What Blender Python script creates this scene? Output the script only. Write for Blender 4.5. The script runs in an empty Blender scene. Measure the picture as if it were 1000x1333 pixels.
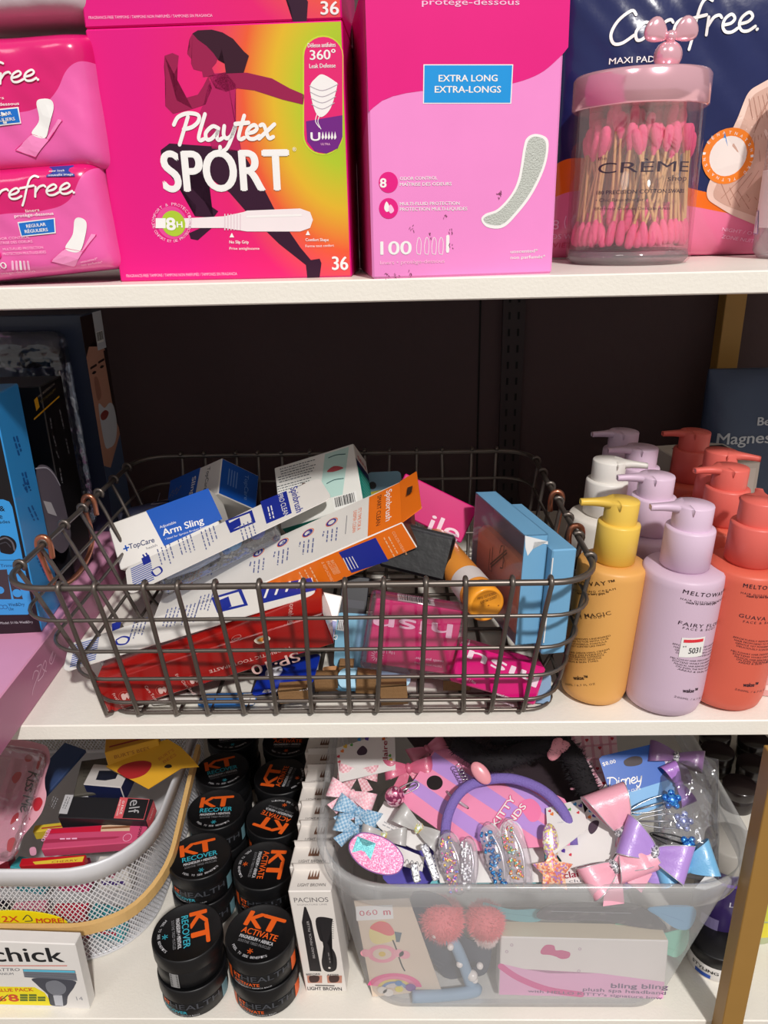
import bpy, bmesh, math, random
from mathutils import Vector, Matrix
from math import sin, cos, pi, radians
random.seed(7)

# ---------------------------------------------------------------- camera
FPX = 995.0
_p, _y, _r = 0.36728, 0.02862, 0.02503          # pitch down, turn left, roll
_f = Vector((-sin(_y)*cos(_p), cos(_y)*cos(_p), -sin(_p)))
_rt = Vector((cos(_y), sin(_y), 0)); _up = _rt.cross(_f)
CR = _rt*cos(_r) - _up*sin(_r); CU = _up*cos(_r) + _rt*sin(_r); CF = _f
cam_d = bpy.data.cameras.new('camera'); cam = bpy.data.objects.new('camera', cam_d)
bpy.context.scene.collection.objects.link(cam); bpy.context.scene.camera = cam
cam_d.sensor_fit = 'HORIZONTAL'; cam_d.sensor_width = 36; cam_d.lens = 36*FPX/1000
cam_d.clip_start = 0.01
cam.matrix_world = Matrix(((CR.x, CU.x, -CF.x, 0), (CR.y, CU.y, -CF.y, 0), (CR.z, CU.z, -CF.z, 0), (0, 0, 0, 1)))
SC = bpy.context.scene

# ---------------------------------------------------------------- light and exposure
w = bpy.data.worlds.new('shop_light'); SC.world = w; w.use_nodes = True
w.node_tree.nodes['Background'].inputs[0].default_value = (1.0, 0.95, 0.92, 1)
w.node_tree.nodes['Background'].inputs[1].default_value = 0.42

def area_light(name, loc, target, size, power, col=(1, .965, .93)):
    l = bpy.data.lights.new(name, 'AREA'); l.shape = 'DISK'; l.size = size; l.energy = power; l.color = col
    o = bpy.data.objects.new(name, l); SC.collection.objects.link(o)
    o.location = loc; o.rotation_euler = (Vector(target)-Vector(loc)).to_track_quat('-Z', 'Y').to_euler()
    return o
area_light('ceiling_spot', (1.05, -2.55, 2.75), (0, .5, -.3), .24, 186)
area_light('ceiling_lamp', (-1.5, -2.0, 2.9), (0, .5, -.3), .9, 16)
SC.view_settings.view_transform = 'Standard'; SC.view_settings.look = 'None'
SC.view_settings.gamma = 1; SC.view_settings.use_curve_mapping = False
SC.view_settings.exposure = -0.10

# ---------------------------------------------------------------- photo-to-place helpers
def ray(px, py):
    return CF + CR*((px-500)/FPX) + CU*((666.5-py)/FPX)
def PY(px, py, Y):
    d = ray(px, py); return d*(Y/d.y)
def PZ(px, py, Z):
    d = ray(px, py); return d*(Z/d.z)
def PX(px, py, X):
    d = ray(px, py); return d*(X/d.x)
Z1, Z2, Z3 = -.0322, -.3330, -.6345
FRONT = .45; TH = .0126; WALLY = .865

# ---------------------------------------------------------------- materials
def lin(c):
    c = c/255
    return c/12.92 if c <= .04045 else ((c+.055)/1.055)**2.4
_mats = {}
def mat(rgb, rough=.5, metal=0, bump=0, bscale=300, var=.04, coat=0, tr=0, ior=1.45, sub=0, vscale=40):
    key = (rgb, rough, metal, bump, bscale, var, coat, tr, ior, sub, vscale)
    if key in _mats: return _mats[key]
    m = bpy.data.materials.new('m_%02x%02x%02x' % tuple(int(v) for v in rgb)); m.use_nodes = True
    nt = m.node_tree; b = nt.nodes['Principled BSDF']
    col = tuple(lin(v) for v in rgb)
    b.inputs['Roughness'].default_value = rough; b.inputs['Metallic'].default_value = metal
    b.inputs['Coat Weight'].default_value = coat; b.inputs['Coat Roughness'].default_value = .12
    b.inputs['Transmission Weight'].default_value = tr; b.inputs['IOR'].default_value = ior
    if sub: b.inputs['Subsurface Weight'].default_value = sub; b.inputs['Subsurface Radius'].default_value = (.004, .003, .003)
    tc = nt.nodes.new('ShaderNodeTexCoord'); nz = nt.nodes.new('ShaderNodeTexNoise')
    nz.inputs['Scale'].default_value = vscale; nz.inputs['Detail'].default_value = 3
    nt.links.new(tc.outputs['Object'], nz.inputs['Vector'])
    mx = nt.nodes.new('ShaderNodeMix'); mx.data_type = 'RGBA'
    mx.inputs['A'].default_value = (*[max(0, v*(1-var)) for v in col], 1)
    mx.inputs['B'].default_value = (*[min(1, v*(1+var)) for v in col], 1)
    nt.links.new(nz.outputs['Fac'], mx.inputs['Factor']); nt.links.new(mx.outputs['Result'], b.inputs['Base Color'])
    if bump:
        n2 = nt.nodes.new('ShaderNodeTexNoise'); n2.inputs['Scale'].default_value = bscale; n2.inputs['Detail'].default_value = 4
        bp = nt.nodes.new('ShaderNodeBump'); bp.inputs['Strength'].default_value = bump; bp.inputs['Distance'].default_value = .002
        nt.links.new(tc.outputs['Object'], n2.inputs['Vector']); nt.links.new(n2.outputs['Fac'], bp.inputs['Height'])
        nt.links.new(bp.outputs['Normal'], b.inputs['Normal'])
    _mats[key] = m; return m

def clear(rgb=(255, 255, 255), op=.08, rough=.08, gl=.12, body=(235, 235, 235), bump=0, bscale=60, fr=.45):
    """thin see-through plastic: mostly transparent, some gloss, a little haze"""
    key = ('clear', rgb, op, rough, gl, body, bump, bscale, fr)
    if key in _mats: return _mats[key]
    m = bpy.data.materials.new('clear_plastic'); m.use_nodes = True; nt = m.node_tree; nt.nodes.clear()
    out = nt.nodes.new('ShaderNodeOutputMaterial')
    t = nt.nodes.new('ShaderNodeBsdfTransparent'); t.inputs[0].default_value = (*[lin(v) for v in rgb], 1)
    d = nt.nodes.new('ShaderNodeBsdfDiffuse'); d.inputs[0].default_value = (*[lin(v) for v in body], 1)
    g = nt.nodes.new('ShaderNodeBsdfGlossy'); g.inputs['Roughness'].default_value = rough
    lw = nt.nodes.new('ShaderNodeLayerWeight'); lw.inputs[0].default_value = .35
    m1 = nt.nodes.new('ShaderNodeMixShader'); m1.inputs[0].default_value = op
    nt.links.new(t.outputs[0], m1.inputs[1]); nt.links.new(d.outputs[0], m1.inputs[2])
    ma = nt.nodes.new('ShaderNodeMath'); ma.operation = 'MULTIPLY_ADD'; ma.inputs[1].default_value = fr; ma.inputs[2].default_value = gl*.35
    nt.links.new(lw.outputs['Fresnel'], ma.inputs[0])
    m2 = nt.nodes.new('ShaderNodeMixShader'); nt.links.new(ma.outputs[0], m2.inputs[0])
    nt.links.new(m1.outputs[0], m2.inputs[1]); nt.links.new(g.outputs[0], m2.inputs[2])
    if bump:
        tc = nt.nodes.new('ShaderNodeTexCoord'); n2 = nt.nodes.new('ShaderNodeTexNoise'); n2.inputs['Scale'].default_value = bscale; n2.inputs['Detail'].default_value = 2
        bp = nt.nodes.new('ShaderNodeBump'); bp.inputs['Strength'].default_value = bump; bp.inputs['Distance'].default_value = .01
        nt.links.new(tc.outputs['Object'], n2.inputs['Vector']); nt.links.new(n2.outputs['Fac'], bp.inputs['Height'])
        nt.links.new(bp.outputs['Normal'], g.inputs['Normal']); nt.links.new(bp.outputs['Normal'], lw.inputs['Normal'])
    nt.links.new(m2.outputs[0], out.inputs[0]); _mats[key] = m; return m

def glitter(rgbs, scale=700, rough=.25):
    key = ('glit', tuple(rgbs), scale)
    if key in _mats: return _mats[key]
    m = bpy.data.materials.new('glitter'); m.use_nodes = True; nt = m.node_tree; b = nt.nodes['Principled BSDF']
    tc = nt.nodes.new('ShaderNodeTexCoord'); v = nt.nodes.new('ShaderNodeTexVoronoi'); v.inputs['Scale'].default_value = scale
    nt.links.new(tc.outputs['Object'], v.inputs['Vector'])
    cr = nt.nodes.new('ShaderNodeValToRGB'); cr.color_ramp.interpolation = 'CONSTANT'
    sp = nt.nodes.new('ShaderNodeSeparateColor'); nt.links.new(v.outputs['Color'], sp.inputs[0]); nt.links.new(sp.outputs[0], cr.inputs[0])
    e = cr.color_ramp.elements
    e[0].color = (*[lin(c) for c in rgbs[0]], 1); e[1].position = 1/len(rgbs); e[1].color = (*[lin(c) for c in rgbs[1]], 1)
    for i, c in enumerate(rgbs[2:], 2):
        el = e.new(i/len(rgbs)); el.color = (*[lin(q) for q in c], 1)
    nt.links.new(cr.outputs[0], b.inputs['Base Color']); b.inputs['Roughness'].default_value = rough; b.inputs['Metallic'].default_value = .4
    bp = nt.nodes.new('ShaderNodeBump'); bp.inputs['Strength'].default_value = .8; bp.inputs['Distance'].default_value = .001
    nt.links.new(sp.outputs[1], bp.inputs['Height']); nt.links.new(bp.outputs['Normal'], b.inputs['Normal'])
    _mats[key] = m; return m

def ramp_mat(stops, center, radius, rough=.3, noise=0):
    """printed colour blend spreading from a point of the carton (object coordinates)"""
    m = bpy.data.materials.new('printed_blend'); m.use_nodes = True; nt = m.node_tree; b = nt.nodes['Principled BSDF']
    tc = nt.nodes.new('ShaderNodeTexCoord'); mp = nt.nodes.new('ShaderNodeMapping'); mp.vector_type = 'TEXTURE'
    mp.inputs['Location'].default_value = center; mp.inputs['Scale'].default_value = radius
    gr = nt.nodes.new('ShaderNodeVectorMath'); gr.operation = 'LENGTH'
    nt.links.new(tc.outputs['Object'], mp.inputs['Vector']); nt.links.new(mp.outputs[0], gr.inputs[0])
    cr = nt.nodes.new('ShaderNodeValToRGB'); nt.links.new(gr.outputs['Value'], cr.inputs[0])
    e = cr.color_ramp.elements; e[0].position = stops[0][0]; e[0].color = (*[lin(c) for c in stops[0][1]], 1)
    e[1].position = stops[1][0]; e[1].color = (*[lin(c) for c in stops[1][1]], 1)
    for s, c in stops[2:]:
        el = e.new(s); el.color = (*[lin(q) for q in c], 1)
    nt.links.new(cr.outputs[0], b.inputs['Base Color']); b.inputs['Roughness'].default_value = rough
    return m

def wave_mat(cols, curves, w_, h, rough=.25, coat=.4, bump=.2, bscale=60):
    """printed film in bands: cols from top to bottom, each curve = [(a, b), ...] height of a border in metres"""
    m = mat(cols[0], rough, bump=bump, bscale=bscale, coat=coat, var=.0301+len(_mats)*1e-7); nt = m.node_tree; b = nt.nodes['Principled BSDF']
    tc = nt.nodes.new('ShaderNodeTexCoord'); sp = nt.nodes.new('ShaderNodeSeparateXYZ'); nt.links.new(tc.outputs['Object'], sp.inputs[0])
    dx = nt.nodes.new('ShaderNodeMath'); dx.operation = 'DIVIDE'; dx.inputs[1].default_value = w_; nt.links.new(sp.outputs[0], dx.inputs[0])
    dz = nt.nodes.new('ShaderNodeMath'); dz.operation = 'DIVIDE'; dz.inputs[1].default_value = h; nt.links.new(sp.outputs[2], dz.inputs[0])
    prev = b.inputs['Base Color'].links[0].from_socket
    for c, cv in zip(cols[1:], curves):
        fc = nt.nodes.new('ShaderNodeFloatCurve'); cu = fc.mapping.curves[0]; pts = [(a/w_, q/h) for a, q in cv]
        cu.points[0].location = (0, pts[0][1]); cu.points[1].location = (1, pts[-1][1])
        for p in pts:
            if .01 < p[0] < .99: cu.points.new(*p)
        fc.mapping.update(); nt.links.new(dx.outputs[0], fc.inputs['Value'])
        cmp_ = nt.nodes.new('ShaderNodeMath'); cmp_.operation = 'LESS_THAN'; nt.links.new(dz.outputs[0], cmp_.inputs[0]); nt.links.new(fc.outputs[0], cmp_.inputs[1])
        mx = nt.nodes.new('ShaderNodeMix'); mx.data_type = 'RGBA'; nt.links.new(cmp_.outputs[0], mx.inputs['Factor']); nt.links.new(prev, mx.inputs['A'])
        mx.inputs['B'].default_value = (*[lin(v) for v in c], 1); prev = mx.outputs['Result']
    nt.links.new(prev, b.inputs['Base Color']); return m

# ---------------------------------------------------------------- mesh accumulator
class G:
    def __init__(s): s.v = []; s.f = []; s.m = []; s.sm = []; s.mats = []; s.ch = []
    def mi(s, m):
        if m not in s.mats: s.mats.append(m)
        return s.mats.index(m)
    def add(s, vs, fs, m, smooth=False, M=None):
        o = len(s.v); s.v += [tuple(M @ Vector(v)) if M else tuple(v) for v in vs]
        k = s.mi(m); f0 = len(s.f)
        for f in fs: s.f.append([i+o for i in f]); s.m.append(k); s.sm.append(smooth)
        s.ch.append((o, len(s.v), f0, len(s.f)))
    def bm(s, bm, m, smooth=False, M=None):
        bm.verts.index_update()
        s.add([v.co.copy() for v in bm.verts], [[v.index for v in f.verts] for f in bm.faces], m, smooth, M); bm.free()
    def box(s, a, b, m, bev=0, M=None, seg=1, smooth=False, fm=None):
        bm = bmesh.new(); bmesh.ops.create_cube(bm, size=1)
        for v in bm.verts: v.co = Vector([a[i]+(v.co[i]+.5)*(b[i]-a[i]) for i in range(3)])
        if bev: bmesh.ops.bevel(bm, geom=bm.edges[:], offset=bev, segments=seg, affect='EDGES', profile=.5)
        if fm:      # per-side materials: dict of direction -> material
            bm.normal_update(); bm.verts.index_update(); o = len(s.v)
            s.v += [tuple(M @ v.co) if M else tuple(v.co) for v in bm.verts]
            for f in bm.faces:
                n = f.normal; key = None
                for kx, vec in (('front', (0, -1, 0)), ('back', (0, 1, 0)), ('left', (-1, 0, 0)), ('right', (1, 0, 0)), ('top', (0, 0, 1)), ('bottom', (0, 0, -1))):
                    if n.dot(Vector(vec)) > .72: key = kx
                s.f.append([v.index+o for v in f.verts]); s.m.append(s.mi(fm.get(key, m))); s.sm.append(False)
            bm.free()
        else: s.bm(bm, m, smooth, M)
    def lathe(s, prof, m, n=40, M=None, cap=True, sq=1.0, smooth=True):
        vs = []; fs = []
        for r, z in prof:
            for i in range(n): a = 2*pi*i/n; vs.append((r*cos(a), r*sin(a)*sq, z))
        for j in range(len(prof)-1):
            for i in range(n): k = (i+1) % n; fs.append((j*n+i, j*n+k, (j+1)*n+k, (j+1)*n+i))
        s.add(vs, fs, m, smooth, M)
        if cap:
            if prof[0][0] > 1e-6: s.add(vs[:n], [list(range(n))[::-1]], m, False, M)
            if prof[-1][0] > 1e-6: s.add(vs[-n:], [list(range(n))], m, False, M)
    def tube(s, pts, r, m, n=8, closed=False, M=None, cap=True, flat=1.0):
        pts = [Vector(p) for p in pts]; N = len(pts); vs = []; fs = []
        rr = r if isinstance(r, (list, tuple)) else [r]*N
        up = None
        for i, p in enumerate(pts):
            a = pts[(i-1) % N] if (closed or i > 0) else p
            b = pts[(i+1) % N] if (closed or i < N-1) else p
            t = (b-a); t = t.normalized() if t.length > 1e-9 else Vector((0, 0, 1))
            if up is None:
                up = Vector((0, 0, 1)) if abs(t.z) < .9 else Vector((1, 0, 0))
            u = (up - t*up.dot(t))
            u = u.normalized() if u.length > 1e-6 else t.orthogonal().normalized()
            up = u; w_ = t.cross(u)
            for k in range(n):
                an = 2*pi*k/n; vs.append(p + u*(rr[i]*cos(an)*flat) + w_*(rr[i]*sin(an)))
        for i in range(N if closed else N-1):
            for k in range(n):
                a, b = i*n+k, i*n+(k+1) % n; c, d = ((i+1) % N)*n+(k+1) % n, ((i+1) % N)*n+k
                fs.append((a, b, c, d))
        if cap and not closed: fs.append(list(range(n))[::-1]); fs.append([(N-1)*n+k for k in range(n)])
        s.add(vs, fs, m, True, M)
    def ball(s, c, r, m, M=None, sc=(1, 1, 1), u=16, v=10):
        bm = bmesh.new(); bmesh.ops.create_uvsphere(bm, u_segments=u, v_segments=v, radius=1)
        for q in bm.verts: q.co = Vector((c[0]+q.co.x*r*sc[0], c[1]+q.co.y*r*sc[1], c[2]+q.co.z*r*sc[2]))
        s.bm(bm, m, True, M)
    def split(s):
        """far-apart pieces of print become parts of their own"""
        ch = [c for c in s.ch if c[1] > c[0]]; bb = []
        for a, b, _, _ in ch: P = s.v[a:b]; bb.append(([min(p[i] for p in P) for i in range(3)], [max(p[i] for p in P) for i in range(3)]))
        sz = [max(h[i]-l[i] for i in range(3)) for l, h in bb]; par = list(range(len(ch)))
        def fd(i):
            while par[i] != i: i = par[i]
            return i
        for i in range(len(ch)):
            for j in range(i):
                if fd(i) == fd(j): continue
                gp = math.sqrt(sum(max(0, bb[i][0][k]-bb[j][1][k], bb[j][0][k]-bb[i][1][k])**2 for k in range(3)))
                if gp <= max(.012, .35*max(min(sz[i], .03), min(sz[j], .03))): par[fd(i)] = fd(j)
        out = {}
        for i, c in enumerate(ch): out.setdefault(fd(i), []).append(c)
        res = []
        for cs in out.values():
            g = G(); g.mats = s.mats
            for a, b, fa, fb in cs:
                o = len(g.v)-a; g.v += s.v[a:b]; g.f += [[i+o for i in f] for f in s.f[fa:fb]]; g.m += s.m[fa:fb]; g.sm += s.sm[fa:fb]
            res.append(g)
        return res
    def build(s, name, parent=None, kind=None, label=None):
        if parent and name in ('lettering', 'card_print', 'print', 'front_print', 'lips_print', 'side_print', 'hearts_print', 'top_print') and len(s.ch) > 1 and sum(c[1]-c[0] for c in s.ch) == len(s.v):
            L_ = s.split()
            if 1 < len(L_) < 16:
                for q in L_: r_ = q._build(name, parent)
                return r_
        return s._build(name, parent, kind, label)
    def _build(s, name, parent=None, kind=None, label=None):
        me = bpy.data.meshes.new(name); me.from_pydata(s.v, [], s.f)
        for m in s.mats: me.materials.append(m)
        me.polygons.foreach_set('material_index', s.m); me.polygons.foreach_set('use_smooth', s.sm)
        me.update()
        o = bpy.data.objects.new(name, me); SC.collection.objects.link(o)
        if parent: o.parent = parent
        if kind: o['kind'] = kind
        if label: o['label'] = label
        return o

def tag(o, label, cat, group=None, M=None):
    o['label'] = label; o['category'] = cat
    if group: o['group'] = group
    if M is not None: o.matrix_world = M
    return o
def root(name, label, cat, M=None, group=None):
    o = bpy.data.objects.new(name, None); SC.collection.objects.link(o); o.empty_display_size = .01
    return tag(o, label, cat, group, M if M is not None else Matrix())
def T3(p): return Matrix.Translation(Vector(p))
def mat3(x, y, z, o):
    return Matrix(((x[0], y[0], z[0], o[0]), (x[1], y[1], z[1], o[1]), (x[2], y[2], z[2], o[2]), (0, 0, 0, 1)))
def copy_thing(o, M, label=None, group=None):
    c = o.copy(); SC.collection.objects.link(c); c.matrix_world = M
    if label: c['label'] = label
    if group: c['group'] = group
    for ch in list(o.children):
        d = ch.copy(); SC.collection.objects.link(d); d.parent = c
        for g2 in list(ch.children):
            e = g2.copy(); SC.collection.objects.link(e); e.parent = d
    return c

# ---------------------------------------------------------------- faces to print on
EPS = .00007
class Face:
    """flat side of a thing: M places the thing, O/A/B in thing coordinates"""
    def __init__(s, M, O, A, B):
        s.M = M; s.O = Vector(O); s.A = Vector(A).normalized(); s.B = Vector(B).normalized(); s.N = s.A.cross(s.B)
    def loc(s, a, b, e=1): return s.O + s.A*a + s.B*b + s.N*(EPS*e)
    def pix(s, px, py):
        I = s.M.inverted(); o = I @ Vector((0, 0, 0)); d = (I @ ray(px, py)) - o
        t = (s.O-o).dot(s.N)/d.dot(s.N); q = o+d*t-s.O
        return q.dot(s.A), q.dot(s.B)
class Cyl:
    """side of an upright round thing with axis on local z"""
    def __init__(s, M, R, taper=0): s.M = M; s.R = R; s.tp = taper
    def loc(s, a, b, e=1):
        R = s.R + s.tp*b; th = -pi/2 + a/s.R; return Vector(((R+EPS*e)*cos(th), (R+EPS*e)*sin(th), b))
    def pix(s, px, py):
        I = s.M.inverted(); o = I @ Vector((0, 0, 0)); d = (I @ ray(px, py)) - o
        R = s.R
        for _ in range(3):
            A_ = d.x**2+d.y**2; B_ = 2*(o.x*d.x+o.y*d.y); C_ = o.x**2+o.y**2-R**2
            D = B_*B_-4*A_*C_
            t = (-B_-math.sqrt(D))/(2*A_) if D > 0 else -B_/(2*A_)
            q = o+d*t; R = s.R+s.tp*q.z
        th = math.atan2(q.y, q.x)+pi/2
        if th > pi: th -= 2*pi
        return th*s.R, q.z

_tx = {}
def text_mesh(s, bold, spacing=1.0, res=2):
    k = (s, bold, spacing, res)
    if k in _tx: return _tx[k]
    c = bpy.data.curves.new('t', 'FONT'); c.body = s; c.size = 1; c.offset = bold; c.resolution_u = res; c.space_character = spacing
    o = bpy.data.objects.new('t', c); SC.collection.objects.link(o)
    dg = bpy.context.evaluated_depsgraph_get(); me = bpy.data.meshes.new_from_object(o.evaluated_get(dg))
    vs = [tuple(v.co) for v in me.vertices]; fs = [list(p.vertices) for p in me.polygons]
    bpy.data.objects.remove(o); bpy.data.curves.remove(c); bpy.data.meshes.remove(me)
    _tx[k] = (vs, fs); return _tx[k]
def text_ab(g, face, s, a0, b0, a1, b1, m, h=None, bold=.0, shear=0, sp=1.0, e=2, res=2, wave=0):
    """text with its baseline from (a0,b0) to (a1,b1); h = height of capitals"""
    if h and h > .004: res = 6
    if bold > .012:     # heavier strokes: the same letters again, shifted by a hair
        L0 = math.hypot(a1-a0, b1-b0) or 1; k0 = (h/.73 if h else .01)*bold*.8; u_ = ((a1-a0)/L0, (b1-b0)/L0)
        for i, (dx, dy) in enumerate(((1, 0), (-1, 0), (0, .8), (0, -.8), (.7, .6), (-.7, .6), (.7, -.6), (-.7, -.6)) if bold >= .04 else ((1, 0), (-1, 0), (0, .5), (0, -.5))):
            sx, sy = dx*k0*u_[0]-dy*k0*u_[1], dx*k0*u_[1]+dy*k0*u_[0]
            text_ab(g, face, s, a0+sx, b0+sy, a1+sx, b1+sy, m, h, 0, shear, sp, e+.12*i, res, wave)
        bold = 0; e += 1
    vs, fs = text_mesh(s, bold, sp, res)
    if not vs: return
    x0 = min(v[0] for v in vs); x1 = max(v[0] for v in vs)
    L = math.hypot(a1-a0, b1-b0); k = L/max(1e-6, x1-x0); ux, uy = (a1-a0)/L, (b1-b0)/L
    ky = (h/.73) if h else k
    out = []
    for x, y, z in vs:
        X = (x-x0)*k + y*ky*shear; Y = y*ky
        if wave: Y += wave*4*(X/L)*(1-X/L)
        out.append(face.loc(a0+X*ux-Y*uy, b0+X*uy+Y*ux, e))
    g.add(out, fs, m)
def text(g, face, s, p0, p1, m, h=None, **kw):
    """same with pixels of the photograph: p0/p1 ends of the baseline, h pixel height of capitals"""
    a0, b0 = face.pix(*p0); a1, b1 = face.pix(*p1)
    sc = math.hypot(a1-a0, b1-b0)/math.hypot(p1[0]-p0[0], p1[1]-p0[1])
    if h:
        nx, ny = (p1[1]-p0[1]), -(p1[0]-p0[0]); l = math.hypot(nx, ny); q = face.pix(p0[0]+nx/l*h, p0[1]+ny/l*h)
        ux, uy = (a1-a0), (b1-b0); L = math.hypot(ux, uy)
        h = abs(-(q[0]-a0)*uy/L+(q[1]-b0)*ux/L)
    text_ab(g, face, s, a0, b0, a1, b1, m, h, **kw)
def smooth_pts(pts, n=6, closed=False):
    out = []; N = len(pts)
    rng = range(N if closed else N-1)
    for i in rng:
        if closed: p0, p1, p2, p3 = pts[(i-1) % N], pts[i], pts[(i+1) % N], pts[(i+2) % N]
        else: p0, p1, p2, p3 = pts[max(0, i-1)], pts[i], pts[i+1], pts[min(N-1, i+2)]
        for k in range(n):
            t = k/n
            out.append(tuple(.5*((2*p1[j])+(-p0[j]+p2[j])*t+(2*p0[j]-5*p1[j]+4*p2[j]-p3[j])*t*t+(-p0[j]+3*p1[j]-3*p2[j]+p3[j])*t**3) for j in range(len(p1))))
    if not closed: out.append(tuple(pts[-1]))
    return out
def stroke_ab(g, face, pts, wd, m, e=2, closed=False, sm=True, taper=False):
    if sm and len(pts) > 2: pts = smooth_pts(pts, 5, closed)
    N = len(pts); vs = []; fs = []
    for i, p in enumerate(pts):
        a = pts[(i-1) % N] if (closed or i) else p; b = pts[(i+1) % N] if (closed or i < N-1) else p
        tx, ty = b[0]-a[0], b[1]-a[1]; l = math.hypot(tx, ty) or 1; tx /= l; ty /= l
        q = wd/2*(.35+.65*sin(pi*min(1, max(0, i/(N-1))))**.5 if taper else 1)
        vs += [face.loc(p[0]-ty*q, p[1]+tx*q, e), face.loc(p[0]+ty*q, p[1]-tx*q, e)]
    for i in range(N if closed else N-1):
        j = (i+1) % N; fs.append((2*i, 2*i+1, 2*j+1, 2*j))
    g.add(vs, fs, m)
    if not closed:
        for i, p in enumerate((pts[0], pts[-1])):
            disc_ab(g, face, p[0], p[1], wd/2*(.35 if taper else 1), m, e+.15+.15*i, 8)
def stroke(g, face, pts, wd, m, **kw):
    q = [face.pix(*p) for p in pts]
    sc = math.hypot(q[-1][0]-q[0][0], q[-1][1]-q[0][1])/max(1e-6, math.hypot(pts[-1][0]-pts[0][0], pts[-1][1]-pts[0][1])) if len(pts) == 2 else None
    if sc is None:
        c = face.pix(pts[0][0]+5, pts[0][1]); d = face.pix(pts[0][0], pts[0][1]+5)
        sc = (math.hypot(c[0]-q[0][0], c[1]-q[0][1])+math.hypot(d[0]-q[0][0], d[1]-q[0][1]))/10
    stroke_ab(g, face, q, wd*sc, m, **kw)
def poly_ab(g, face, pts, m, e=1, sm=False):
    if sm: pts = smooth_pts(pts, 6, True)
    bm = bmesh.new(); curved = not (type(face) is Face)
    vs = [bm.verts.new((a, b, 0) if curved else face.loc(a, b, e)) for a, b in pts]
    try:
        f = bm.faces.new(vs); bmesh.ops.triangulate(bm, faces=[f], ngon_method='EAR_CLIP')
    except Exception: pass
    if curved:
        for _ in range(7):
            ed = [q for q in bm.edges if q.calc_length() > .006]
            if not ed: break
            bmesh.ops.subdivide_edges(bm, edges=ed, cuts=1); bmesh.ops.triangulate(bm, faces=[q for q in bm.faces if len(q.verts) > 3])
        for v in bm.verts: v.co = face.loc(v.co.x, v.co.y, e)
    g.bm(bm, m)
def poly(g, face, pts, m, e=1, sm=False):
    if sm: pts = smooth_pts(pts, 6, True)
    poly_ab(g, face, [face.pix(*p) for p in pts], m, e)
def rect_ab(g, face, a0, b0, a1, b1, m, e=1, n=1):
    for i in range(n):
        x0 = a0+(a1-a0)*i/n; x1 = a0+(a1-a0)*(i+1)/n
        g.add([face.loc(x0, b0, e), face.loc(x1, b0, e), face.loc(x1, b1, e), face.loc(x0, b1, e)], [(0, 1, 2, 3)], m)
def disc_ab(g, face, a, b, r, m, e=1, n=24, rx=None, a0=0, a1=2*pi):
    rx = rx or r
    g.add([face.loc(a+rx*cos(a0+(a1-a0)*i/n), b+r*sin(a0+(a1-a0)*i/n), e) for i in range(n)], [list(range(n))], m)
def ring_ab(g, face, a, b, r0, r1, m, e=1, n=28):
    vs = []
    for i in range(n):
        t = 2*pi*i/n; vs += [face.loc(a+r0*cos(t), b+r0*sin(t), e), face.loc(a+r1*cos(t), b+r1*sin(t), e)]
    g.add(vs, [(2*i, 2*i+1, (2*i+3) % (2*n), (2*i+2) % (2*n)) for i in range(n)], m)
def disc(g, face, c, rp, m, e=1, n=24):
    a, b = face.pix(*c); q = face.pix(c[0]+rp, c[1]); disc_ab(g, face, a, b, math.hypot(q[0]-a, q[1]-b), m, e, n)
def barcode_ab(g, face, a, b, w_, h, e=2, n=18, ink=None, paper=None, vert=False):
    ink = ink or mat((20, 20, 25)); paper = paper or mat((230, 230, 226))
    rect_ab(g, face, a, b, a+w_, b+h, paper, e)
    rnd = random.Random(int(a*1e5)+int(b*1e5)+3)
    span = h if vert else w_; x = span*.06
    while x < span*.92:
        bw = span/n*rnd.choice((.3, .5, .8))
        if vert: rect_ab(g, face, a+w_*.08, b+x, a+w_*.92, b+min(x+bw, span*.95), ink, e+1)
        else: rect_ab(g, face, a+x, b+h*.2, a+min(x+bw, span*.95), b+h*.94, ink, e+1)
        x += bw+span/n*rnd.choice((.3, .5))

class Carton:
    """box with its front-bottom-left corner at the frame origin: x right, y back, z up"""
    def __init__(s, M, w_, d, h):
        s.M, s.w, s.d, s.h = M, w_, d, h
        s.front = Face(M, (0, 0, 0), (1, 0, 0), (0, 0, 1)); s.top = Face(M, (0, 0, h), (1, 0, 0), (0, 1, 0))
        s.right = Face(M, (w_, 0, 0), (0, 1, 0), (0, 0, 1)); s.left = Face(M, (0, d, 0), (0, -1, 0), (0, 0, 1))
        s.bottom = Face(M, (0, d, 0), (1, 0, 0), (0, -1, 0)); s.back = Face(M, (w_, d, 0), (-1, 0, 0), (0, 0, 1))
def stand(bl, br, top, z, depth):
    """frame of an upright carton on the level z from its base corners and a pixel on its top front edge"""
    a = PZ(*bl, z); b = PZ(*br, z); x = (b-a); w_ = x.length; x.normalize(); up = Vector((0, 0, 1)); y = up.cross(x)
    M = mat3(x, y, up, a); f = Face(M, (0, 0, 0), (1, 0, 0), (0, 0, 1)); h = f.pix(*top)[1]
    return Carton(M, w_, depth, h)
def lay(tl, tr, bl, depth, h=None, w_=None):
    """frame of a tilted carton from world positions of three corners of its front face"""
    tl, tr, bl = Vector(tl), Vector(tr), Vector(bl)
    x = (tr-tl); W = x.length; x.normalize(); z = tl-bl; H = z.length; z = (z-x*z.dot(x)).normalized(); y = z.cross(x)
    H = h or H; W = w_ or W
    return Carton(mat3(x, y, z, tl-z*H), W, depth, H)
from mathutils import noise as mnoise
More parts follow.
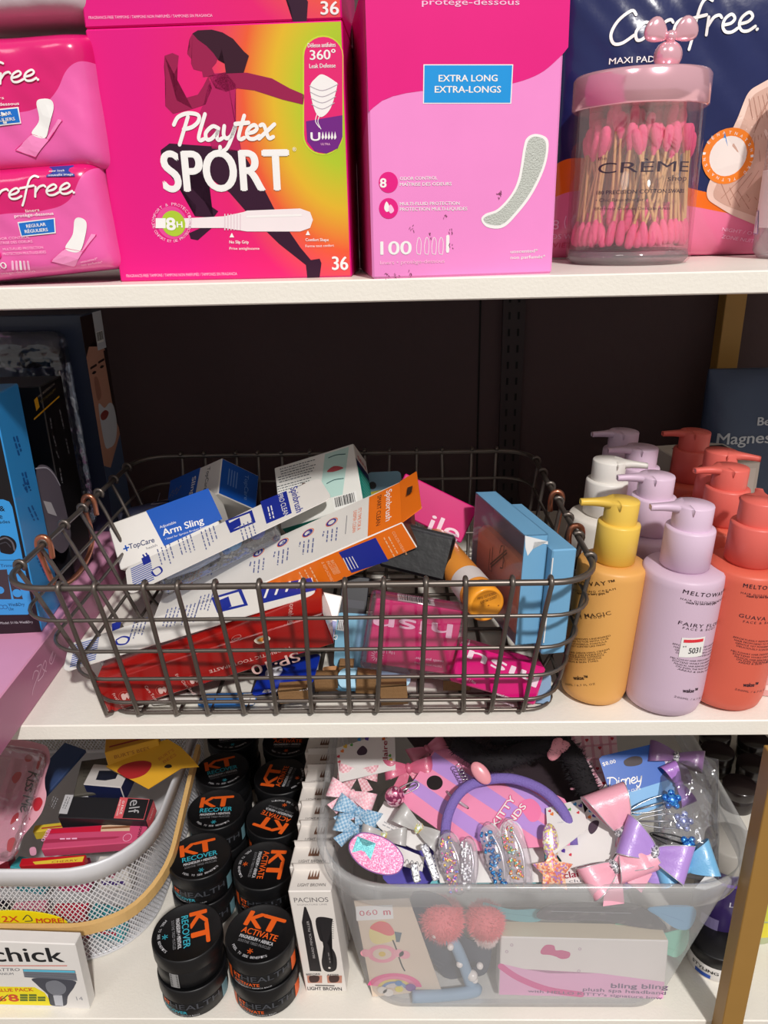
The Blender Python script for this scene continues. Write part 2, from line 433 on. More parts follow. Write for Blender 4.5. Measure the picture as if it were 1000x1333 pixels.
class Puff:
    """soft pack or pouch: padded surface over a w x h outline, depth d, seam half-thickness e"""
    def __init__(s, M, w_, d, h, p=8, q=2, e=.001, wr=.0012, ws=45, seed=0):
        s.M, s.w, s.d, s.h, s.p, s.q, s.e, s.wr, s.ws, s.seed = M, w_, d, h, p, q, e, wr, ws, seed
        s.front = PuffFace(s)
    def D(s, a, b, side=0):
        u = min(1, max(0, a/s.w)); v = min(1, max(0, b/s.h))
        k = max(0, (1-abs(2*u-1)**s.p)*(1-abs(2*v-1)**s.p))**(1/s.q)
        n = mnoise.noise(Vector((a*s.ws, b*s.ws*.8, s.seed+side*9)))+.5*mnoise.noise(Vector((a*s.ws*2.3+b*s.ws*2, b*s.ws*.7, s.seed+side*9+4)))
        return s.e+(s.d/2-s.e)*k+n*s.wr*min(1, k*2)
    def mesh(s, g, m, nu=40, nv=40, mback=None, colfn=None):
        for side in (0, 1):
            vs = []; fs = []
            for j in range(nv+1):
                for i in range(nu+1):
                    # denser near the rim
                    u = .5-.5*cos(pi*i/nu); v = .5-.5*cos(pi*j/nv); a, b = u*s.w, v*s.h
                    y = s.d/2 + (-1 if side == 0 else 1)*s.D(a, b, side)
                    if i in (0, nu) or j in (0, nv): y = s.d/2 + (-1 if side == 0 else 1)*s.e*.3
                    vs.append((a, y, b))
            byM = {}
            for j in range(nv):
                for i in range(nu):
                    k = j*(nu+1)+i; f = (k, k+1, k+nu+2, k+nu+1)
                    if side: f = f[::-1]
                    a = (vs[k][0]+vs[k+nu+2][0])/2; b = (vs[k][2]+vs[k+nu+2][2])/2
                    mm = (colfn(a, b) if colfn and side == 0 else m) if not (side and mback) else mback
                    byM.setdefault(mm, []).append(f)
            for mm, ff in byM.items(): g.add(vs, ff, mm, True)
class PuffFace(Face):
    def __init__(s, P):
        Face.__init__(s, P.M, (0, 0, 0), (1, 0, 0), (0, 0, 1)); s.P = P
    def loc(s, a, b, e=1):
        P = s.P; return Vector((a, P.d/2-P.D(a, b)-.0004-EPS*e, b))
def zc(x0, y0, s):
    return lambda *pts: [(x0+x/s, y0+y/s) for x, y in pts]
GL = {
 'c': ([[(.75, .8), (.45, 1), (.1, .6), (.1, .25), (.35, 0), (.8, .15)]], .8),
 'C': ([[(1.0, 1.5), (.8, 1.75), (.3, 1.3), (.05, .6), (.2, .05), (.55, 0), (1.0, .35)]], 1.0),
 'a': ([[(.72, .85), (.4, 1), (.08, .55), (.15, .08), (.4, .1), (.68, .55), (.74, .95), (.68, .3), (.78, 0), (.98, .12)]], .95),
 'r': ([[(.1, .95), (.12, 0)], [(.12, .45), (.3, .88), (.55, 1), (.66, .85)]], .68),
 'e': ([[(.08, .42), (.42, .5), (.58, .75), (.42, 1), (.15, .78), (.06, .38), (.2, .05), (.48, 0), (.75, .2)]], .74),
 'f': ([[(.85, 1.85), (.6, 2.0), (.38, 1.7), (.27, .9), (.2, 0), (.1, -.7)], [(-.1, .95), (.65, 1.08)]], .66),
 'P': ([[(.42, 1.75), (.1, -.25)], [(-.3, 1.2), (-.1, 1.75), (.4, 2.0), (.95, 1.85), (1.0, 1.4), (.7, 1.0), (.25, .85)]], 1.0),
 'l': ([[(.32, 1.9), (.1, .4), (.18, .02), (.38, .1)]], .38),
 'y': ([[(.08, 1), (.08, .4), (.25, .1), (.5, .3), (.68, 1), (.5, 0), (.3, -.65), (.02, -.8), (-.05, -.5)]], .76),
 't': ([[(.34, 1.7), (.14, .3), (.25, 0), (.45, .1)], [(-.1, 1.12), (.6, 1.18)]], .5),
 'x': ([[(.0, .95), (.2, .95), (.5, .05), (.75, .1)], [(.75, 1), (.0, 0)]], .8),
 'K': ([[(.2, 1.7), (.05, 0)], [(.85, 1.7), (.15, .8), (.5, .5), (.85, 0)]], .9),
 'i': ([[(.12, 1), (.08, .2), (.2, 0)], [(.15, 1.35), (.16, 1.37)]], .32),
 's': ([[(.5, .9), (.25, 1), (.1, .75), (.45, .4), (.35, .05), (.02, .08)]], .55),
 'M': ([[(.0, 0), (.15, 1.6), (.5, .5), (.9, 1.6), (.95, 0)]], 1.1),
 ' ': ([], .5), 'd': ([[(.7, .9), (.35, 1), (.08, .5), (.2, 0), (.6, .3), (.85, 1.9), (.68, .2), (.85, 0)]], .9),
 'n': ([[(.08, 1), (.1, 0)], [(.1, .5), (.35, 1), (.6, .9), (.6, 0)]], .75), 'D': ([[(.25, 1.6), (.1, .05), (.7, .1), (1.1, .8), (.7, 1.6), (-.1, 1.75)]], 1.2),
 'o': ([[(.4, 1), (.1, .6), (.2, .05), (.55, .1), (.62, .7), (.4, 1)]], .7), '.': ([[(.1, .02), (.12, .04)]], .3)}
def script(g, face, word, p0, p1, xh, m, wd=.16, shear=.18, e=3):
    """hand-lettered word: baseline pixels p0 -> p1, x-height in pixels, pen width as part of x-height"""
    tot = sum(GL[c][1] for c in word); L = math.hypot(p1[0]-p0[0], p1[1]-p0[1]); kx = L/tot
    ux, uy = (p1[0]-p0[0])/L, (p1[1]-p0[1])/L; x = 0
    for ci, c in enumerate(word):
        for si, st in enumerate(GL[c][0]):
            P = [(p0[0]+((x+a)*kx+b*xh*shear)*ux+b*xh*uy, p0[1]+((x+a)*kx+b*xh*shear)*uy-b*xh*ux) for a, b in st]
            stroke(g, face, P, wd*xh, m, e=e+.5*(ci % 3)+.25*si)
        x += GL[c][1]
def greek(g, face, p0, p1, rows, gap, m, h=2.2, e=3, seed=0, step=None):
    """rows of print too small to read: dashes along p0->p1, further rows stepping by `gap` pixels across (or by step vector)"""
    rnd = random.Random(seed+int(p0[0]*7+p0[1])); L = math.hypot(p1[0]-p0[0], p1[1]-p0[1]); ux, uy = (p1[0]-p0[0])/L, (p1[1]-p0[1])/L
    sx, sy = step or (-uy*gap, ux*gap)
    for r in range(rows):
        x = 0; end = L*rnd.uniform(.75, 1)
        while x < end:
            w_ = rnd.uniform(h*1.2, h*4.2); w_ = min(w_, end-x)
            if w_ > .8:
                a = (p0[0]+ux*x+sx*r, p0[1]+uy*x+sy*r); b = (p0[0]+ux*(x+w_)+sx*r, p0[1]+uy*(x+w_)+sy*r)
                nx, ny = -uy*h*.5, ux*h*.5
                q = [face.pix(a[0]-nx, a[1]-ny), face.pix(b[0]-nx, b[1]-ny), face.pix(b[0]+nx, b[1]+ny), face.pix(a[0]+nx, a[1]+ny)]
                g.add([face.loc(*c, e) for c in q], [(0, 1, 2, 3)], m)
            x += w_+h*.9
def carton(C, name, label, cat, m, fm=None, bev=.0008, group=None):
    R = root(name, label, cat, C.M, group); g = G(); g.box((0, 0, 0), (C.w, C.d, C.h), m, bev=bev, fm=fm); g.build('carton', R); return R
def card(g, pts2, face_loc, t, m):
    pass
def rrect(x0, x1, y0, y1, r, z, n=6):
    out = []
    for cx, cy, a0 in ((x1-r, y0+r, -pi/2), (x1-r, y1-r, 0), (x0+r, y1-r, pi/2), (x0+r, y0+r, pi)):
        for i in range(n+1):
            a = a0+pi/2*i/n; out.append((cx+r*cos(a), cy+r*sin(a), z))
    return out
def plate(C, m, r=.004, t=.0006, back=None):
    """thin rounded card filling the front of frame C"""
    g = G(); o = [(x, y) for x, y, _ in rrect(0, C.w, 0, C.h, r, 0, 4)]; n = len(o)
    g.add([(x, 0, y) for x, y in o]+[(x, t, y) for x, y in o], [list(range(n)), list(range(n, 2*n))[::-1]]+[(i, i+n, (i+1) % n+n, (i+1) % n) for i in range(n)], m)
    return g
def flat(name, label, cat, plane, outline, m, t=.0008, sm=False, group=None, part='card', curve=0):
    """flat piece (card, tag): plane = three places, outline = its corners as seen; gets real thickness"""
    a, b, c = [Vector(q) for q in plane]; x = (b-a).normalized(); n = x.cross((c-a)).normalized()   # a,b along the top, c below
    if n.dot(a) > 0: n = -n
    z = x.cross(-n)*-1; z = (-n).cross(x)*-1
    y = -n; z = x.cross(y)
    M = mat3(x, y, z, a); F = Face(M, (0, 0, 0), (1, 0, 0), (0, 0, 1))
    P = smooth_pts(outline, 5, True) if sm else outline
    q = [F.pix(*p) for p in P]; R = root(name, label, cat, M, group); g = G(); k = len(q)
    bm = bmesh.new(); f0 = bm.faces.new([bm.verts.new((p[0], 0, p[1])) for p in q])
    ex = bmesh.ops.extrude_face_region(bm, geom=[f0]); bmesh.ops.translate(bm, vec=(0, t, 0), verts=[v for v in ex['geom'] if isinstance(v, bmesh.types.BMVert)])
    bmesh.ops.recalc_face_normals(bm, faces=bm.faces[:]); bmesh.ops.triangulate(bm, faces=[f for f in bm.faces if len(f.verts) > 4], ngon_method='EAR_CLIP')
    g.bm(bm, m); g.build(part, R); return R, F
# ================================================================ large structure
WHITE = mat((235, 230, 220), .42, bump=.12, bscale=500, var=.03, vscale=25)
def struct(g, name): o = g.build(name); o['kind'] = 'structure'; return o
g = G(); g.box((-1.6, WALLY, -.95), (1.6, WALLY+.06, .9), mat((74, 56, 58), .75, bump=.25, bscale=120, var=.15, vscale=9)); struct(g, 'wall_back')
g = G(); g.box((-3, -2.4, -1.0), (3, WALLY+.06, -.95), mat((120, 112, 104), .6, var=.1)); struct(g, 'floor')
for k, (z, lab) in enumerate(((Z1, 'white shelf board, uppermost, carrying the pink cartons'), (Z2, 'white shelf board in the middle, under the wire basket'), (Z3, 'white shelf board, lowest, under the plastic bins'))):
    g = G(); g.box((-.9, FRONT, z-TH), (.9, WALLY-.003, z), WHITE, bev=.0008)
    if k == 1:
        sp = mat((120, 100, 84))
    s = g.build('shelf_board'); tag(s, lab, 'shelf', 'white shelf boards')
GOLD = mat((164, 124, 62), .42, metal=.15, var=.06)
# posts
p = PY(944.5, 1322, FRONT-.004)
g = G(); g.box((-.0085, 0, -.4), (.0085, .016, .3-TH-.006), GOLD, bev=.0006)
post = g.build('shelf_post'); tag(post, 'gold metal shelf post at the front, beside the clear bin', 'post', M=T3((p.x, FRONT-.0165, Z3)))
q = PY(964, 384, WALLY-.03)
g = G(); g.box((-.011, 0, 0), (.011, .02, Z1-TH-Z2), GOLD, bev=.0006)
tag(g.build('shelf_post'), 'gold metal shelf post at the back, rising behind the navy pouch', 'post', M=T3((q.x, WALLY-.022, Z2)))
g = G()
sx = PY(668, 420, WALLY).x
g.box((sx-.012, WALLY-.006, Z2), (sx+.012, WALLY-.0005, Z1-TH), mat((50, 38, 40), .6))
for i in range(16):
    z = Z2+.01+i*.018
    for dx in (-.005, .005): g.box((sx+dx-.0012, WALLY-.0066, z), (sx+dx+.0012, WALLY-.0058, z+.008), mat((8, 6, 7), .8))
st = g.build('wall_standard'); tag(st, 'dark slotted steel standard fixed on the back wall', 'shelf standard')
g = G(); g.box((PY(625, 420, WALLY).x-.001, WALLY-.0012, Z2), (PY(625, 420, WALLY).x+.001, WALLY-.0001, Z1-TH), mat((14, 10, 11), .8)); struct(g, 'trim_1')
# ================================================================ upper shelf
MAG = mat((226, 20, 128), .28, coat=.2); PINK = mat((238, 140, 205), .3, coat=.2); WHT = mat((240, 238, 236), .4)
BLU = mat((20, 140, 214), .35); LPK = mat((250, 190, 222), .4); NAVY = mat((28, 38, 92), .3, coat=.2); BLK = mat((14, 13, 15), .42)
CARD = mat((190, 170, 150), .7)
# ---- tampon carton
def tampon(C, name, label, upper):
    R = root(name, label, 'box', C.M, 'stacked tampon cartons')
    blend = ramp_mat([(0, (150, 196, 40)), (.22, (176, 200, 40)), (.36, (224, 180, 40)), (.5, (232, 90, 50)), (.68, (226, 24, 110)), (1, (222, 12, 126))],
                     (C.w*1.02, 0, C.h*.72), (.118, 1, .16))
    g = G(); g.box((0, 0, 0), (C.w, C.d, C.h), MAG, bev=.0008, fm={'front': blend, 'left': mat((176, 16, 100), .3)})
    g.build('carton', R); return R
C = stand((157, 367), (458, 360.5), (110, 38), Z1, .105)
R = tampon(C, 'tampon_carton', 'magenta to lime carton printed with a running woman, standing on the upper shelf', False)
F = C.front; z = zc(0, 0, 2.174)
g = G(); skin = mat((150, 20, 74), .35); hair = mat((52, 10, 34), .35); leg = mat((48, 8, 40), .35); top = mat((176, 22, 92), .35)
poly(g, F, z((545, 95), (560, 88), (600, 86), (625, 95), (632, 120), (622, 150), (612, 178), (600, 192), (610, 215), (575, 218), (572, 202), (548, 196), (541, 180), (543, 168), (530, 152), (538, 132), (536, 112)), skin, 2)
poly(g, F, z((545, 95), (560, 86), (600, 84), (630, 92), (660, 110), (690, 145), (705, 158), (698, 180), (690, 206), (640, 208), (636, 180), (628, 140), (618, 170), (604, 150), (585, 130), (560, 112)), hair, 3)
poly(g, F, z((590, 215), (640, 204), (700, 206), (770, 222), (820, 250), (862, 268), (858, 296), (800, 282), (720, 256), (672, 250), (640, 260), (610, 250)), skin, 2)
poly(g, F, z((605, 208), (640, 206), (668, 240), (664, 300), (668, 370), (684, 430), (600, 420), (586, 370), (560, 330), (578, 290), (590, 240)), top, 2)
poly(g, F, z((590, 215), (575, 245), (560, 268), (500, 284), (496, 250), (490, 215), (503, 188), (506, 158), (488, 150), (466, 158), (464, 190), (470, 250), (468, 300), (490, 322), (545, 308), (582, 296), (600, 250)), skin, 2)
poly(g, F, z((455, 425), (480, 406), (600, 414), (684, 428), (730, 500), (780, 598), (850, 700), (880, 736), (905, 732), (910, 745), (905, 784), (870, 786), (866, 750), (790, 690), (700, 602), (650, 545), (590, 500), (525, 474), (536, 525), (580, 572), (618, 598), (604, 616), (552, 612), (556, 582), (500, 520), (458, 465)), leg, 2)
poly(g, F, z((535, 660), (580, 640), (600, 645), (560, 680), (540, 676)), leg, 2)
g.build('runner_print', R)
g = G()
script(g, F, 'Playtex', (232, 184), (357, 180), 18, WHT, .28, .12, e=6)
text(g, F, 'SPORT', (215, 249), (377, 247), WHT, h=55, bold=.035, e=6)
text(g, F, '®', (381, 197), (386, 197), WHT, e=6)
text(g, F, '36', (433, 351), (453, 351), WHT, h=18, bold=.03, e=5)
text(g, F, 'FRAGRANCE-FREE TAMPONS / TAMPONS NON PARFUMÉS / TAMPONES SIN FRAGANCIA', (165, 361), (309, 358), LPK, h=4, e=4)
text(g, F, 'No Slip Grip', (299, 317), (324, 317), WHT, h=4.2, e=5, bold=.02); text(g, F, 'Prise antiglissante', (299, 325), (338, 325), WHT, h=3.6, e=5)
text(g, F, 'Comfort Shape', (398, 314), (428, 314), WHT, h=4.2, e=5, bold=.02); text(g, F, 'Forme tout confort', (398, 322), (435, 321), WHT, h=3.6, e=5)
poly(g, F, [(302, 303), (299, 309), (305, 309)], WHT, 5); poly(g, F, [(401, 300), (398, 306), (404, 306)], WHT, 5)
g.build('lettering', R)
g = G()       # tampon applicator picture
poly(g, F, z((520, 618), (635, 612), (690, 600), (700, 596), (850, 590), (878, 600), (886, 622), (878, 645), (850, 655), (700, 655), (635, 645), (520, 645)), mat((236, 226, 228), .4), 5)
for i in range(6):
    x = 293+i*4; stroke(g, F, [(x, 279), (x, 299)], 1.6, mat((225, 205, 212), .4), e=6)
stroke(g, F, [(322, 282), (392, 280)], 2.5, WHT, e=6)
g.build('applicator_print', R)
g = G()
disc(g, F, (224, 290), 20, mat((228, 70, 150), .4), 3); disc(g, F, (226, 291), 15.5, mat((170, 200, 50), .4), 6)
poly(g, F, [(203, 284), (216, 284), (216, 297), (203, 297)], WHT, 7)
text(g, F, '8', (218, 299), (229, 299), WHT, h=16, bold=.05, e=8); text(g, F, 'H', (231, 296), (238, 296), WHT, h=8, bold=.04, e=8)
for i, ch in enumerate('COMFORT & PROTECTION'):
    if ch == ' ': continue
    t = pi*(1.02-i/19*1.02); x = 224-24*cos(pi-t)*1; x = 224+22.5*cos(t); y = 290-22.5*sin(t)
    text(g, F, ch, (x-1.6*sin(t)-.1, y-1.6*cos(t)), (x+1.6*sin(t)+.1, y+1.6*cos(t)), LPK, h=4, e=5)
for i, ch in enumerate('DE CONFORT ET DE PROTECTION'):
    if ch == ' ': continue
    t = pi*(1.04+i/26*.95); x = 224+25.5*cos(t); y = 290-25.5*sin(t)
    text(g, F, ch, (x+1.4*sin(t), y+1.4*cos(t)), (x-1.4*sin(t), y-1.4*cos(t)), LPK, h=3.6, e=5)
g.build('hours_badge', R)
g = G()
def pill(g, F, x0, y0, x1, y1, m, e):
    r = (x1-x0)/2; pts = [(x0+r-r*cos(pi*i/12), y0+r-r*sin(pi*i/12)) for i in range(13)]+[(x1-r+r*cos(pi*i/12), y1-r+r*sin(pi*i/12)) for i in range(13)]
    poly(g, F, pts, m, e)
pur = mat((112, 30, 130), .35)
pill(g, F, 394, 46, 447, 202, mat((196, 214, 50)), 2); pill(g, F, 396, 48, 446, 200, mat((224, 20, 110)), 3)
poly(g, F, [(398.5, 158), (446, 150), (446, 178), (440, 193), (425, 200), (410, 197), (400, 184)], pur, 4)
text(g, F, 'Défense antifuites', (401, 62), (437, 61), WHT, h=6, e=5, bold=.02); text(g, F, '360°', (404, 78), (437, 77), WHT, h=13, bold=.03, e=5)
text(g, F, 'Leak Defense', (403, 89), (437, 88), WHT, h=6, e=5, bold=.02)
poly(g, F, [(404, 112), (411, 102), (420, 97), (436, 106), (439, 112), (431, 140), (420, 152), (412, 148), (406, 130)], WHT, 5, True)
for k in range(4): stroke(g, F, [(403+k, 112+k*8), (420, 118+k*8), (440-k*1.5, 110+k*8)], 1, mat((180, 170, 180)), e=6)
stroke(g, F, [(413, 148), (411, 158), (416, 166)], 1, WHT, e=6); stroke(g, F, [(418, 148), (414, 158), (418, 168)], 1, WHT, e=6)
text(g, F, 'U', (405, 183), (417, 183), WHT, h=11, bold=.04, e=6)
for k in range(5): poly(g, F, [(420+k*4, 182), (418.8+k*4, 179), (420.4+k*4, 171), (422.2+k*4, 179)], WHT, 6)
text(g, F, 'ULTRA', (418, 189), (430, 189), LPK, h=3, e=6)
g.build('absorbency_badge', R)
TOPZ = Z1+C.h
C2 = stand((109, 37), (451, 33), (108, -60), TOPZ+.0006, .105)
C2 = Carton(mat3(C.M.col[0].xyz, C.M.col[1].xyz, C.M.col[2].xyz, Vector(C.M.translation)+Vector((-.0002, .001, C.h+.0006))), C.w, .105, C.h)
R = tampon(C2, 'tampon_carton', 'magenta carton lying on top of the running-woman carton, cut by the upper frame edge', True)
g = G(); F = C2.front
text(g, F, '36', (418, 19), (441, 19), WHT, h=18, bold=.03, e=5); text(g, F, 'FRAGRANCE-FREE TAMPONS / TAMPONS NON PARFUMÉS / TAMPONES SIN FRAGANCIA', (116, 25), (277, 22), LPK, h=4, e=4)
poly(g, F, z((800, -30), (850, -30), (872, 5), (868, 66), (830, 62), (822, 20)), leg, 3); g.build('lettering', R)

# ---- tall pink liner carton
C = stand((485, 363.5), (718.5, 356), (742, -30), Z1, .095)
R = root('liner_carton', 'tall pink and magenta carton with a blue EXTRA LONG panel', 'box', C.M); F = C.front; z = zc(440, 0, 3.125)
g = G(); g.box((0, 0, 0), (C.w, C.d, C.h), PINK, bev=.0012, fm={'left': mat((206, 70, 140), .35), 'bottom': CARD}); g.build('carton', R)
g = G()
pl = smooth_pts(z((125, 455), (200, 400), (340, 370), (520, 366), (700, 342), (820, 300), (900, 235), (937, 192)), 5)
poly(g, F, pl+[(744, -40), (474, -40)], MAG, 1)
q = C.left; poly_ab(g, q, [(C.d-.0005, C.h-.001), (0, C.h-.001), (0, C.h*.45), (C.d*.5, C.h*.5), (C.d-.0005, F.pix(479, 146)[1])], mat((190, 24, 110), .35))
g.build('magenta_wave', R)
g = G(); poly(g, F, z((348, 262), (713, 262), (705, 422), (346, 422)), WHT, 2); poly(g, F, z((352, 266), (709, 266), (701, 418), (350, 418)), mat((16, 146, 220), .35), 3)
text(g, F, 'EXTRA LONG', z((410, 332))[0], z((648, 331))[0], WHT, h=9, bold=.03, e=4); text(g, F, 'EXTRA-LONGS', z((394, 377))[0], z((662, 377))[0], WHT, h=9, bold=.03, e=4)
g.build('blue_panel', R)
g = G()
text(g, F, 'protège-dessous', z((342, 20))[0], z((738, 20))[0], LPK, h=8.5, bold=.02, e=3)
disc(g, F, z((205, 742))[0], 12.5, MAG, 3); disc(g, F, z((206, 848))[0], 12.5, MAG, 3)
text(g, F, '8', z((172, 762))[0], z((196, 762))[0], WHT, h=12, bold=.04, e=4)
poly(g, F, z((198, 820), (188, 845), (198, 862), (212, 850)), WHT, 4, True); poly(g, F, z((214, 832), (206, 852), (214, 868), (228, 856)), LPK, 5, True)
for s_, y, x1, h in (('ODOR CONTROL', 733, 404, 4.5), ('MAÎTRISE DES ODEURS', 757, 462, 4.5), ('MULTI-FLUID PROTECTION', 836, 494, 4.5), ('PROTECTION MULTI-LIQUIDES', 858, 526, 4.5)):
    text(g, F, s_, z((252, y))[0], z((x1, y-3))[0], WHT, h=h, bold=.02, e=3)
text(g, F, '100', z((174, 1036))[0], z((298, 1034))[0], WHT, h=18, bold=.03, e=3); text(g, F, 'liners • protège-dessous', z((172, 1076))[0], z((434, 1068))[0], LPK, h=5, bold=.02, e=3)
text(g, F, 'unscented*', z((702, 1030))[0], z((812, 1026))[0], WHT, h=4.5, e=3, bold=.02); text(g, F, 'non parfumés*', z((702, 1054))[0], z((842, 1050))[0], WHT, h=4.5, e=3, bold=.02)
for i, x in enumerate((330, 362, 392, 420)):
    stroke(g, F, z((x-8, 1030), (x-10, 1000), (x-2, 966), (x+8, 985), (x+6, 1030), (x, 1034)), .7, WHT, e=3, closed=True)
stroke(g, F, z((447, 962), (446, 1022)), 4.5, WHT, e=3)
g.build('lettering', R)
g = G()
stroke(g, F, z((826, 590), (800, 680), (740, 790), (640, 880)), 1.2, WHT, e=2)
lin_ = z((805, 545), (850, 562), (856, 610), (838, 690), (790, 790), (730, 870), (672, 925), (610, 925), (583, 895), (600, 870), (650, 850), (705, 790), (735, 720), (755, 600), (770, 560))
poly(g, F, lin_, WHT, 3, True)
cx, cy = z((730, 740))[0]
inn = z((806, 556), (840, 570), (846, 612), (828, 688), (780, 785), (722, 862), (668, 912), (614, 912), (592, 893), (608, 878), (656, 858), (712, 796), (746, 722), (765, 606), (778, 568))
poly(g, F, inn, mat((196, 200, 192), .7, bump=.6, bscale=1500), 4, True); g.build('pad_print', R)
g = G(); rnd = random.Random(4); scuff = mat((120, 60, 90), .6)
for c in z((460, 1000), (455, 940), (440, 880), (300, 925), (380, 955), (200, 1122), (240, 1118), (290, 1108), (650, 800), (655, 785)):
    for _ in range(5):
        x, y = c[0]+rnd.uniform(-3, 3), c[1]+rnd.uniform(-4, 4); stroke(g, F, [(x, y), (x+rnd.uniform(-1.5, 1.5), y+rnd.uniform(1, 3))], .7, scuff, e=5)
g.build('scuff_mark', R)

# ---- soft liner packs at the left
def liner_pack(name, label, tl, tr, bl, dpt, kind, zdec):
    C = lay(tl, tr, bl, dpt); P = Puff(C.M, C.w, C.d, C.h, p=10, q=2.2, wr=.0016, ws=38, seed=kind)
    R = root(name, label, 'package', C.M, 'soft pink liner packs in a stack'); F = P.front
    pk = mat((232, 96, 170), .25, coat=.5, bump=.2, bscale=60); mg = mat((214, 22, 110), .22, coat=.5, bump=.2, bscale=60)
    bd = [F.pix(*c) for c in zdec['edge']]; fm_ = wave_mat([(214, 22, 110), (232, 96, 170)], [bd], C.w, C.h)
    g = G(); P.mesh(g, fm_, 64, 48, mback=fm_); g.build('film_wrap', R); return R, F
# lower pack
bl = PZ(-92, 398, Z1); d0 = bl.y
fr = lambda x, y: PY(x, y, .468)
R, F = liner_pack('liner_pack', 'soft pink liner pack lying on the shelf, lower of the stack at the left', PY(-90, 236, .452), PY(128, 214, .460), PY(-84, 386, .452), .085, 1, {'edge': [(-90, 312), (0, 292), (60, 286), (88, 276), (118, 232)]})
z = zc(0, 0, 2.174); g = G()
script(g, F, 'carefree.', (-42, 278), (103, 263), 13.5, WHT, .2, e=6)
text(g, F, 'liners', z((80, 628))[0], z((118, 624))[0], WHT, h=4, e=4); text(g, F, 'protège-dessous', z((48, 642))[0], z((157, 634))[0], WHT, h=4.2, bold=.01, e=4)
poly(g, F, z((56, 655), (160, 643), (163, 686), (66, 696)), WHT, 3); poly(g, F, z((59, 658), (157, 646), (160, 683), (68, 693)), mat((24, 110, 200), .3), 4)
text(g, F, 'REGULAR', z((82, 671))[0], z((136, 665))[0], WHT, h=4.5, bold=.03, e=6); text(g, F, 'RÉGULIERS', z((78, 686))[0], z((142, 680))[0], WHT, h=4.5, bold=.03, e=6)
poly(g, F, z((135, 498), (205, 494), (216, 526), (136, 528)), mat((40, 60, 150), .3), 4); text(g, F, 'new look', z((142, 514))[0], z((186, 512))[0], WHT, h=3, e=6); text(g, F, 'nouvelle image', z((142, 526))[0], z((212, 523))[0], WHT, h=3, e=6)
poly(g, F, z((215, 650), (230, 642), (248, 655), (246, 690), (232, 735), (205, 738), (190, 725), (210, 690)), WHT, 5, True)
poly(g, F, z((190, 728), (240, 735), (275, 690), (262, 688), (212, 782), (148, 765)), mat((244, 150, 200), .4), 4)
stroke(g, F, z((148, 765), (190, 728), (240, 738), (212, 782), (148, 765)), .8, MAG, e=5, sm=False); stroke(g, F, z((240, 738), (275, 690)), .8, MAG, e=5)
for s_, y0, a, b_ in (('ODOR CONTROL', 706, -10, 90), ('MAÎTRISE DES ODEURS', 718, -10, 98), ('MULTI-FLUID PROTECTION', 735, 14, 128), ('PROTECTION MULTI-LIQUIDES', 748, 14, 136)):
    text(g, F, s_, z((a, y0))[0], z((b_, y0-6))[0], LPK, h=3.5, e=4)
text(g, F, '120', (-12, 363), (12, 361), WHT, h=9, e=4); disc(g, F, (-1, 344), 5, MAG, 4)
for i in range(5): stroke(g, F, z((40+i*11, 788), (40+i*11, 766)), 2.8, WHT if i == 2 else LPK, e=4)
text(g, F, 'liners • protège-dessous', (-30, 372), (46, 366), LPK, h=3.4, e=4); text(g, F, 'unscented*', z((232, 770))[0], z((280, 760))[0], LPK, h=3.2, e=4); text(g, F, 'non parfumés*', z((232, 779))[0], z((292, 770))[0], LPK, h=3.2, e=4)
g.build('lettering', R)
# upper pack
fr = lambda x, y: PY(x, y, .462)
R, F = liner_pack('liner_pack', 'soft pink liner pack resting on another pack, upper of the stack at the left', fr(-100, 42), fr(112, 30), fr(-92, 232), .085, 5, {'edge': [(-100, 150), (0, 148), (50, 140), (68, 126), (98, 80)]})
g = G()
script(g, F, 'carefree.', (-90, 118), (55, 104), 14, WHT, .2, e=6)
text(g, F, 'liners', z((-30, 285))[0], z((14, 281))[0], WHT, h=4, e=4); text(g, F, 'protège-dessous', z((-60, 304))[0], z((56, 297))[0], WHT, h=4.2, bold=.01, e=4)
poly(g, F, z((-60, 316), (54, 303), (62, 350), (-54, 362)), WHT, 3); poly(g, F, z((-57, 319), (51, 307), (59, 347), (-51, 358)), mat((24, 110, 200), .3), 4)
text(g, F, 'REGULAR', z((-26, 332))[0], z((36, 325))[0], WHT, h=4.5, bold=.03, e=6); text(g, F, 'RÉGULIERS', z((-26, 348))[0], z((46, 341))[0], WHT, h=4.5, bold=.03, e=6)
poly(g, F, z((106, 290), (125, 280), (148, 285), (153, 310), (140, 360), (130, 390), (105, 388), (92, 375), (112, 340)), WHT, 5, True)
poly(g, F, z((92, 380), (140, 395), (178, 340), (166, 338), (100, 445), (44, 425)), mat((244, 140, 196), .4), 4)
stroke(g, F, z((44, 425), (92, 380), (140, 395), (100, 445), (44, 425)), .8, MAG, e=5, sm=False); stroke(g, F, z((140, 395), (178, 340)), .8, MAG, e=5)
g.build('lettering', R)
# third pack, cut by the frame
C = lay(PY(-100, -120, .47), PY(106, -128, .47), PY(-96, 26, .47), .08); P = Puff(C.M, C.w, C.d, C.h, p=8, q=2, wr=.002, ws=45, seed=8)
R = root('liner_pack', 'topmost liner pack with a pale film edge, cut by the upper left frame corner', 'package', C.M, 'soft pink liner packs in a stack')
g = G(); fl = mat((196, 180, 186), .3, coat=.6, bump=.4, bscale=50)
P.mesh(g, fl, 40, 40, colfn=lambda a, b: mat((222, 70, 140), .3, coat=.4) if b > .032 else fl); g.build('film_wrap', R)

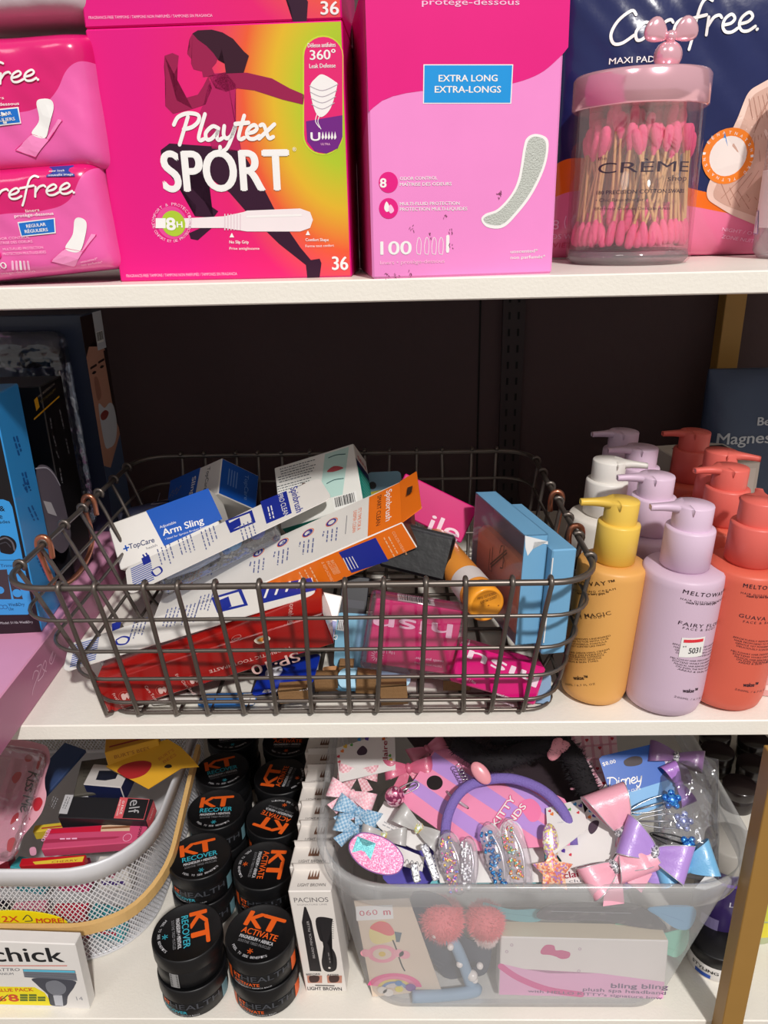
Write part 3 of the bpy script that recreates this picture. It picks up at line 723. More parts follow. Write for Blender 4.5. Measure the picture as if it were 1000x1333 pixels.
# ---- navy maxi pad pouch
pb = PZ(735, 336, Z1); Yp = .586
C = lay(PY(742, -60, Yp), PY(1140, -70, Yp), PY(722, 338, Yp), .05)
C.M.translation.z = max(C.M.translation.z, Z1+.001)
P = Puff(C.M, C.w, C.d, C.h, p=5, q=2, wr=.003, ws=28, seed=11)
R = root('pad_pouch', 'large navy pouch with white script and an orange stripe, behind the swab jar', 'package', C.M); F = P.front; z = zc(700, 0, 3.333)
nv = mat((24, 34, 84), .24, coat=.4); og = mat((236, 110, 20), .3, coat=.3); pk = mat((236, 120, 160), .3, coat=.3)
b1 = [F.pix(*c) for c in [(700, 222), (730, 212), (765, 205), (800, 215), (860, 235), (950, 255), (1160, 262)]]
b2 = [F.pix(*c) for c in [(700, 262), (730, 255), (765, 247), (800, 248), (860, 262), (920, 272), (1160, 300)]]
g = G(); P.mesh(g, wave_mat([(24, 34, 84), (236, 110, 20), (236, 120, 160)], [b1, b2], C.w, C.h, .24), 90, 90); g.build('pouch_film', R)
g = G()
script(g, F, 'Carefree.', (793, 58), (992, 38), 24, WHT, .17, .25, e=4)
text(g, F, 'MAXI PADS', z((312, 278))[0], z((520, 272))[0], WHT, h=8.5, bold=.015, e=3); text(g, F, 'SERVIETTES MAXI', z((308, 326))[0], z((628, 314))[0], mat((150, 160, 220), .4), h=8.5, e=3)
text(g, F, '8', z((80, 996))[0], z((104, 996))[0], LPK, h=13, e=4); text(g, F, 'PADS WITH WINGS', z((40, 1040))[0], z((330, 1036))[0], LPK, h=7, e=4); text(g, F, 'SERVIETTES À AILES', z((20, 1080))[0], z((370, 1072))[0], mat((214, 60, 110)), h=7, e=4)
for i in range(2): stroke(g, F, z((132+i*34, 990), (128+i*34, 965), (134+i*34, 938)), 4 if i else 1.2, LPK, e=4)
text(g, F, 'NIGHT / OVERNIGHT', z((812, 1002))[0], z((1080, 1040))[0], LPK, h=5, e=4); text(g, F, 'ZONE NUIT', z((815, 1034))[0], z((960, 1056))[0], LPK, h=5, e=4)
g.build('lettering', R)
g = G(); tan = mat((206, 166, 150), .5)
poly(g, F, z((1100, 350), (1000, 360), (930, 385), (895, 440), (890, 520), (870, 580), (800, 700), (745, 790), (740, 860), (800, 900), (900, 950), (1100, 960)), mat((232, 200, 186), .5), 2, True)
poly(g, F, z((1100, 380), (1000, 385), (940, 410), (912, 460), (905, 540), (870, 640), (800, 760), (765, 840), (800, 880), (900, 915), (1100, 930)), tan, 3, True)
ln = mat((170, 120, 104), .5)
for i in range(5):
    stroke(g, F, z((800+i*36, 800+i*14), (842+i*40, 890+i*8)), .7, ln, e=5); stroke(g, F, z((925+i*14, 600-i*6), (905+i*30, 680+i*10)), .7, ln, e=5); stroke(g, F, z((915+i*20, 430-i*6), (930+i*22, 520-i*4)), .7, ln, e=5)
    stroke(g, F, z((955+i*14, 500-i*20), (915+i*6, 640-i*20)), .7, ln, e=5); stroke(g, F, z((900+i*30, 760-i*10), (800+i*40, 860+i*5)), .7, ln, e=5)
g.build('pad_print', R)
g = G(); a, b = F.pix(*z((826, 678))[0]); k = abs(F.pix(*z((926, 678))[0])[0]-a)/100
ring_ab(g, F, a, b, 80*k, 112*k, mat((238, 130, 40), .35), 5); disc_ab(g, F, a, b, 80*k, mat((238, 226, 220), .4), 5)
poly(g, F, z((812, 575), (826, 640), (840, 665), (786, 668)), mat((60, 130, 200)), 6); poly(g, F, z((770, 700), (860, 700), (830, 725), (790, 724)), mat((120, 180, 220)), 6, True)
for i, ch in enumerate('INSTANTANÉE INSTANTLY DRY'):
    t = pi*2*i/25; x, y = z((826+97*cos(t), 678-97*sin(t)))[0]
    if ch != ' ': text(g, F, ch, (x-1.6*sin(t), y-1.6*cos(t)), (x+1.6*sin(t), y+1.6*cos(t)), WHT, h=4, e=6)
g.build('drop_badge', R)

# ---- swab jar
CG = clear((255, 250, 251), .015, .04, .04, fr=.22)
def jar(px_l, px_r, py, pxs=None):
    c = PZ((px_l+px_r)/2, py, Z1); l = PZ(px_l, py, Z1); r = PZ(px_r, py, Z1); return c, (r-l).length/2
c = PZ(836, 346, Z1); c.y += .037; rj = 157/995/2*(c.dot(CF))*.985
M = T3((c.x, c.y, Z1)); hj = .1015
I = Face(M, (0, 0, 0), (1, 0, 0), (0, 0, 1)); htop = I.pix(860, 143)[1]; hl = I.pix(860, 98)[1]
R = root('swab_jar', 'clear plastic jar of pink cotton swabs with a rose gold lid', 'jar', M)
g = G(); g.lathe([(rj*.93, 0), (rj, .003), (rj, .008), (rj*1.0, htop+.003), (rj-.0018, htop+.003), (rj-.0018, .009), (0, .009)], CG, 64, cap=False)
g.lathe([(0, .0005), (rj*.9, .0005), (rj*.97, .004), (rj*.95, .0085), (0, .0085)], clear((235, 228, 232), .16, .06, .3), 64, cap=False); g.build('glass_body', R)
RG = mat((250, 196, 208), .16, metal=.62, var=.02)
g = G(); rl = rj*1.035; g.lathe([(rl-.0015, htop), (rl, htop+.001), (rl, hl-.002), (rl-.0015, hl), (rl-.004, hl+.0003), (0, hl+.0006)], RG, 64, cap=False); g.lathe([(0, htop+.0004), (rl-.0015, htop)], RG, 64, cap=False); LID = g.build('lid', R)
kx = I.pix(868, 90)[0]
g = G(); g.lathe([(.006, 0), (.004, .002), (.0055, .004)], RG, 24, M=T3((kx, 0, hl)), cap=False)
g.ball((kx, 0, hl+.0105), .0088, RG, sc=(1, .8, .95), u=24, v=16)
for sx in (-1, 1):
    bm = bmesh.new(); bmesh.ops.create_uvsphere(bm, u_segments=20, v_segments=12, radius=1)
    for v in bm.verts:
        t = max(0, (v.co.x+1)/2); f = .35+.75*t**.8
        v.co = Vector((v.co.x*.0078, v.co.y*.0035*f, v.co.z*.0085*f)) if sx > 0 else Vector((-v.co.x*.0078, v.co.y*.0035*f, v.co.z*.0085*f))
        v.co = Matrix.Rotation(-.55*sx, 3, 'Y') @ v.co
    if sx < 0: bmesh.ops.reverse_faces(bm, faces=bm.faces)
    g.bm(bm, RG, True, T3((kx+sx*.0085, -.002, hl+.0235)))
g.ball((kx, -.002, hl+.0205), .0036, RG, u=14, v=8)
g.build('bow_knob', LID)
g = G(); F = Cyl(M, rj+.0002); z = zc(700, 0, 3.333); dk = mat((62, 50, 62), .5)
text(g, F, 'the', z((262, 696))[0], z((300, 694))[0], dk, h=5, e=2); text(g, F, 'CRÈME', z((262, 754))[0], z((652, 745))[0], dk, h=14, e=2)
text(g, F, 'shop', z((562, 786))[0], z((645, 784))[0], dk, h=8, e=2); text(g, F, '180 PRECISION COTTON SWABS', z((256, 845))[0], z((634, 836))[0], dk, h=5.2, bold=.025, e=2)
text(g, F, '• Chic Reusable Jar', z((252, 876))[0], z((462, 872))[0], dk, h=4.5, e=2); text(g, F, 'Effectively Cleanse Delicate Areas', z((248, 912))[0], z((574, 910))[0], dk, h=4.2, e=2)
g.build('lettering', R)
# swabs
g = G(); L = .071; stick = mat((222, 184, 120), .5); tip = mat((246, 96, 150), .8, bump=.3, bscale=900)
g.tube([(0, 0, .006), (0, 0, L-.006)], .0010, stick, 6, cap=False)
for s in (0, 1):
    g.lathe([(0, 0), (.0018, .0006), (.0029, .003), (.0031, .008), (.0024, .0125), (.0009, .0155)], tip, 8, M=(T3((0, 0, L)) @ Matrix.Rotation(pi, 4, 'X')) if s else Matrix(), cap=False)
sw = g.build('cotton_swab'); lab = 'pink-tipped cotton swab inside the clear jar'
rnd = random.Random(3); k = 0
base = tag(sw, lab, 'cotton swab', 'pink cotton swabs in the jar')
rings = [(rj-.0052, 44), (rj-.011, 36), (rj-.017, 26), (rj-.023, 16)]
for rr, n in rings:
    for i in range(n):
        a = 2*pi*(i+rnd.uniform(-.3, .3))/n; tw = rnd.uniform(-.7, .9); b = Vector((rr*cos(a), rr*sin(a), .0098+(rnd.uniform(0, .003) if rr > .032 else rnd.uniform(.002, .016))))
        a2 = a+tw; r2 = min(rr, rj-.0056)*rnd.uniform(.82, 1.0); t = Vector((r2*cos(a2), r2*sin(a2), b.z+.07)) - b
        t.normalize(); q = t.to_track_quat('Z', 'Y').to_matrix().to_4x4(); o = base if k == 0 else base.copy()
        if k: SC.collection.objects.link(o)
        o.matrix_world = M @ T3(b) @ q; k += 1
# upper layer seen behind, standing taller
for i in range(16):
    a = rnd.uniform(.15*pi, .85*pi); rr = rnd.uniform(.5, .8)*rj; b = Vector((rr*cos(a), rr*sin(a), .024))
    o = base.copy(); SC.collection.objects.link(o); o.matrix_world = M @ T3(b) @ Matrix.Rotation(rnd.uniform(-.12, .12), 4, 'Y')
# ---- second jar, cut by the right frame edge
c = PZ(1040, 334, Z1); M = T3((c.x+.001, c.y-.012, Z1)); R = root('toiletry_jar', 'clear jar with a white paper label at the right end of the upper shelf', 'jar', M); rr = .036
h2 = Face(M, (0, 0, 0), (1, 0, 0), (0, 0, 1)).pix(1000, 112)[1]
g = G(); g.lathe([(rr*.9, 0), (rr, .005), (rr, h2-.006), (rr*.85, h2), (0, h2)], clear((244, 236, 240), .22, .06, .3), 48); g.build('jar_body', R)
g = G(); g.lathe([(rr+.0003, .02), (rr+.0003, .056)], mat((236, 232, 236), .5), 48, cap=False); g.build('paper_label', R)
g = G(); F = Cyl(M, rr+.0005); poly(g, F, [(977.5, 275), (988, 274), (987, 305), (976, 304)], mat((150, 130, 190)), 2); poly(g, F, [(978.2, 276), (987.4, 275), (986.2, 304), (976.8, 303)], mat((232, 228, 238)), 3)
disc(g, F, (982, 290), 3.4, mat((110, 84, 160)), 4, 12); g.build('label_mark', R)
# ================================================================ middle shelf, left end
px_ = mat((206, 138, 172), .35, var=.05)
zt = -.2965
g = G(); M = T3((-.274, .385, Z2)) @ Matrix.Rotation(.03, 4, 'Z')
R = root('gift_box', 'wide flat pink box with a handwritten word on its side, jutting over the shelf edge', 'box', M)
H = zt-Z2
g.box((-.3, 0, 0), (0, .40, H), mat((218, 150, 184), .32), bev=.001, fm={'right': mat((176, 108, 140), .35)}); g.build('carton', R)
g = G(); F = Face(M, (0, 0, 0), (0, 1, 0), (0, 0, 1)); wp = mat((226, 180, 204), .4); z = zc(0, 800, 2.5)
for st in [((105, 210), (112, 185), (125, 190), (108, 240), (104, 262)), ((120, 170), (135, 165), (122, 215), (138, 200), (142, 190)), ((140, 195), (150, 165), (146, 150), (138, 175), (150, 185)), ((165, 150), (172, 120), (160, 150), (168, 160), (180, 130))]:
    stroke(g, F, z(*st), 1.0, wp, e=3)
g.build('handwriting', R)
# blue trimmer carton
def corner_box(name, label, bx, by, depth_px, top, wid, m, fm):
    a = PZ(bx, by, zt+.0004); b = PZ(*depth_px, zt+.0004); y = Vector((b.x-a.x, b.y-a.y, 0)); D = y.length; y.normalize(); x = Vector((y.y, -y.x, 0))
    M = mat3(x, y, (0, 0, 1), a-x*wid); C = Carton(M, wid, D, .1); C.h = C.right.pix(*top)[1]; C = Carton(M, wid, D, C.h)
    return C, carton(C, name, label, 'box', m, fm)
sky = mat((52, 146, 214), .3, coat=.2); blk = mat((16, 15, 18), .35, coat=.15); brn = mat((34, 24, 30), .35)
C, R = corner_box('trimmer_carton', 'sky blue and black carton with a shaver picture, at the left frame edge', 55, 822, (80, 786), (23, 499), .13, sky, {'front': blk, 'top': mat((60, 140, 196), .3)})
F = C.front; g = G(); z = zc(0, 620, 5)
poly(g, F, z((-300, 150), (20, 150), (60, 165), (80, 200), (200, 800), (213, 850), (200, 888), (180, 900), (-300, 905)), sky, 1)
poly(g, F, z((-300, 905), (-300, 1030), (275, 1020), (235, 905)), brn, 1)
stroke(g, F, z((-200, 545), (140, 545)), .6, blk, e=2); 
poly(g, F, z((0, 395), (50, 388), (95, 415), (108, 460), (80, 505), (20, 500), (0, 480)), blk, 2, True)
stroke(g, F, z((0, 410), (40, 400), (80, 430), (95, 480)), 2.2, mat((130, 130, 140), .2, metal=.7), e=3); stroke(g, F, z((0, 440), (40, 430), (70, 460)), 1.5, mat((90, 90, 100), .2, metal=.7), e=3)
poly(g, F, z((-20, 610), (45, 605), (60, 700), (75, 800), (-20, 800)), mat((60, 50, 56)), 2); poly(g, F, z((50, 640), (105, 640), (150, 800), (90, 798)), mat((60, 50, 56)), 2)
disc(g, F, z((0, 740))[0], 5.5, sky, 3); disc(g, F, z((112, 760))[0], 6, sky, 3)
text(g, F, '&', z((0, 226))[0], z((34, 226))[0], blk, h=7, bold=.01, e=3); text(g, F, 'e', z((0, 276))[0], z((18, 276))[0], blk, h=7, e=3); text(g, F, 'Blades', z((-30, 308))[0], z((66, 304))[0], blk, h=4.4, e=3)
text(g, F, 'on Trimmer', z((-40, 592))[0], z((130, 588))[0], mat((20, 60, 110)), h=4, e=3); text(g, F, 'Wet&Dry', z((56, 846))[0], z((162, 842))[0], mat((20, 50, 90)), h=4.4, e=3); text(g, F, 'Use', z((58, 872))[0], z((90, 871))[0], mat((20, 50, 90)), h=4.4, e=3)
for k in (8, 34): disc(g, F, z((k, 850))[0], 3.2, mat((30, 80, 140)), 3, 14); disc(g, F, z((k, 850))[0], 2.4, sky, 4, 14)
text(g, F, 'Model: 5110s Wet&Dry', z((5, 962))[0], z((216, 954))[0], mat((190, 190, 196)), h=3.2, e=3)
g.build('front_print', R)
g = G(); F = C.right; ink = mat((24, 84, 150), .4)
for q in ([(118, 930), (160, 1070)], [(180, 1190), (215, 1320)]):
    greek(g, F, (q[0][0]/5.55, 400+q[0][1]/5.55), (q[1][0]/5.55, 400+q[1][1]/5.55), 2, 4, ink, h=2.4)
for q in ([(170, 40), (200, 95)], [(205, 190), (255, 300)], [(262, 520), (320, 640)]):
    a, b = z(*q); greek(g, F, a, b, 2, 5, ink, h=2)
g.build('side_print', R)
# black carton behind it
C, R = corner_box('razor_carton', 'tall black carton with a thin yellow band, behind the sky blue carton', 99, 756, (122, 728), (36, 511), .12, blk, {'top': mat((30, 26, 30), .35)})
F = C.right; g = G(); yl = mat((216, 160, 30), .4); z = zc(0, 400, 5.55)
stroke(g, F, z((246, 808), (425, 645)), 1.1, yl, e=2); poly(g, F, z((245, 670), (268, 645), (285, 720), (262, 750)), yl, 2)
text(g, F, 'MICROTOUCH', z((280, 655))[0], z((392, 560))[0], mat((150, 140, 130)), h=2.8, e=2); text(g, F, 'TITANIUM', z((292, 700))[0], z((402, 600))[0], mat((120, 104, 60)), h=3.4, e=2)
for q in (((362, 800), (375, 890)), ((385, 930), (405, 1010)), ((430, 740), (465, 900)), ((405, 1040), (430, 1100)), ((475, 950), (505, 1090)), ((430, 1160), (455, 1300))):
    greek(g, F, *z(*q), 1, 3, mat((110, 108, 112)), h=1.6, e=2)
g.build('side_print', R)
g = G(); F = C.right; poly(g, F, [(47, 612), (60, 606), (74, 622), (85, 660), (92, 700), (80, 720), (62, 700), (52, 660)], mat((96, 88, 98), .4), 2, True); stroke(g, F, [(46, 610), (60, 609), (70, 618), (78, 632)], 1.1, mat((170, 166, 176)), e=3)
poly(g, F, [(56, 652), (66, 654), (74, 672), (62, 668)], mat((180, 176, 180)), 4); g.build('shaver_print', R)
# clamshell with portrait card
a = PY(103, 420, .72); M = mat3((1, 0, 0), (0, 1, 0), (0, 0, 1), Vector((PY(103, 412, .72).x-.125, .72, zt+.0005)))
Mx = Matrix.Rotation(-.05, 4, 'Z'); C = Carton(M @ T3((.125, 0, 0)) @ Mx @ T3((-.125, 0, 0)), .125, .05, .1); hh = C.front.pix(103, 410)[1]; C = Carton(C.M, .125, .05, hh)
R = root('clamshell_pack', 'tall clear plastic clamshell with a portrait card on its side, at the back left', 'package', C.M)
g = G(); dkb = mat((44, 54, 76), .35, coat=.2); g.box((0, .004, 0), (C.w, C.d, C.h), dkb, bev=.001, fm={'right': mat((54, 64, 88), .4)}); g.build('card_insert', R)
g = G(); g.box((.002, -.03, .01), (C.w-.012, .003, C.h-.012), clear((225, 230, 240), .05, .1, .25, body=(140, 150, 170), bump=.3), bev=.012, seg=4, smooth=True); g.build('plastic_dome', R)
g = G(); F = C.front; g.lathe([(.03, 0), (.034, .006), (.034, .012), (.026, .015), (.02, .012)], mat((12, 12, 14), .15, coat=.5), 36, M=T3((.072, -.002, F.pix(60, 475)[1])) @ Matrix.Scale(.45, 4, (0, 1, 0)))
g.build('shaver_head', R)
F = C.right; q = lambda *p: [(x*C.d, y*C.h) for x, y in p]; g = G()
skin = mat((190, 140, 118), .5); shad = mat((160, 110, 92), .5); hr = mat((44, 28, 26), .5); foam = mat((196, 200, 206), .6); shirt = mat((70, 88, 118), .5)
poly_ab(g, F, q((.02, .99), (.98, .99), (.98, .33), (.02, .28)), skin, 1)
poly_ab(g, F, q((.02, .99), (.98, .99), (.98, .80), (.8, .84), (.5, .88), (.2, .86), (.02, .82)), hr, 2)
poly_ab(g, F, q((.02, .33), (.3, .3), (.98, .42), (.98, .02), (.02, .02)), shirt, 2)
poly_ab(g, F, q((.8, .82), (.98, .82), (.98, .45), (.86, .5), (.9, .65)), hr, 2)
poly_ab(g, F, q((.2, .6), (.45, .575), (.7, .585), (.88, .56), (.9, .47), (.7, .4), (.4, .39), (.2, .42)), foam, 3, True)
poly_ab(g, F, q((.22, .555), (.45, .565), (.6, .545), (.45, .525), (.25, .53)), mat((140, 60, 56)), 4, True)
poly_ab(g, F, q((.2, .72), (.36, .715), (.4, .64), (.24, .62), (.18, .65)), shad, 3, True)
for a, b in ((.24, .745), (.62, .755)):
    poly_ab(g, F, q((a-.1, b), (a, b+.007), (a+.1, b), (a, b-.006)), mat((30, 20, 20)), 4, True); stroke_ab(g, F, q((a-.12, b+.024), (a+.14, b+.028)), .0022, hr, e=4)
poly_ab(g, F, q((.55, .995), (.95, .995), (.95, .83), (.55, .83)), foam, 5); barcode_ab(g, F, .58*C.d, .86*C.h, .3*C.d, .05*C.h, 6, 10)
g.build('portrait_print', R)
# ================================================================ pump bottles
SPEC = {'yellow': ((220, 162, 88), (230, 192, 84)), 'lilac': ((206, 180, 200), (218, 192, 214)), 'coral': ((214, 98, 78), (222, 104, 94)), 'white': ((222, 216, 206), (226, 222, 216))}
RB = .0272
def bottle(kind, label, base_px, turn, group='matte pump bottles', r=RB, lean_=.042):
    """base_px = photo pixel of the lowest front point of the base; turn = spout direction (0 = towards the left)"""
    b, c = SPEC[kind]; body = mat(b, .45, bump=.03, bscale=900, var=.02); cap = mat(c, .4, var=.02)
    if len(base_px) == 2: p = PZ(*base_px, Z2); p.y += r*.93
    else: p = Vector(base_px)
    M = T3((p.x, p.y, Z2+.0006)) @ Matrix.Rotation(lean_, 4, 'Y'); R = root('pump_bottle', label, 'bottle', M, group)
    g = G(); H = .1065
    g.lathe([(r*.8, 0), (r*.93, .002), (r*.99, .008), (r, .016), (r, H-.007), (r*.985, H-.0025), (r*.93, H-.0006), (r*.6, H)], body, 56); g.build('body', R)
    g = G(); rc = r*.60
    g.lathe([(rc*.9, H-.0005), (rc*.93, H+.001), (rc, H+.0015), (rc, H+.0275), (rc*.97, H+.0287), (rc*.8, H+.0289)], cap, 44); g.build('collar', R)
    g = G(); rh = r*.475; t = H+.045
    g.lathe([(rh*.98, H+.0285), (rh, H+.030), (rh, t-.0008), (rh*.97, t), (0, t+.0006)], cap, 40)
    hd = g.build('pump_head', R)
    g = G(); vs = []; n = 14
    for i in range(n+1):
        u = i/n; x = -(rh*.35+u*.0245); w_ = (rh*.86)*(1-u)**3.4+.0028; top = t+.0003-.0004*u; hgt = .0018*(1-u)+.0036; dz = -.0012*u*u
        k = w_
        for yy, zz in ((-k, top+dz-.0009), (-k*.75, top+dz), (k*.75, top+dz), (k, top+dz-.0009), (k*.9, top-hgt+dz), (-k*.9, top-hgt+dz)): vs.append((x, yy, zz))
    fs = [list(range(6)), [n*6+j for j in range(6)][::-1]]
    for i in range(n):
        for j in range(6): fs.append((i*6+j, i*6+(j+1) % 6, (i+1)*6+(j+1) % 6, (i+1)*6+j))
    g.add(vs, fs, cap, True, Matrix.Rotation(turn, 4, 'Z')); g.build('spout', hd)
    return R, Cyl(M, r)
def blabel(R, F, z, x, name, kind, ys, lean):
    """print on the front; x = centre column at the first row, ys = rows in crop units, lean = px shift per row unit"""
    ink = mat((52, 34, 46) if kind != 'yellow' else (70, 46, 20), .5); g = G()
    def row(s, y, half, h, **k):
        cx = x+lean*(y-ys[0]); text(g, F, s, z((cx-half, y))[0], z((cx+half, y-1.5))[0], ink, h=h, e=2, **k)
    row('MELTOWAY™', ys[0], 86, 5.6, bold=.02, sp=1.25); row('HAIR DISSOLVING CREAM', ys[1], 92, 2.8, sp=1.25); row('made by two hairy guys.™', ys[2], 66, 3.2, bold=.02)
    row(name, ys[3], 88 if len(name) > 9 else 78, 5.2, bold=.005, sp=1.15); row('FACE & BODY', ys[4], 66, 3.2, sp=1.4)
    for k in range(4): row(('EFFORTLESSLY REMOVES UNDESIRED', 'HAIR FROM HEAD TO TOE WITH OUR', 'GENTLE YET POWERFUL FORMULA', 'DELICIOUSLY SCENTED LIKE FRESH')[k], ys[5]+k*12, 98-k*6, 2.4)
    for k in range(5): row(('MELTOWAY HAIR DISSOLVING CREAM', 'SOFTENS WHILE DELIVERING A', 'MAGICAL HAIR REMOVAL EXPERIENCE', 'ON EVEN THE MOST SENSITIVE', 'AREAS & SKIN TYPES.')[k], ys[6]+k*12, 100-k*9, 2.4)
    row('wakse™', ys[7], 30, 5.2, bold=.04); row('200ML / 6.7 FL OZ', ys[8], 62, 2.7, sp=1.2)
    g.build('lettering', R)
z = zc(720, 540, 3.175)
R, F = bottle('yellow', 'yellow pump bottle standing beside the wire basket', (780, 922), .0, r=.0240, lean_=.065); blabel(R, F, z, 172, 'MANGO MAGIC', 'yellow', (698, 724, 740, 826, 838, 916, 972, 1094, 1116), -.14)
yb_ = Vector(R.location)
R, F = bottle('lilac', 'lilac pump bottle with a white price sticker, frontmost of the lilac row', (875, 936), 0.02)
blabel(R, F, z, 622, 'FAIRY FLOSS', 'lilac', (736, 762, 778, 864, 884, 948, 1004, 1146, 1166), -.14)
lp = Vector(R.location)
g = G(); a0, b1 = F.pix(*z((533, 920))[0]); a1, b0 = F.pix(*z((613, 994))[0]); rect_ab(g, F, a0, b0, a1, b1, mat((236, 234, 230), .4), 5, n=8); rect_ab(g, F, a0+.0015, b1-.0035, a1-.0015, b1-.0012, mat((220, 50, 60)), 8, n=8)
text(g, F, '5031', z((558, 985))[0], z((606, 980))[0], mat((60, 60, 66)), h=7.5, bold=.01, e=9); text(g, F, 'H', z((538, 960))[0], z((550, 959))[0], mat((50, 50, 60)), h=2, bold=.03, e=7); g.build('price_sticker', R)
R, F = bottle('coral', 'coral pump bottle, frontmost of the coral row', (957, 929), -1.95)
blabel(R, F, z, 872, 'GUAVA BURST', 'coral', (712, 738, 752, 834, 858, 920, 976, 1122, 1136), -.14); cp = Vector(R.location)
def head_at(px, py, dz=.1485):
    return PZ(px, py, Z2+dz)
for kind, lab, hp, tr in (('lilac', 'lilac pump bottle, second from the front in the lilac row', (844, 624), 0.0), ('lilac', 'lilac pump bottle, third from the front in the lilac row', (826, 587), .08), ('lilac', 'lilac pump bottle in shadow, last of the lilac row', (803, 566), .1),
        ('coral', 'coral pump bottle with its spout turned left, second in the coral row', (941, 613), .12), ('coral', 'coral pump bottle with its spout turned right, third in the coral row', (929, 592), 2.75), ('coral', 'coral pump bottle in shadow, last of the coral row', (896, 566), .02),
        ('white', 'white pump bottle behind the yellow one', (783, 604), 3.0)):
    p = head_at(*hp)
    bottle(kind, lab, (p.x, p.y, 0), tr)
# navy pouch and boxes at the right end
C = lay(PY(918, 484, .755), PY(1085, 474, .755), PY(905, 640, .755), .035); C = Carton(mat3((1, 0, 0), (0, 1, 0), (0, 0, 1), Vector((C.M.translation.x, .745, Z2+.0005))), C.w, .035, .1)
C = Carton(C.M, C.w, .03, C.front.pix(930, 484)[1]); P = Puff(C.M, C.w, C.d, C.h, p=6, q=2, wr=.0025, ws=30, seed=21)
R = root('supplement_pouch', 'navy stand-up pouch with pale lettering, behind the coral bottles', 'package', C.M); g = G(); P.mesh(g, mat((52, 66, 92), .5, bump=.2, bscale=90), 40, 50); g.build('pouch_film', R)
g = G(); F = P.front; z = zc(850, 380, 3.92); lt = mat((176, 182, 190), .5)
text(g, F, 'Be', z((535, 682))[0], z((598, 680))[0], lt, h=11, bold=.03, e=3); text(g, F, 'Magnesium', z((325, 778))[0], z((740, 765))[0], lt, h=15, bold=.02, e=3); g.build('lettering', R)
w0 = PZ(945, 582, -.185); M = mat3((.985, .17, 0), (-.17, .985, 0), (0, 0, 1), Vector((.262, .672, Z2+.0004))); C = Carton(M, .07, .065, .1); C = Carton(M, .07, .07, .114)
R = carton(C, 'white_carton', 'white carton with a black label, behind the coral bottles at the right frame edge', 'box', mat((214, 208, 200), .4), bev=.0012)
g = G(); rect_ab(g, C.top, .012, .018, .066, .058, BLK, 2); text_ab(g, C.top, 'BLI', .018, .03, .058, .03, mat((170, 170, 170)), .012, e=3); rect_ab(g, C.front, .004, .065, .066, .108, mat((228, 222, 216), .3), 1); g.build('label', R)
C = stand((989, 906), (1040, 912), (989, 862), Z2+.0004, .04); R = carton(C, 'pink_carton', 'small pink carton cut by the right frame edge, on the middle shelf', 'box', mat((214, 160, 156), .4))
g = G(); rect_ab(g, C.front, .003, C.h*.2, C.w*.8, C.h*.35, mat((236, 210, 204)), 1); g.build('stripe', R)
# ================================================================ wire basket
WIRE = mat((112, 104, 98), .38, metal=.75, var=.1, vscale=120); COP = mat((190, 124, 96), .28, metal=.85, var=.15, vscale=90)
ZR, ZB = -.2155, Z2+.0025
BX0, BX1, BY0, BY1 = -.2625, .1235, .4330, .722
CX0, CX1, CY0, CY1 = -.2190, .1060, .4575, .690
BR = root('wire_basket', 'dark wire basket with copper handles, filled with small packages', 'basket', T3(((BX0+BX1)/2, (BY0+BY1)/2, Z2)))
BI = BR.matrix_world.inverted()
def wire(pts, r, name='wire', m=None, closed=False, n=8):
    g = G(); g.tube(pts, r, m or WIRE, n, closed, M=BI); return g.build(name, BR)
def lv(t): return (BX0+(CX0-BX0)*t, BX1+(CX1-BX1)*t, BY0+(CY0-BY0)*t, BY1+(CY1-BY1)*t, ZR+(ZB-ZR)*t)
wire(rrect(*lv(0)[:4], .030, ZR, 8), .0021, 'rim', closed=True, n=10)
for t in (.225, .46, .68, .875):
    a = lv(t); wire(rrect(a[0]-.004, a[1]+.0025, a[2]-.0012, a[3]+.002, .028, a[4], 7), .00135, 'hoop', closed=True)
def curl(top, inward):
    """the wire end wrapped over the rim"""
    c = Vector(top); i = Vector(inward).normalized()
    return [c+i*(.0036*cos(a))+Vector((0, 0, .0036*sin(a))) for a in [pi*.0-.9, 0, .5, 1.0, 1.57, 2.1, 2.6, pi]]
fx = [(77, 143), (124, 184), (188, 233), (232, 274), (280, 321), (337.6, 362), (395, 407), (449, 456), (499.6, 491), (554.7, 547.5), (606, 603), (667, 638), (717, 679)]
for a, b in fx:
    x0 = PY(a, 761, BY0).x; x1 = PY(b, 936, CY0).x; xb = x1+(x0-x1)*.35
    pts = curl((x0, BY0, ZR), (0, 1, 0))+[(x0+(x1-x0)*t, BY0-.0025+(CY0-BY0)*t, ZR+(ZB-ZR)*t) for t in (.15, .5, .85, .96)]
    pts += [(x1, CY0+.004, ZB-.0004), (x1, CY0+.01, ZB), (xb, CY1-.01, ZB), (xb, CY1-.003, ZB+.001), (xb, CY1+.001, ZB+.006)]
    pts += [(xb+(x0-xb)*t, CY1+.003+(BY1-CY1)*t, ZB+(ZR-ZB)*t) for t in (.3, .6, .98)]
    wire(pts+curl((x0, BY1, ZR), (0, -1, 0))[::-1][:6], .00165)
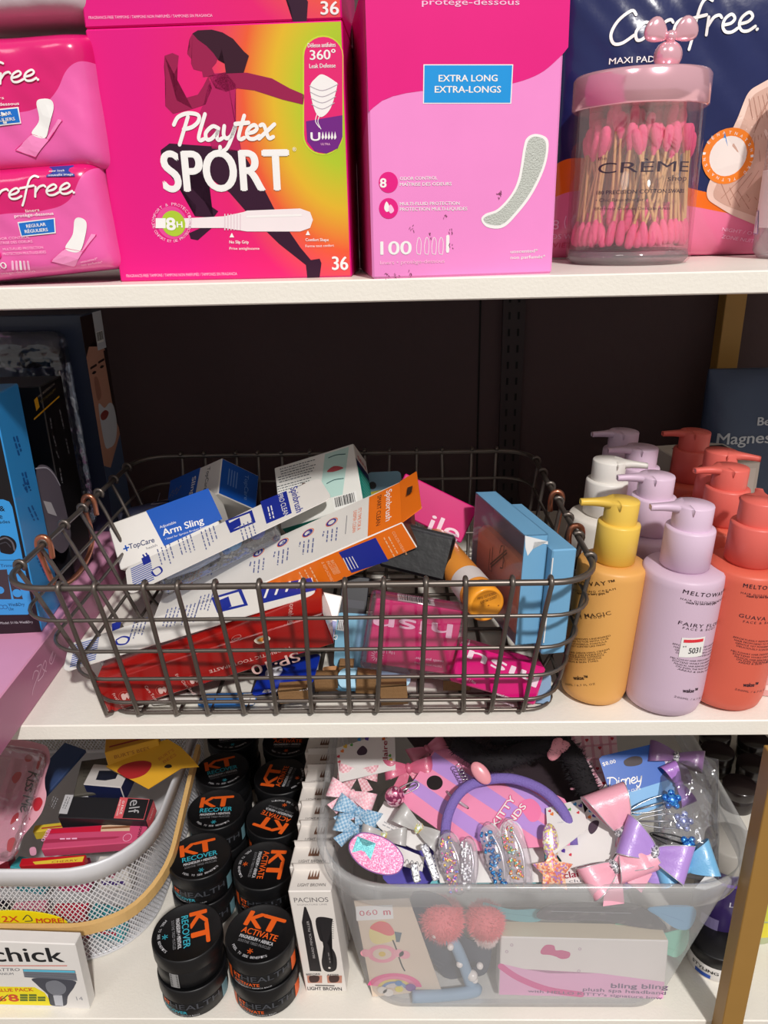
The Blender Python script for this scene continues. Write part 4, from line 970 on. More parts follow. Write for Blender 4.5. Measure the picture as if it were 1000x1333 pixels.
for k in range(7):
    y0 = BY0+.035+k*(BY1-BY0-.07)/6; y1 = CY0+.02+k*(CY1-CY0-.04)/6
    pts = curl((BX0, y0, ZR), (1, 0, 0))+[(BX0-.0025+(CX0-BX0)*t, y0+(y1-y0)*t, ZR+(ZB-ZR)*t) for t in (.15, .5, .85)]
    pts += [(CX0+.002, y1, ZB+.003), (CX0+.008, y1, ZB+.0016), (CX1-.008, y1, ZB+.0016), (CX1-.001, y1, ZB+.004)]
    pts += [(CX1+.0025+(BX1-CX1)*t, y1+(y0-y1)*t, ZB+(ZR-ZB)*t) for t in (.15, .5, .9)]
    wire(pts+curl((BX1, y0, ZR), (-1, 0, 0))[::-1][:6], .00165)
wire(rrect(CX0, CX1, CY0+.004, CY1, .02, ZB, 6), .0014, 'base_wire', closed=True)
for sx, X, ys in ((1, BX0, (.505, .592)), (-1, BX1, (.512, .585))):
    y0, y1 = ys
    def hook(y, s): return [(X+sx*a, y, ZR+b) for a, b in ((.0045, -.011), (.0048, -.002), (.0034, .004), (0, .0058), (-.0036, .004), (-.0048, -.001), (-.004, -.008))]
    h0, h1 = hook(y0, 1), hook(y1, 1); ym = (y0+y1)/2; low = [(X-sx*.001, y0+(y1-y0)*(.5-.5*cos(pi*i/10)), ZR-.012-.034*sin(pi*i/10)**.6) for i in range(11)]
    wire(smooth_pts(h0, 4)+smooth_pts(low[1:-1], 2)+smooth_pts(h1[::-1], 4), .0022, 'copper_handle', COP, n=8)

# ================================================================ things in the basket
WC = mat((232, 228, 222), .38); CB = mat((32, 48, 150), .35); ORG = mat((238, 118, 26), .35); gtx = mat((96, 104, 150), .5)
def dcart(tl, tr, bl, d, **k): return lay(PY(*tl), PY(*tr), PY(*bl), d, **k)
# toothpaste
RED = mat((150, 22, 20), .25, coat=.3, var=.08)
C = dcart((122, 893, .4615), (420, 800, .4795), (147, 929, .4635), .042); R = carton(C, 'toothpaste_carton', 'long red toothpaste carton with upside-down white lettering, lowest in the basket', 'box', RED, {'top': mat((172, 24, 18), .22, coat=.3), 'left': mat((226, 214, 204), .5)})
F = C.front; g = G(); pk = mat((214, 176, 170), .4)
text(g, F, 'SP·10', (387, 850), (326, 869), pk, h=13, bold=.02); text(g, F, 'PROBIOTIC TOOTHPASTE', (377, 843), (272, 874), pk, h=4.2)
for s_, a, b in (('Fresh Breath', (146, 905), (163, 928)), ('Care Tooth', (188, 895), (204, 916)), ('Even Clean Smell', (228, 880), (252, 906))): text(g, F, s_, a, b, pk, h=4)
for x, y in ((163, 908), (211, 900), (252, 887)):
    poly(g, F, [(x-5, y-2), (x-2, y-4), (x, y-3), (x+3, y-5), (x+6, y-2), (x+5, y+3), (x+2, y+1), (x+1, y+4), (x-3, y+4)], pk, 2, True); a = F.pix(x, y); ring_ab(g, F, a[0], a[1], .0042, .0045, mat((190, 90, 80)), 2)
g.build('lettering', R)
F = C.top; g = G(); text(g, F, 'cotelg®', (378, 784), (374, 816), pk, h=6.5); a = F.pix(308, 832); ring_ab(g, F, a[0], a[1], .0034, .0037, pk, 2); text(g, F, 'ew', (304, 835), (312, 833), pk, h=3)
poly(g, F, [(331, 836), (336, 831), (343, 829), (350, 830), (352, 834), (345, 838), (337, 840)], mat((236, 220, 200)), 2, True); poly(g, F, [(335, 836), (340, 832), (346, 832), (342, 837)], mat((236, 150, 40)), 3, True); poly(g, F, [(342, 834), (348, 831), (350, 834), (345, 837)], mat((180, 60, 140)), 3, True)
g.build('top_print', R)
# white carton behind
C = dcart((176, 842, .522), (346, 776, .538), (166, 890, .508), .012); R = carton(C, 'whitening_carton', 'white carton with a hexagon line pattern, wedged behind the red toothpaste carton', 'box', WC)
F = C.front; g = G(); gk = mat((50, 50, 60)); hx = mat((110, 110, 120))
for i in range(7):
    cx, cy = 190+i*13, 884-i*4.3-(i % 2)*7; P = [(cx+7*cos(t*pi/3), cy+4.5*sin(t*pi/3)) for t in range(6)]; stroke(g, F, P+[P[0]], .6, hx, e=2, sm=False)
for s_, x0, y0, x1, y1 in (('BIOTIC', 263, 826, 268, 852), ('THPASTE', 253, 828, 258, 858), ('WHITENING', 243, 842, 247, 862)): text(g, F, s_, (x0, y0), (x1, y1), gk, h=6)
g.build('lettering', R)
# blister cards with toothbrush (two alike)
def brush_card(tl, tr, bl, label, blue_px, scan_px, bar_px, seed):
    C = dcart(tl, tr, bl, .0006); R = root('toothbrush_pack', label, 'package', C.M, 'white toothbrush blister packs'); F = C.front
    g = plate(C, WC, .006, .0008); g.build('backing_card', R)
    g = G(); poly(g, F, blue_px, CB, 1); poly(g, F, scan_px, CB, 1)
    cx = sum(p[0] for p in scan_px)/4; cy = sum(p[1] for p in scan_px)/4; poly(g, F, [((p[0]-cx)*.78+cx, (p[1]-cy)*.72+cy) for p in scan_px], WC, 2)
    poly(g, F, [((p[0]-cx)*.45+cx-8, (p[1]-cy)*.6+cy+4) for p in scan_px], CB, 3)
    for i in range(11): rect_ab(g, F, C.w*.025, C.h*(.1+.075*i), C.w*.125, C.h*(.1+.075*i)+C.h*.042, mat((92, 110, 176)), 1)
    n = 0
    for i in range(n):
        t = i/n; poly(g, F, [(x0+(x1-x0)*t, y0+(y1-y0)*t), (x0+(x1-x0)*(t+.55/n), y0+(y1-y0)*(t+.55/n)), (x0+(x1-x0)*(t+.55/n)+hh[0], y0+(y1-y0)*(t+.55/n)+hh[1]), (x0+(x1-x0)*t+hh[0], y0+(y1-y0)*t+hh[1])], mat((92, 110, 176)), 1)
    g.build('card_print', R)
    g = G(); L = C.w; g.box((L*.12, .001, .004), (L*.72, .021, C.h-.004), clear((236, 240, 248), .07, .06, .3, bump=.2), bev=.006, seg=3, smooth=True); bl_ = g.build('blister', R)
    g = G(); g.tube([(L*.16, .011, C.h*.5), (L*.3, .011, C.h*.45), (L*.42, .011, C.h*.5)], [.004, .0065, .006], mat((196, 204, 222), .3), 14, flat=.8); hz = C.h*.5
    g.lathe([(.0072, 0), (.0076, .002), (.0076, .006), (.006, .0085), (0, .009)], mat((110, 180, 228), .35), 20, M=T3((L*.5, .006, hz)) @ Matrix.Rotation(-pi/2, 4, 'X')); g.box((L*.44, .005, hz-.006), (L*.48, .016, hz+.006), mat((40, 120, 200), .4), bev=.002)
    g.lathe([(.0072, 0), (.0076, .002), (.0076, .006), (.006, .0085), (0, .009)], mat((60, 84, 190), .35), 20, M=T3((L*.62, .006, hz)) @ Matrix.Rotation(-pi/2, 4, 'X')); g.build('brush_head', bl_)
    return C, R, F
C, R, F = brush_card((163, 740, .570), (415, 621, .622), (146, 782, .532), 'toothbrush pack with a dark blue end, leaning on the white and blue sling carton',
    [(339, 653), (373, 639), (380, 668), (347, 682)], [(293, 678), (328, 664), (333, 680), (300, 694)], ((152, 752), (170, 745), (-8, 26)), 3)
g = G(); z = zc(130, 560, 2.857)
text(g, F, 'PRO CLEAN', (362, 645), (370, 673), WHT, h=7, e=3); text(g, F, 'Spinbrush', (378, 636), (386, 668), CB, h=10, bold=.02, e=3)
for x, y in ((205, 737), (232, 725), (262, 714), (312, 706)): greek(g, F, (x, y-22), (x+7, y+2), 4, 4.6, gtx, h=1.5, step=(5.2, -2.4))
greek(g, F, (186, 722), (192, 731), 2, 3, CB, h=2.2, step=(4, -2)); poly(g, F, [(184, 727), (194, 722), (197, 731), (187, 736)], CB, 2)
stroke(g, F, [(199, 742), (207, 738), (211, 744), (203, 750), (198, 745)], 1.6, CB, e=3); greek(g, F, (349, 660), (353, 678), 2, 4, WHT, h=1.6, e=4, step=(4, -1.6)); g.build('lettering', R)
C, R, F = brush_card((90, 838, .505), (404, 742, .542), (70, 878, .472), 'toothbrush pack lying lowest, its blank corner poking out through the basket wires',
    [(331, 762), (398, 738), (412, 768), (340, 786)], [(275, 778), (314, 766), (323, 788), (283, 798)], ((101, 832), (150, 818), (-12, 20)), 5)
g = G()
for x, y in ((172, 832), (215, 817), (240, 812), (258, 800)): greek(g, F, (x+4, y-24), (x-4, y+2), 4, 4.6, gtx, h=1.5, step=(5.2, -1.4))
stroke(g, F, [(152, 833), (160, 829), (168, 831), (164, 838), (154, 839), (151, 835)], 2, CB, e=3); poly(g, F, [(146, 812), (158, 808), (156, 818), (146, 822)], CB, 2)
for k in range(4): stroke(g, F, [(345+k*14, 778-k*4), (350+k*14, 764-k*4)], 2.2, WHT, e=4)
g.build('lettering', R)
# orange and white long carton
tr, br = PY(521, 632, .583), PY(524, 685, .5236); tl = PY(215, 770, .598)
C = lay(tl, tr, tl+(br-tr), .026)
R = carton(C, 'brush_carton', 'long white and orange carton with a hang tab, lying diagonally on top of the heap', 'box', WC, {'bottom': ORG, 'right': mat((92, 44, 16), .6)})
F = C.front; z = zc(320, 560, 4.167); g = G()
poly(g, F, z((670, 385), (840, 303), (850, 520), (662, 600)), ORG, 1); ok = mat((232, 110, 50))
text(g, F, 'Spinbrush', z((764, 352))[0], z((760, 520))[0], WHT, h=7.5, bold=.02, e=3); text(g, F, 'SMART CLEAN', z((716, 380))[0], z((708, 545))[0], mat((40, 24, 30)), h=5.5, e=3)
text(g, F, "IT'S TIME FOR A", z((612, 448))[0], z((606, 568))[0], ok, h=4.4, e=2); text(g, F, 'DEEPER CLEAN', z((586, 462))[0], z((580, 580))[0], ok, h=4.4, e=2); stroke(g, F, z((550, 485), (542, 585)), .5, hx, e=2)
for i, (x, y) in enumerate(((468, 520), (340, 578), (203, 630), (72, 685))):
    x, y = z((x, y))[0]; a = F.pix(x, y); ring_ab(g, F, a[0], a[1], .0048, .0056, ok, 2); ring_ab(g, F, a[0]-.0003, a[1], .0030, .0046, CB, 3)
    if i == 1: text(g, F, '2', (x-2, y+3), (x+2, y+2), CB, h=5, bold=.03, e=3)
    elif i == 2: text(g, F, '30', (x-3, y+3), (x+3, y+2), CB, h=4, bold=.03, e=3)
    elif i == 3: stroke(g, F, [(x, y-3), (x, y+1)], 1.2, CB, e=3)
    greek(g, F, (x+7, y+7), (x+5, y+28), 3, 5, gtx, h=1.6, step=(-6, 2)); greek(g, F, (x-10, y+12), (x-12, y+20), 1, 3, gtx, h=1.6)
for x, y in ((225, 762), (250, 752), (275, 741), (300, 728)): greek(g, F, (x+3, y-12), (x-5, y+16), 4, 5, ok if x in (250,) else gtx, h=1.6, step=(5, -2.2))
g.build('lettering', R)
F = C.bottom; g = G(); z4 = z
poly(g, F, z((505, 685), (705, 605), (775, 730), (575, 795)), CB, 2); lo = mat((246, 190, 140))
for k in range(4): stroke(g, F, z((530+k*16, 716-k*3), (562+k*16, 780-k*5)), .9, WHT, e=3)
text(g, F, 'COLOR-WEAR™', z((792, 575))[0], z((862, 700))[0], lo, h=4, e=3); greek(g, F, z((775, 600))[0], z((838, 715))[0], 2, 5, lo, h=1.6, step=(-6, 1))
text(g, F, 'BATTERIES', z((460, 730))[0], z((500, 800))[0], lo, h=4.4, e=3, bold=.02); text(g, F, 'INCLUDED', z((438, 735))[0], z((480, 805))[0], lo, h=4.4, e=3, bold=.02); text(g, F, '& REPLACEABLE', z((410, 738))[0], z((468, 850))[0], lo, h=4, e=3); greek(g, F, z((350, 765))[0], z((400, 860))[0], 3, 5, lo, h=1.6, step=(-7, 3))
g.build('side_print', R)
g = G(); w_, H = C.w, C.h; o = [(w_, -.0002, 0), (w_, -.0002, H), (w_+.016, -.003, H*.98), (w_+.0175, -.003, .05*H)]
g.add(o+[(x, y+.0009, zz) for x, y, zz in o], [(0, 1, 2, 3), (7, 6, 5, 4), (0, 3, 7, 4), (3, 2, 6, 7), (2, 1, 5, 6)], ORG)
g.add([(w_, 0, 0), (w_+.0176, -.0025, .05*H), (w_+.0178, -.0022, .09*H), (w_, .0004, .08*H)], [(0, 1, 2, 3)], WC)
hang = g.build('hang_tab', R)
g = G(); g.add([(w_+.006, -.0028, H*.48), (w_+.011, -.0038, H*.48), (w_+.0125, -.0042, H*.62), (w_+.0075, -.0032, H*.66)], [(0, 1, 2, 3)], mat((60, 34, 20), .6)); g.build('hang_hole', hang)
# sling cartons
AB = mat((10, 84, 182), .4)
def sling(C, label, flip):
    R = carton(C, 'sling_carton', label, 'box', WC, {'front': WC, 'right': WC if not flip else AB, 'top': AB if flip else mat((16, 70, 76), .4)}, group='blue and white sling cartons'); return R
C = dcart((140, 683, .618), (271, 636, .630), (166, 738, .598), .042); R = sling(C, 'white and blue sling carton, front one of the two, lettering upright', False)
F = C.front; z = zc(140, 560, 5); g = G(); poly(g, F, z((250, 525), (655, 378), (748, 578), (370, 755)), AB, 1)
text(g, F, 'Adjustable', z((342, 640))[0], z((448, 605))[0], WHT, h=3.6, e=3); text(g, F, 'Arm Sling', z((364, 688))[0], z((628, 605))[0], WHT, h=9, bold=.03, e=3)
text(g, F, '• Ideal for Sprains Broken Bones', z((376, 716))[0], z((655, 628))[0], WHT, h=2.6, e=3); text(g, F, 'TopCare', z((142, 775))[0], z((308, 728))[0], mat((30, 44, 100)), h=7, bold=.01, e=3); text(g, F, 'health', z((255, 778))[0], z((325, 755))[0], hx, h=3.6, e=3)
x, y = z((122, 768))[0]; stroke(g, F, [(x-3, y+1), (x+3, y-1)], 2, AB, e=3); stroke(g, F, [(x-1, y-3), (x+1, y+3)], 2, AB, e=3); g.build('lettering', R)
C = dcart((222, 626, .705), (289, 596, .672), (208, 672, .684), .046); R = sling(C, 'mostly blue sling carton turned on its corner, behind the front sling carton', True)
g = G(); F = C.front; poly_ab(g, F, [(0, 0), (C.w*.55, 0), (C.w*.60, C.h), (0, C.h)], AB, 1); text_ab(g, F, 'Sling', C.w*.46, C.h*.8, C.w*.46, C.h*.25, WHT, .006, bold=.03, e=3); text_ab(g, F, 'TopCare', C.w*.74, C.h*.9, C.w*.72, C.h*.25, mat((60, 60, 70)), .0048, e=3)
greek(g, F, (236, 632), (228, 646), 3, 5, gtx, h=1.5, step=(-5, 3)); F = C.right; text_ab(g, F, 'TopCare', C.d*.62, C.h*.85, C.d*.66, C.h*.15, mat((120, 160, 220)), .005, e=2)
for k in range(4): rect_ab(g, F, C.d*(.2+.07*k), C.h*.35, C.d*(.2+.07*k)+.0012, C.h*.8, mat((110, 150, 214)), 2)
g.build('lettering', R)
# teal and white rinse box
TEAL = mat((22, 150, 132), .35)
tr, br = PY(460, 577, .640), PY(447, 661, .598); tl = PY(357, 609, .645)
C = lay(tl, tr, tl+(br-tr), .034, w_=None); R = carton(C, 'denture_carton', 'white and teal carton with a curved end, leaning on the basket back', 'box', mat((222, 222, 216), .38), {'right': TEAL, 'bottom': TEAL, 'top': mat((26, 34, 84), .35), 'left': TEAL})
F = C.front; z = zc(320, 560, 4.167); g = G(); 
poly(g, F, z((430, 130), (560, 90), (525, 350), (400, 380)), mat((176, 208, 200)), 1); gd = mat((90, 96, 100))
for k, (x, y) in enumerate(((165, 225), (155, 270), (150, 320))): greek(g, F, z((x+20, y-12))[0], z((x+230, y-70))[0], 3, 3.2, gd, h=1.1)
poly(g, F, z((440, 225), (480, 195), (530, 205), (480, 225)), mat((170, 70, 76)), 2, True)
for q in (((450, 150), (490, 135), (540, 130)), ((440, 290), (480, 270), (530, 262))): stroke(g, F, z(*q), 1.2, mat((50, 90, 90)), e=2)
a, b = F.pix(*z((420, 432))[0]); barcode_ab(g, F, C.w*.66, C.h*.04, C.w*.28, C.h*.2, 2, 16)
poly(g, F, z((305, 290), (345, 300), (350, 350), (330, 385), (305, 378)), mat((110, 90, 84)), 2, True); g.build('lettering', R)
F = C.right; g = G(); rect_ab(g, F, 0.0003, C.h*.76, C.d-.0003, C.h*.99, WC, 1); rect_ab(g, F, .0003, C.h*.64, C.d-.0003, C.h*.76, mat((26, 34, 84)), 1); text_ab(g, F, 'SEN', C.d*.2, C.h*.8, C.d*.85, C.h*.8, mat((200, 40, 50)), .0042, bold=.03, e=2)
for k in range(8): rect_ab(g, F, C.d*.2, C.h*(.55-.06*k), C.d*(.85-.03*k), C.h*(.565-.06*k), mat((120, 206, 190)), 2)
g.build('end_print', R)
# light blue hanging card with yellow sticker
def lcard(name, label, tl, tr, bl, m, r=.004, group=None, cat='card', t=.0006):
    C = (dcart if tl[2] > 0 else lambda a, b, c, d: lay(PZ(*a), PZ(*b), PZ(*c), d))(tl, tr, bl, .0006); R = root(name, label, cat, C.M, group); plate(C, m, r, t).build('card', R); return C, R, C.front
LB = mat((112, 166, 204), .4); LB2 = mat((126, 178, 204), .4)
C, R, F = lcard('hang_card', 'light blue card with a round hang hole, at the back of the basket', (478, 615, .665), (522, 613, .665), (470, 690, .64), mat((118, 160, 182), .4))
g = G(); disc(g, F, (485, 632), 5, mat((30, 30, 34)), 2); poly(g, F, [(479, 641), (500, 637), (501, 647), (481, 650)], mat((214, 196, 40)), 2); text(g, F, 'Fan', (483, 648), (492, 646), mat((60, 80, 50)), h=4, e=3); g.build('sticker', R)
# magenta carton behind
HM = mat((206, 16, 112), .28, coat=.3); HD = mat((168, 14, 96), .3, coat=.2); HW = mat((234, 206, 220), .4)
C = dcart((528, 616, .600), (622, 662, .590), (508, 662, .588), .024); R = carton(C, 'tooth_kit_carton', 'magenta carton rotated and rising behind the orange hang tab', 'box', HM, {'top': mat((140, 12, 84), .3)}, group='magenta tooth kit cartons')
g = G(); F = C.front; text(g, F, 'ile', (556, 690), (594, 706), HW, h=24, bold=.02, e=2); g.build('lettering', R)
# black case
C = dcart((508, 676, .545), (594, 697, .535), (505, 738, .528), .018); R = carton(C, 'black_case', 'black glossy case beside the orange carton end', 'case', mat((13, 13, 16), .4, bump=.15, bscale=120), bev=.002)
g = G(); g.box((-.001, -.0015, C.h-.004), (C.w+.001, C.d+.001, C.h+.001), clear((240, 240, 245), .02, .08, .08, fr=.2), bev=.001); g.build('clear_lid', R)
# orange tube
a = PY(634, 788, .476); b = a+Vector((-.034, .116, .002)); ax = (b-a).normalized(); q = ax.to_track_quat('Z', 'X').to_matrix().to_4x4(); M = T3(a) @ q
OT = mat((240, 158, 44), .35, coat=.2); L = (b-a).length; rt = .0131
R = root('orange_tube', 'orange tube lying with its round cap towards the front', 'tube', M)
g = G(); g.lathe([(rt*.96, .014), (rt*.98, .016), (rt*.98, L), (rt*.9, L+.003), (0, L+.003)], mat((232, 150, 60), .3, coat=.3), 40); g.build('tube_body', R)
g = G(); g.lathe([(0, .0006), (rt*.84, .0006), (rt*.87, 0), (rt, .0012), (rt*1.02, .004), (rt, .0145), (rt*.9, .0145)], OT, 44); cp_ = g.build('cap', R)
g = G(); g.lathe([(rt*1.0, .019), (rt*1.0, .038)], mat((214, 206, 204), .5), 40, cap=False); g.build('paper_label', R)
F = Face(M, (0, 0, .0006), (1, 0, 0), (0, -1, 0)); g = G(); text(g, F, 'MFG 12/12/2021', (622, 781), (646, 773), mat((90, 50, 20)), h=3.4, e=3); text(g, F, 'EXP 06/12/2027', (626, 786), (647, 778), mat((90, 50, 20)), h=3.4, e=3)
for x, y in ((610, 794), (649, 788), (636, 788)): disc(g, F, (x, y), 1, mat((170, 100, 30)), 3, 8)
g.build('date_stamp', cp_)
# light blue window cartons
def wcart(tl, tr, bl, d, label, window):
    a_ = PY(*tl); C = lay(a_, a_+Vector((.97, .235, -.06)).normalized()*tr, PY(*bl), d); R = root('window_carton', label, 'box', C.M, 'light blue upright cartons'); g = G(); t = .0007
    if window:
        for a, b in (((0, 0, 0), (C.w, t, C.h)), ((0, C.d-t, 0), (C.w, C.d, C.h)), ((C.w-t, 0, 0), (C.w, C.d, C.h)), ((0, 0, C.h-t), (C.w, C.d, C.h)), ((0, 0, 0), (C.w, C.d, t))): g.box(a, b, LB)
    else: g.box((0, 0, 0), (C.w, C.d, C.h), LB, bev=.0009)
    g.build('carton', R); return C, R
C, R = wcart((684, 697, .470), .0165, (671, 840, .466), .100, 'light blue carton with a clear side window, beside the orange tube', True)
g = G(); g.box((-.0004, .001, .001), (0, C.d-.001, C.h-.001), clear((248, 236, 236), .10, .1, .04, body=(220, 190, 190), fr=.12)); g.build('clear_window', R)
g = G(); g.box((.0015, .004, .002), (C.w-.002, C.d-.004, C.h-.025), mat((214, 150, 134), .6), bev=.004); g.build('inner_tray', R)
F = C.left; g = G(); z = zc(540, 600, 4.167); bk = mat((40, 26, 26))
for q in (((410, 480), (402, 590), (418, 600), (425, 470)), ((415, 575), (500, 500)), ((412, 560), (498, 485)), ((465, 580), (478, 582), (486, 460), (470, 462), (462, 500)), ((478, 500), (488, 540), (478, 565))): stroke(g, F, z(*q), 1.1, bk, e=3, sm=False)
g.build('line_drawing', R)
g = G(); F = C.front; poly(g, F, z((598, 405), (722, 436), (722, 452), (648, 440), (640, 478), (612, 515), (600, 470)), mat((226, 226, 226), .6), 2); g.build('torn_paper', R)
C, R = wcart((720, 716, .466), .0175, (704, 853, .463), .096, 'light blue carton with a scuffed white edge, against the right basket wall', False)
g = G(); stroke_ab(g, C.front, [(.0006, .01), (.0008, C.h*.5), (.0006, C.h-.006)], .0009, mat((226, 226, 226)), e=2); g.build('scuffed_edge', R)
# magenta cartons in front
C = dcart((490, 779, .484), (603, 796, .484), (472, 862, .474), .024); R = carton(C, 'tooth_kit_carton', 'magenta carton inside a clear blister with a barcode on top, centre front of the basket', 'box', HM, {'top': HD}, group='magenta tooth kit cartons')
F = C.front; z = zc(400, 720, 2.63); g = G(); text(g, F, 'hisn', z((498, 245))[0], z((230, 215))[0], HW, h=19, bold=.035, e=2)
text(g, F, 'teeth powder', z((468, 368))[0], z((370, 355))[0], HW, h=3.6, bold=.02, e=2); text(g, F, 'TEETH WHITENING', z((462, 385))[0], z((368, 372))[0], HW, h=2.6, e=2); text(g, F, '10g | 0', z((300, 338))[0], z((258, 334))[0], HW, h=3.6, e=2)
x, y = z((240, 350))[0]
for k in range(14): t = 2*pi*k/14; stroke(g, F, [(x+4*cos(t), y+4*sin(t)), (x+8*cos(t), y+8*sin(t))], .8, HW, e=2)
g.build('lettering', R); g = G(); F = C.top; a, b = F.pix(522, 776); barcode_ab(g, F, C.w*.25, C.d*.12, C.w*.43, C.d*.7, 2, 20); g.build('barcode', R)
g = G(); g.box((-.004, -.004, -.004), (C.w+.004, C.d*.5, C.h+.004), clear((250, 236, 244), .03, .04, .2), bev=.003, seg=2, smooth=True); g.build('clear_blister', R)
C = dcart((600, 838, .470), (711, 870, .464), (583, 886, .462), .026); R = carton(C, 'tooth_kit_carton', 'crumpled magenta carton tilted in the lower right corner of the basket', 'box', HM, {'top': HM}, bev=.0012, group='magenta tooth kit cartons')
F = C.front; z = zc(560, 780, 5); g = G(); text(g, F, 'hisu', z((715, 500))[0], z((260, 330))[0], HW, h=17, bold=.035, e=2); text(g, F, 'teeth powder', z((520, 640))[0], z((430, 610))[0], HW, h=3.4, bold=.02, e=2); text(g, F, '10g | 0.35oz', z((298, 540))[0], z((192, 492))[0], HW, h=3, e=2)
text(g, F, 'TEETH WHITENING', z((550, 690))[0], z((450, 655))[0], HW, h=2.4, e=2); g.build('lettering', R)
g = G(); F = C.top
for k in range(3): stroke_ab(g, F, [(C.w*.02+k*.0022, C.d*.1), (C.w*.06+k*.0022, C.d*.8)], .0011, HW, e=2)
g.build('stripes', R)
# assorted flat cards
C, R, F = lcard('blister_card', 'grey-blue crumpled card in the front right corner under the magenta carton', (668, 872, .484), (718, 876, .480), (664, 912, .472), mat((120, 152, 184), .3, coat=.3), cat='card')
C, R, F = lcard('blister_card', 'light blue card with a small barcode, left of the magenta blister', (438, 797, .522), (486, 800, .516), (428, 868, .505), LB2, group='light blue flat cards')
g = G(); poly(g, F, [(441, 806), (452, 808), (450, 822), (438, 820)], mat((226, 226, 226)), 2)
for k in range(5): stroke(g, F, [(441+k*2.2, 808), (439.5+k*2.2, 819)], .9, mat((30, 30, 40)), e=3)
stroke(g, F, [(434, 828), (439, 827), (438, 832), (434, 831)], 1, WHT, e=3); g.build('barcode', R)
C, R, F = lcard('blister_card', 'light blue card lying flat under the magenta blister, its rounded edge forward', (440, 870, -.311), (534, 868, -.313), (428, 894, -.321), LB2, r=.006, group='light blue flat cards')
C, R, F = lcard('blister_card', 'light blue card lying lowest, half under the others near the cardboard clips', (434, 882, -.317), (500, 882, -.317), (427, 898, -.325), mat((100, 160, 196), .4), r=.006, group='light blue flat cards')
C, R, F = lcard('brush_head_card', 'royal blue card lettered REPLACEMENT BRUSH HEADS, under the toothpaste carton', (342, 866, .512), (418, 850, .508), (331, 905, .474), mat((20, 52, 170), .3, coat=.3), r=.005)
g = G(); text(g, F, 'REPLACEMENT BRUSH HEADS', (342, 902), (400, 899), WHT, h=4, bold=.03, e=3); poly(g, F, [(393, 892), (398, 891), (399, 896), (394, 897)], WHT, 3); g.ball((C.w*.3, -.003, C.h*.55), .007, mat((214, 214, 220), .4), sc=(1, .5, 1)); g.build('lettering', R)
C, R, F = lcard('blister_card', 'blue and white card flat on the basket floor at the left', (262, 903, -.3290), (336, 901, -.3290), (250, 920, -.3292), mat((60, 124, 196), .35), r=.005)
g = G(); rect_ab(g, F, C.w*.75, .0008, C.w*.98, C.h*.9, WC, 2); g.build('white_print', R)
C, R, F = lcard('blister_card', 'white card poking out beneath the red toothpaste carton', (200, 904, -.3280), (262, 900, -.3280), (196, 917, -.3285), WC, r=.003)
C = dcart((418, 770, .528), (446, 776, .528), (400, 826, .508), .02); R = carton(C, 'small_carton', 'small white and blue carton standing right of the toothpaste carton', 'box', WC); g = G(); rect_ab(g, C.front, .0003, .0003, C.w-.0003, C.h*.42, CB, 1); g.build('blue_panel', R)
C = dcart((446, 748, .545), (482, 752, .545), (440, 800, .530), .02); R = carton(C, 'black_carton', 'small black carton deep in the basket, left of the magenta blister', 'box', mat((30, 30, 36), .4))
g = G(); rect_ab(g, C.front, C.w*.1, C.h*.2, C.w*.9, C.h*.4, mat((60, 60, 68)), 1); g.build('panel', R)
C, R, F = lcard('brown_card', 'orange-brown printed card beside the cardboard clips', (420, 868, -.320), (474, 864, -.320), (414, 884, -.326), mat((176, 122, 70), .5), r=.002)
g = G(); greek(g, F, (428, 874), (452, 872), 2, 4, CB, h=2); g.build('lettering', R)
# navy pouch with sunglasses outline at the back left
C = dcart((150, 660, .66), (220, 645, .68), (140, 712, .635), .03); P = Puff(C.M, C.w, C.d, C.h, p=4, q=2, wr=.002, seed=31); R = root('navy_pouch', 'dark navy pouch at the back left of the basket, behind the sling carton', 'pouch', C.M)
g = G(); P.mesh(g, mat((30, 32, 52), .35, coat=.3), 26, 22); g.build('pouch_film', R); g = G(); F = P.front
stroke(g, F, [(197, 656), (205, 648), (222, 644), (222, 650), (205, 655), (197, 656)], .9, mat((120, 110, 120)), e=3); stroke(g, F, [(205, 647), (208, 636)], .8, mat((120, 110, 120)), e=3); g.build('outline_print', R)
# cardboard clips
KR = mat((132, 98, 62), .75, bump=.3, bscale=400, var=.12)
for i, (x0, y0, x1, y1, Y, lab) in enumerate(((366, 915, 405, 936, .465, 'brown cardboard clip under the blue brush head card, leftmost of the clips'), (412, 906, 442, 927, .480, 'brown cardboard clip, second from the left'), (443, 897, 462, 922, .492, 'narrow brown cardboard clip wedged between its neighbours'), (464, 902, 490, 929, .478, 'brown cardboard clip bent towards the left, right of the narrow one'),
        (497, 912, 532, 941, .462, 'brown cardboard clip under the magenta blister, sticking out lowest'), (577, 903, 612, 921, .480, 'brown cardboard clip under the crumpled magenta carton, rightmost'))):
    bl = PY(x0, y1, Y); W = PY(x1, y1, Y).x-bl.x; H = max(.006, PY(x0, y0+4, Y).z-bl.z); zb = max(bl.z, ZB+.0035)
    M = T3((bl.x, Y, zb)) @ Matrix.Rotation(((i*37) % 7-3)*.03, 4, 'Y'); R = root('cardboard_clip', lab, 'cardboard clip', M, 'brown cardboard clips'); g = G()
    g.box((0, 0, 0), (W, .0012, H), KR, bev=.0003); g.box((0, 0, H-.0012), (W, .011, H), KR, bev=.0003); g.build('body', R)
    g = G(); g.box((W*.04, .001, H), (W*.96, .008, H+.001), KR, M=Matrix.Rotation(.06, 4, 'X'), bev=.0003); g.build('flap', R)
# ================================================================ lower shelf, left half
def heap(z0, y0, slope):
    def H(px, py, off=0):
        d = ray(px, py); t = (z0+off-slope*y0)/(d.z-slope*d.y); return d*t
    return H
HL = heap(-.530, .51, .22)
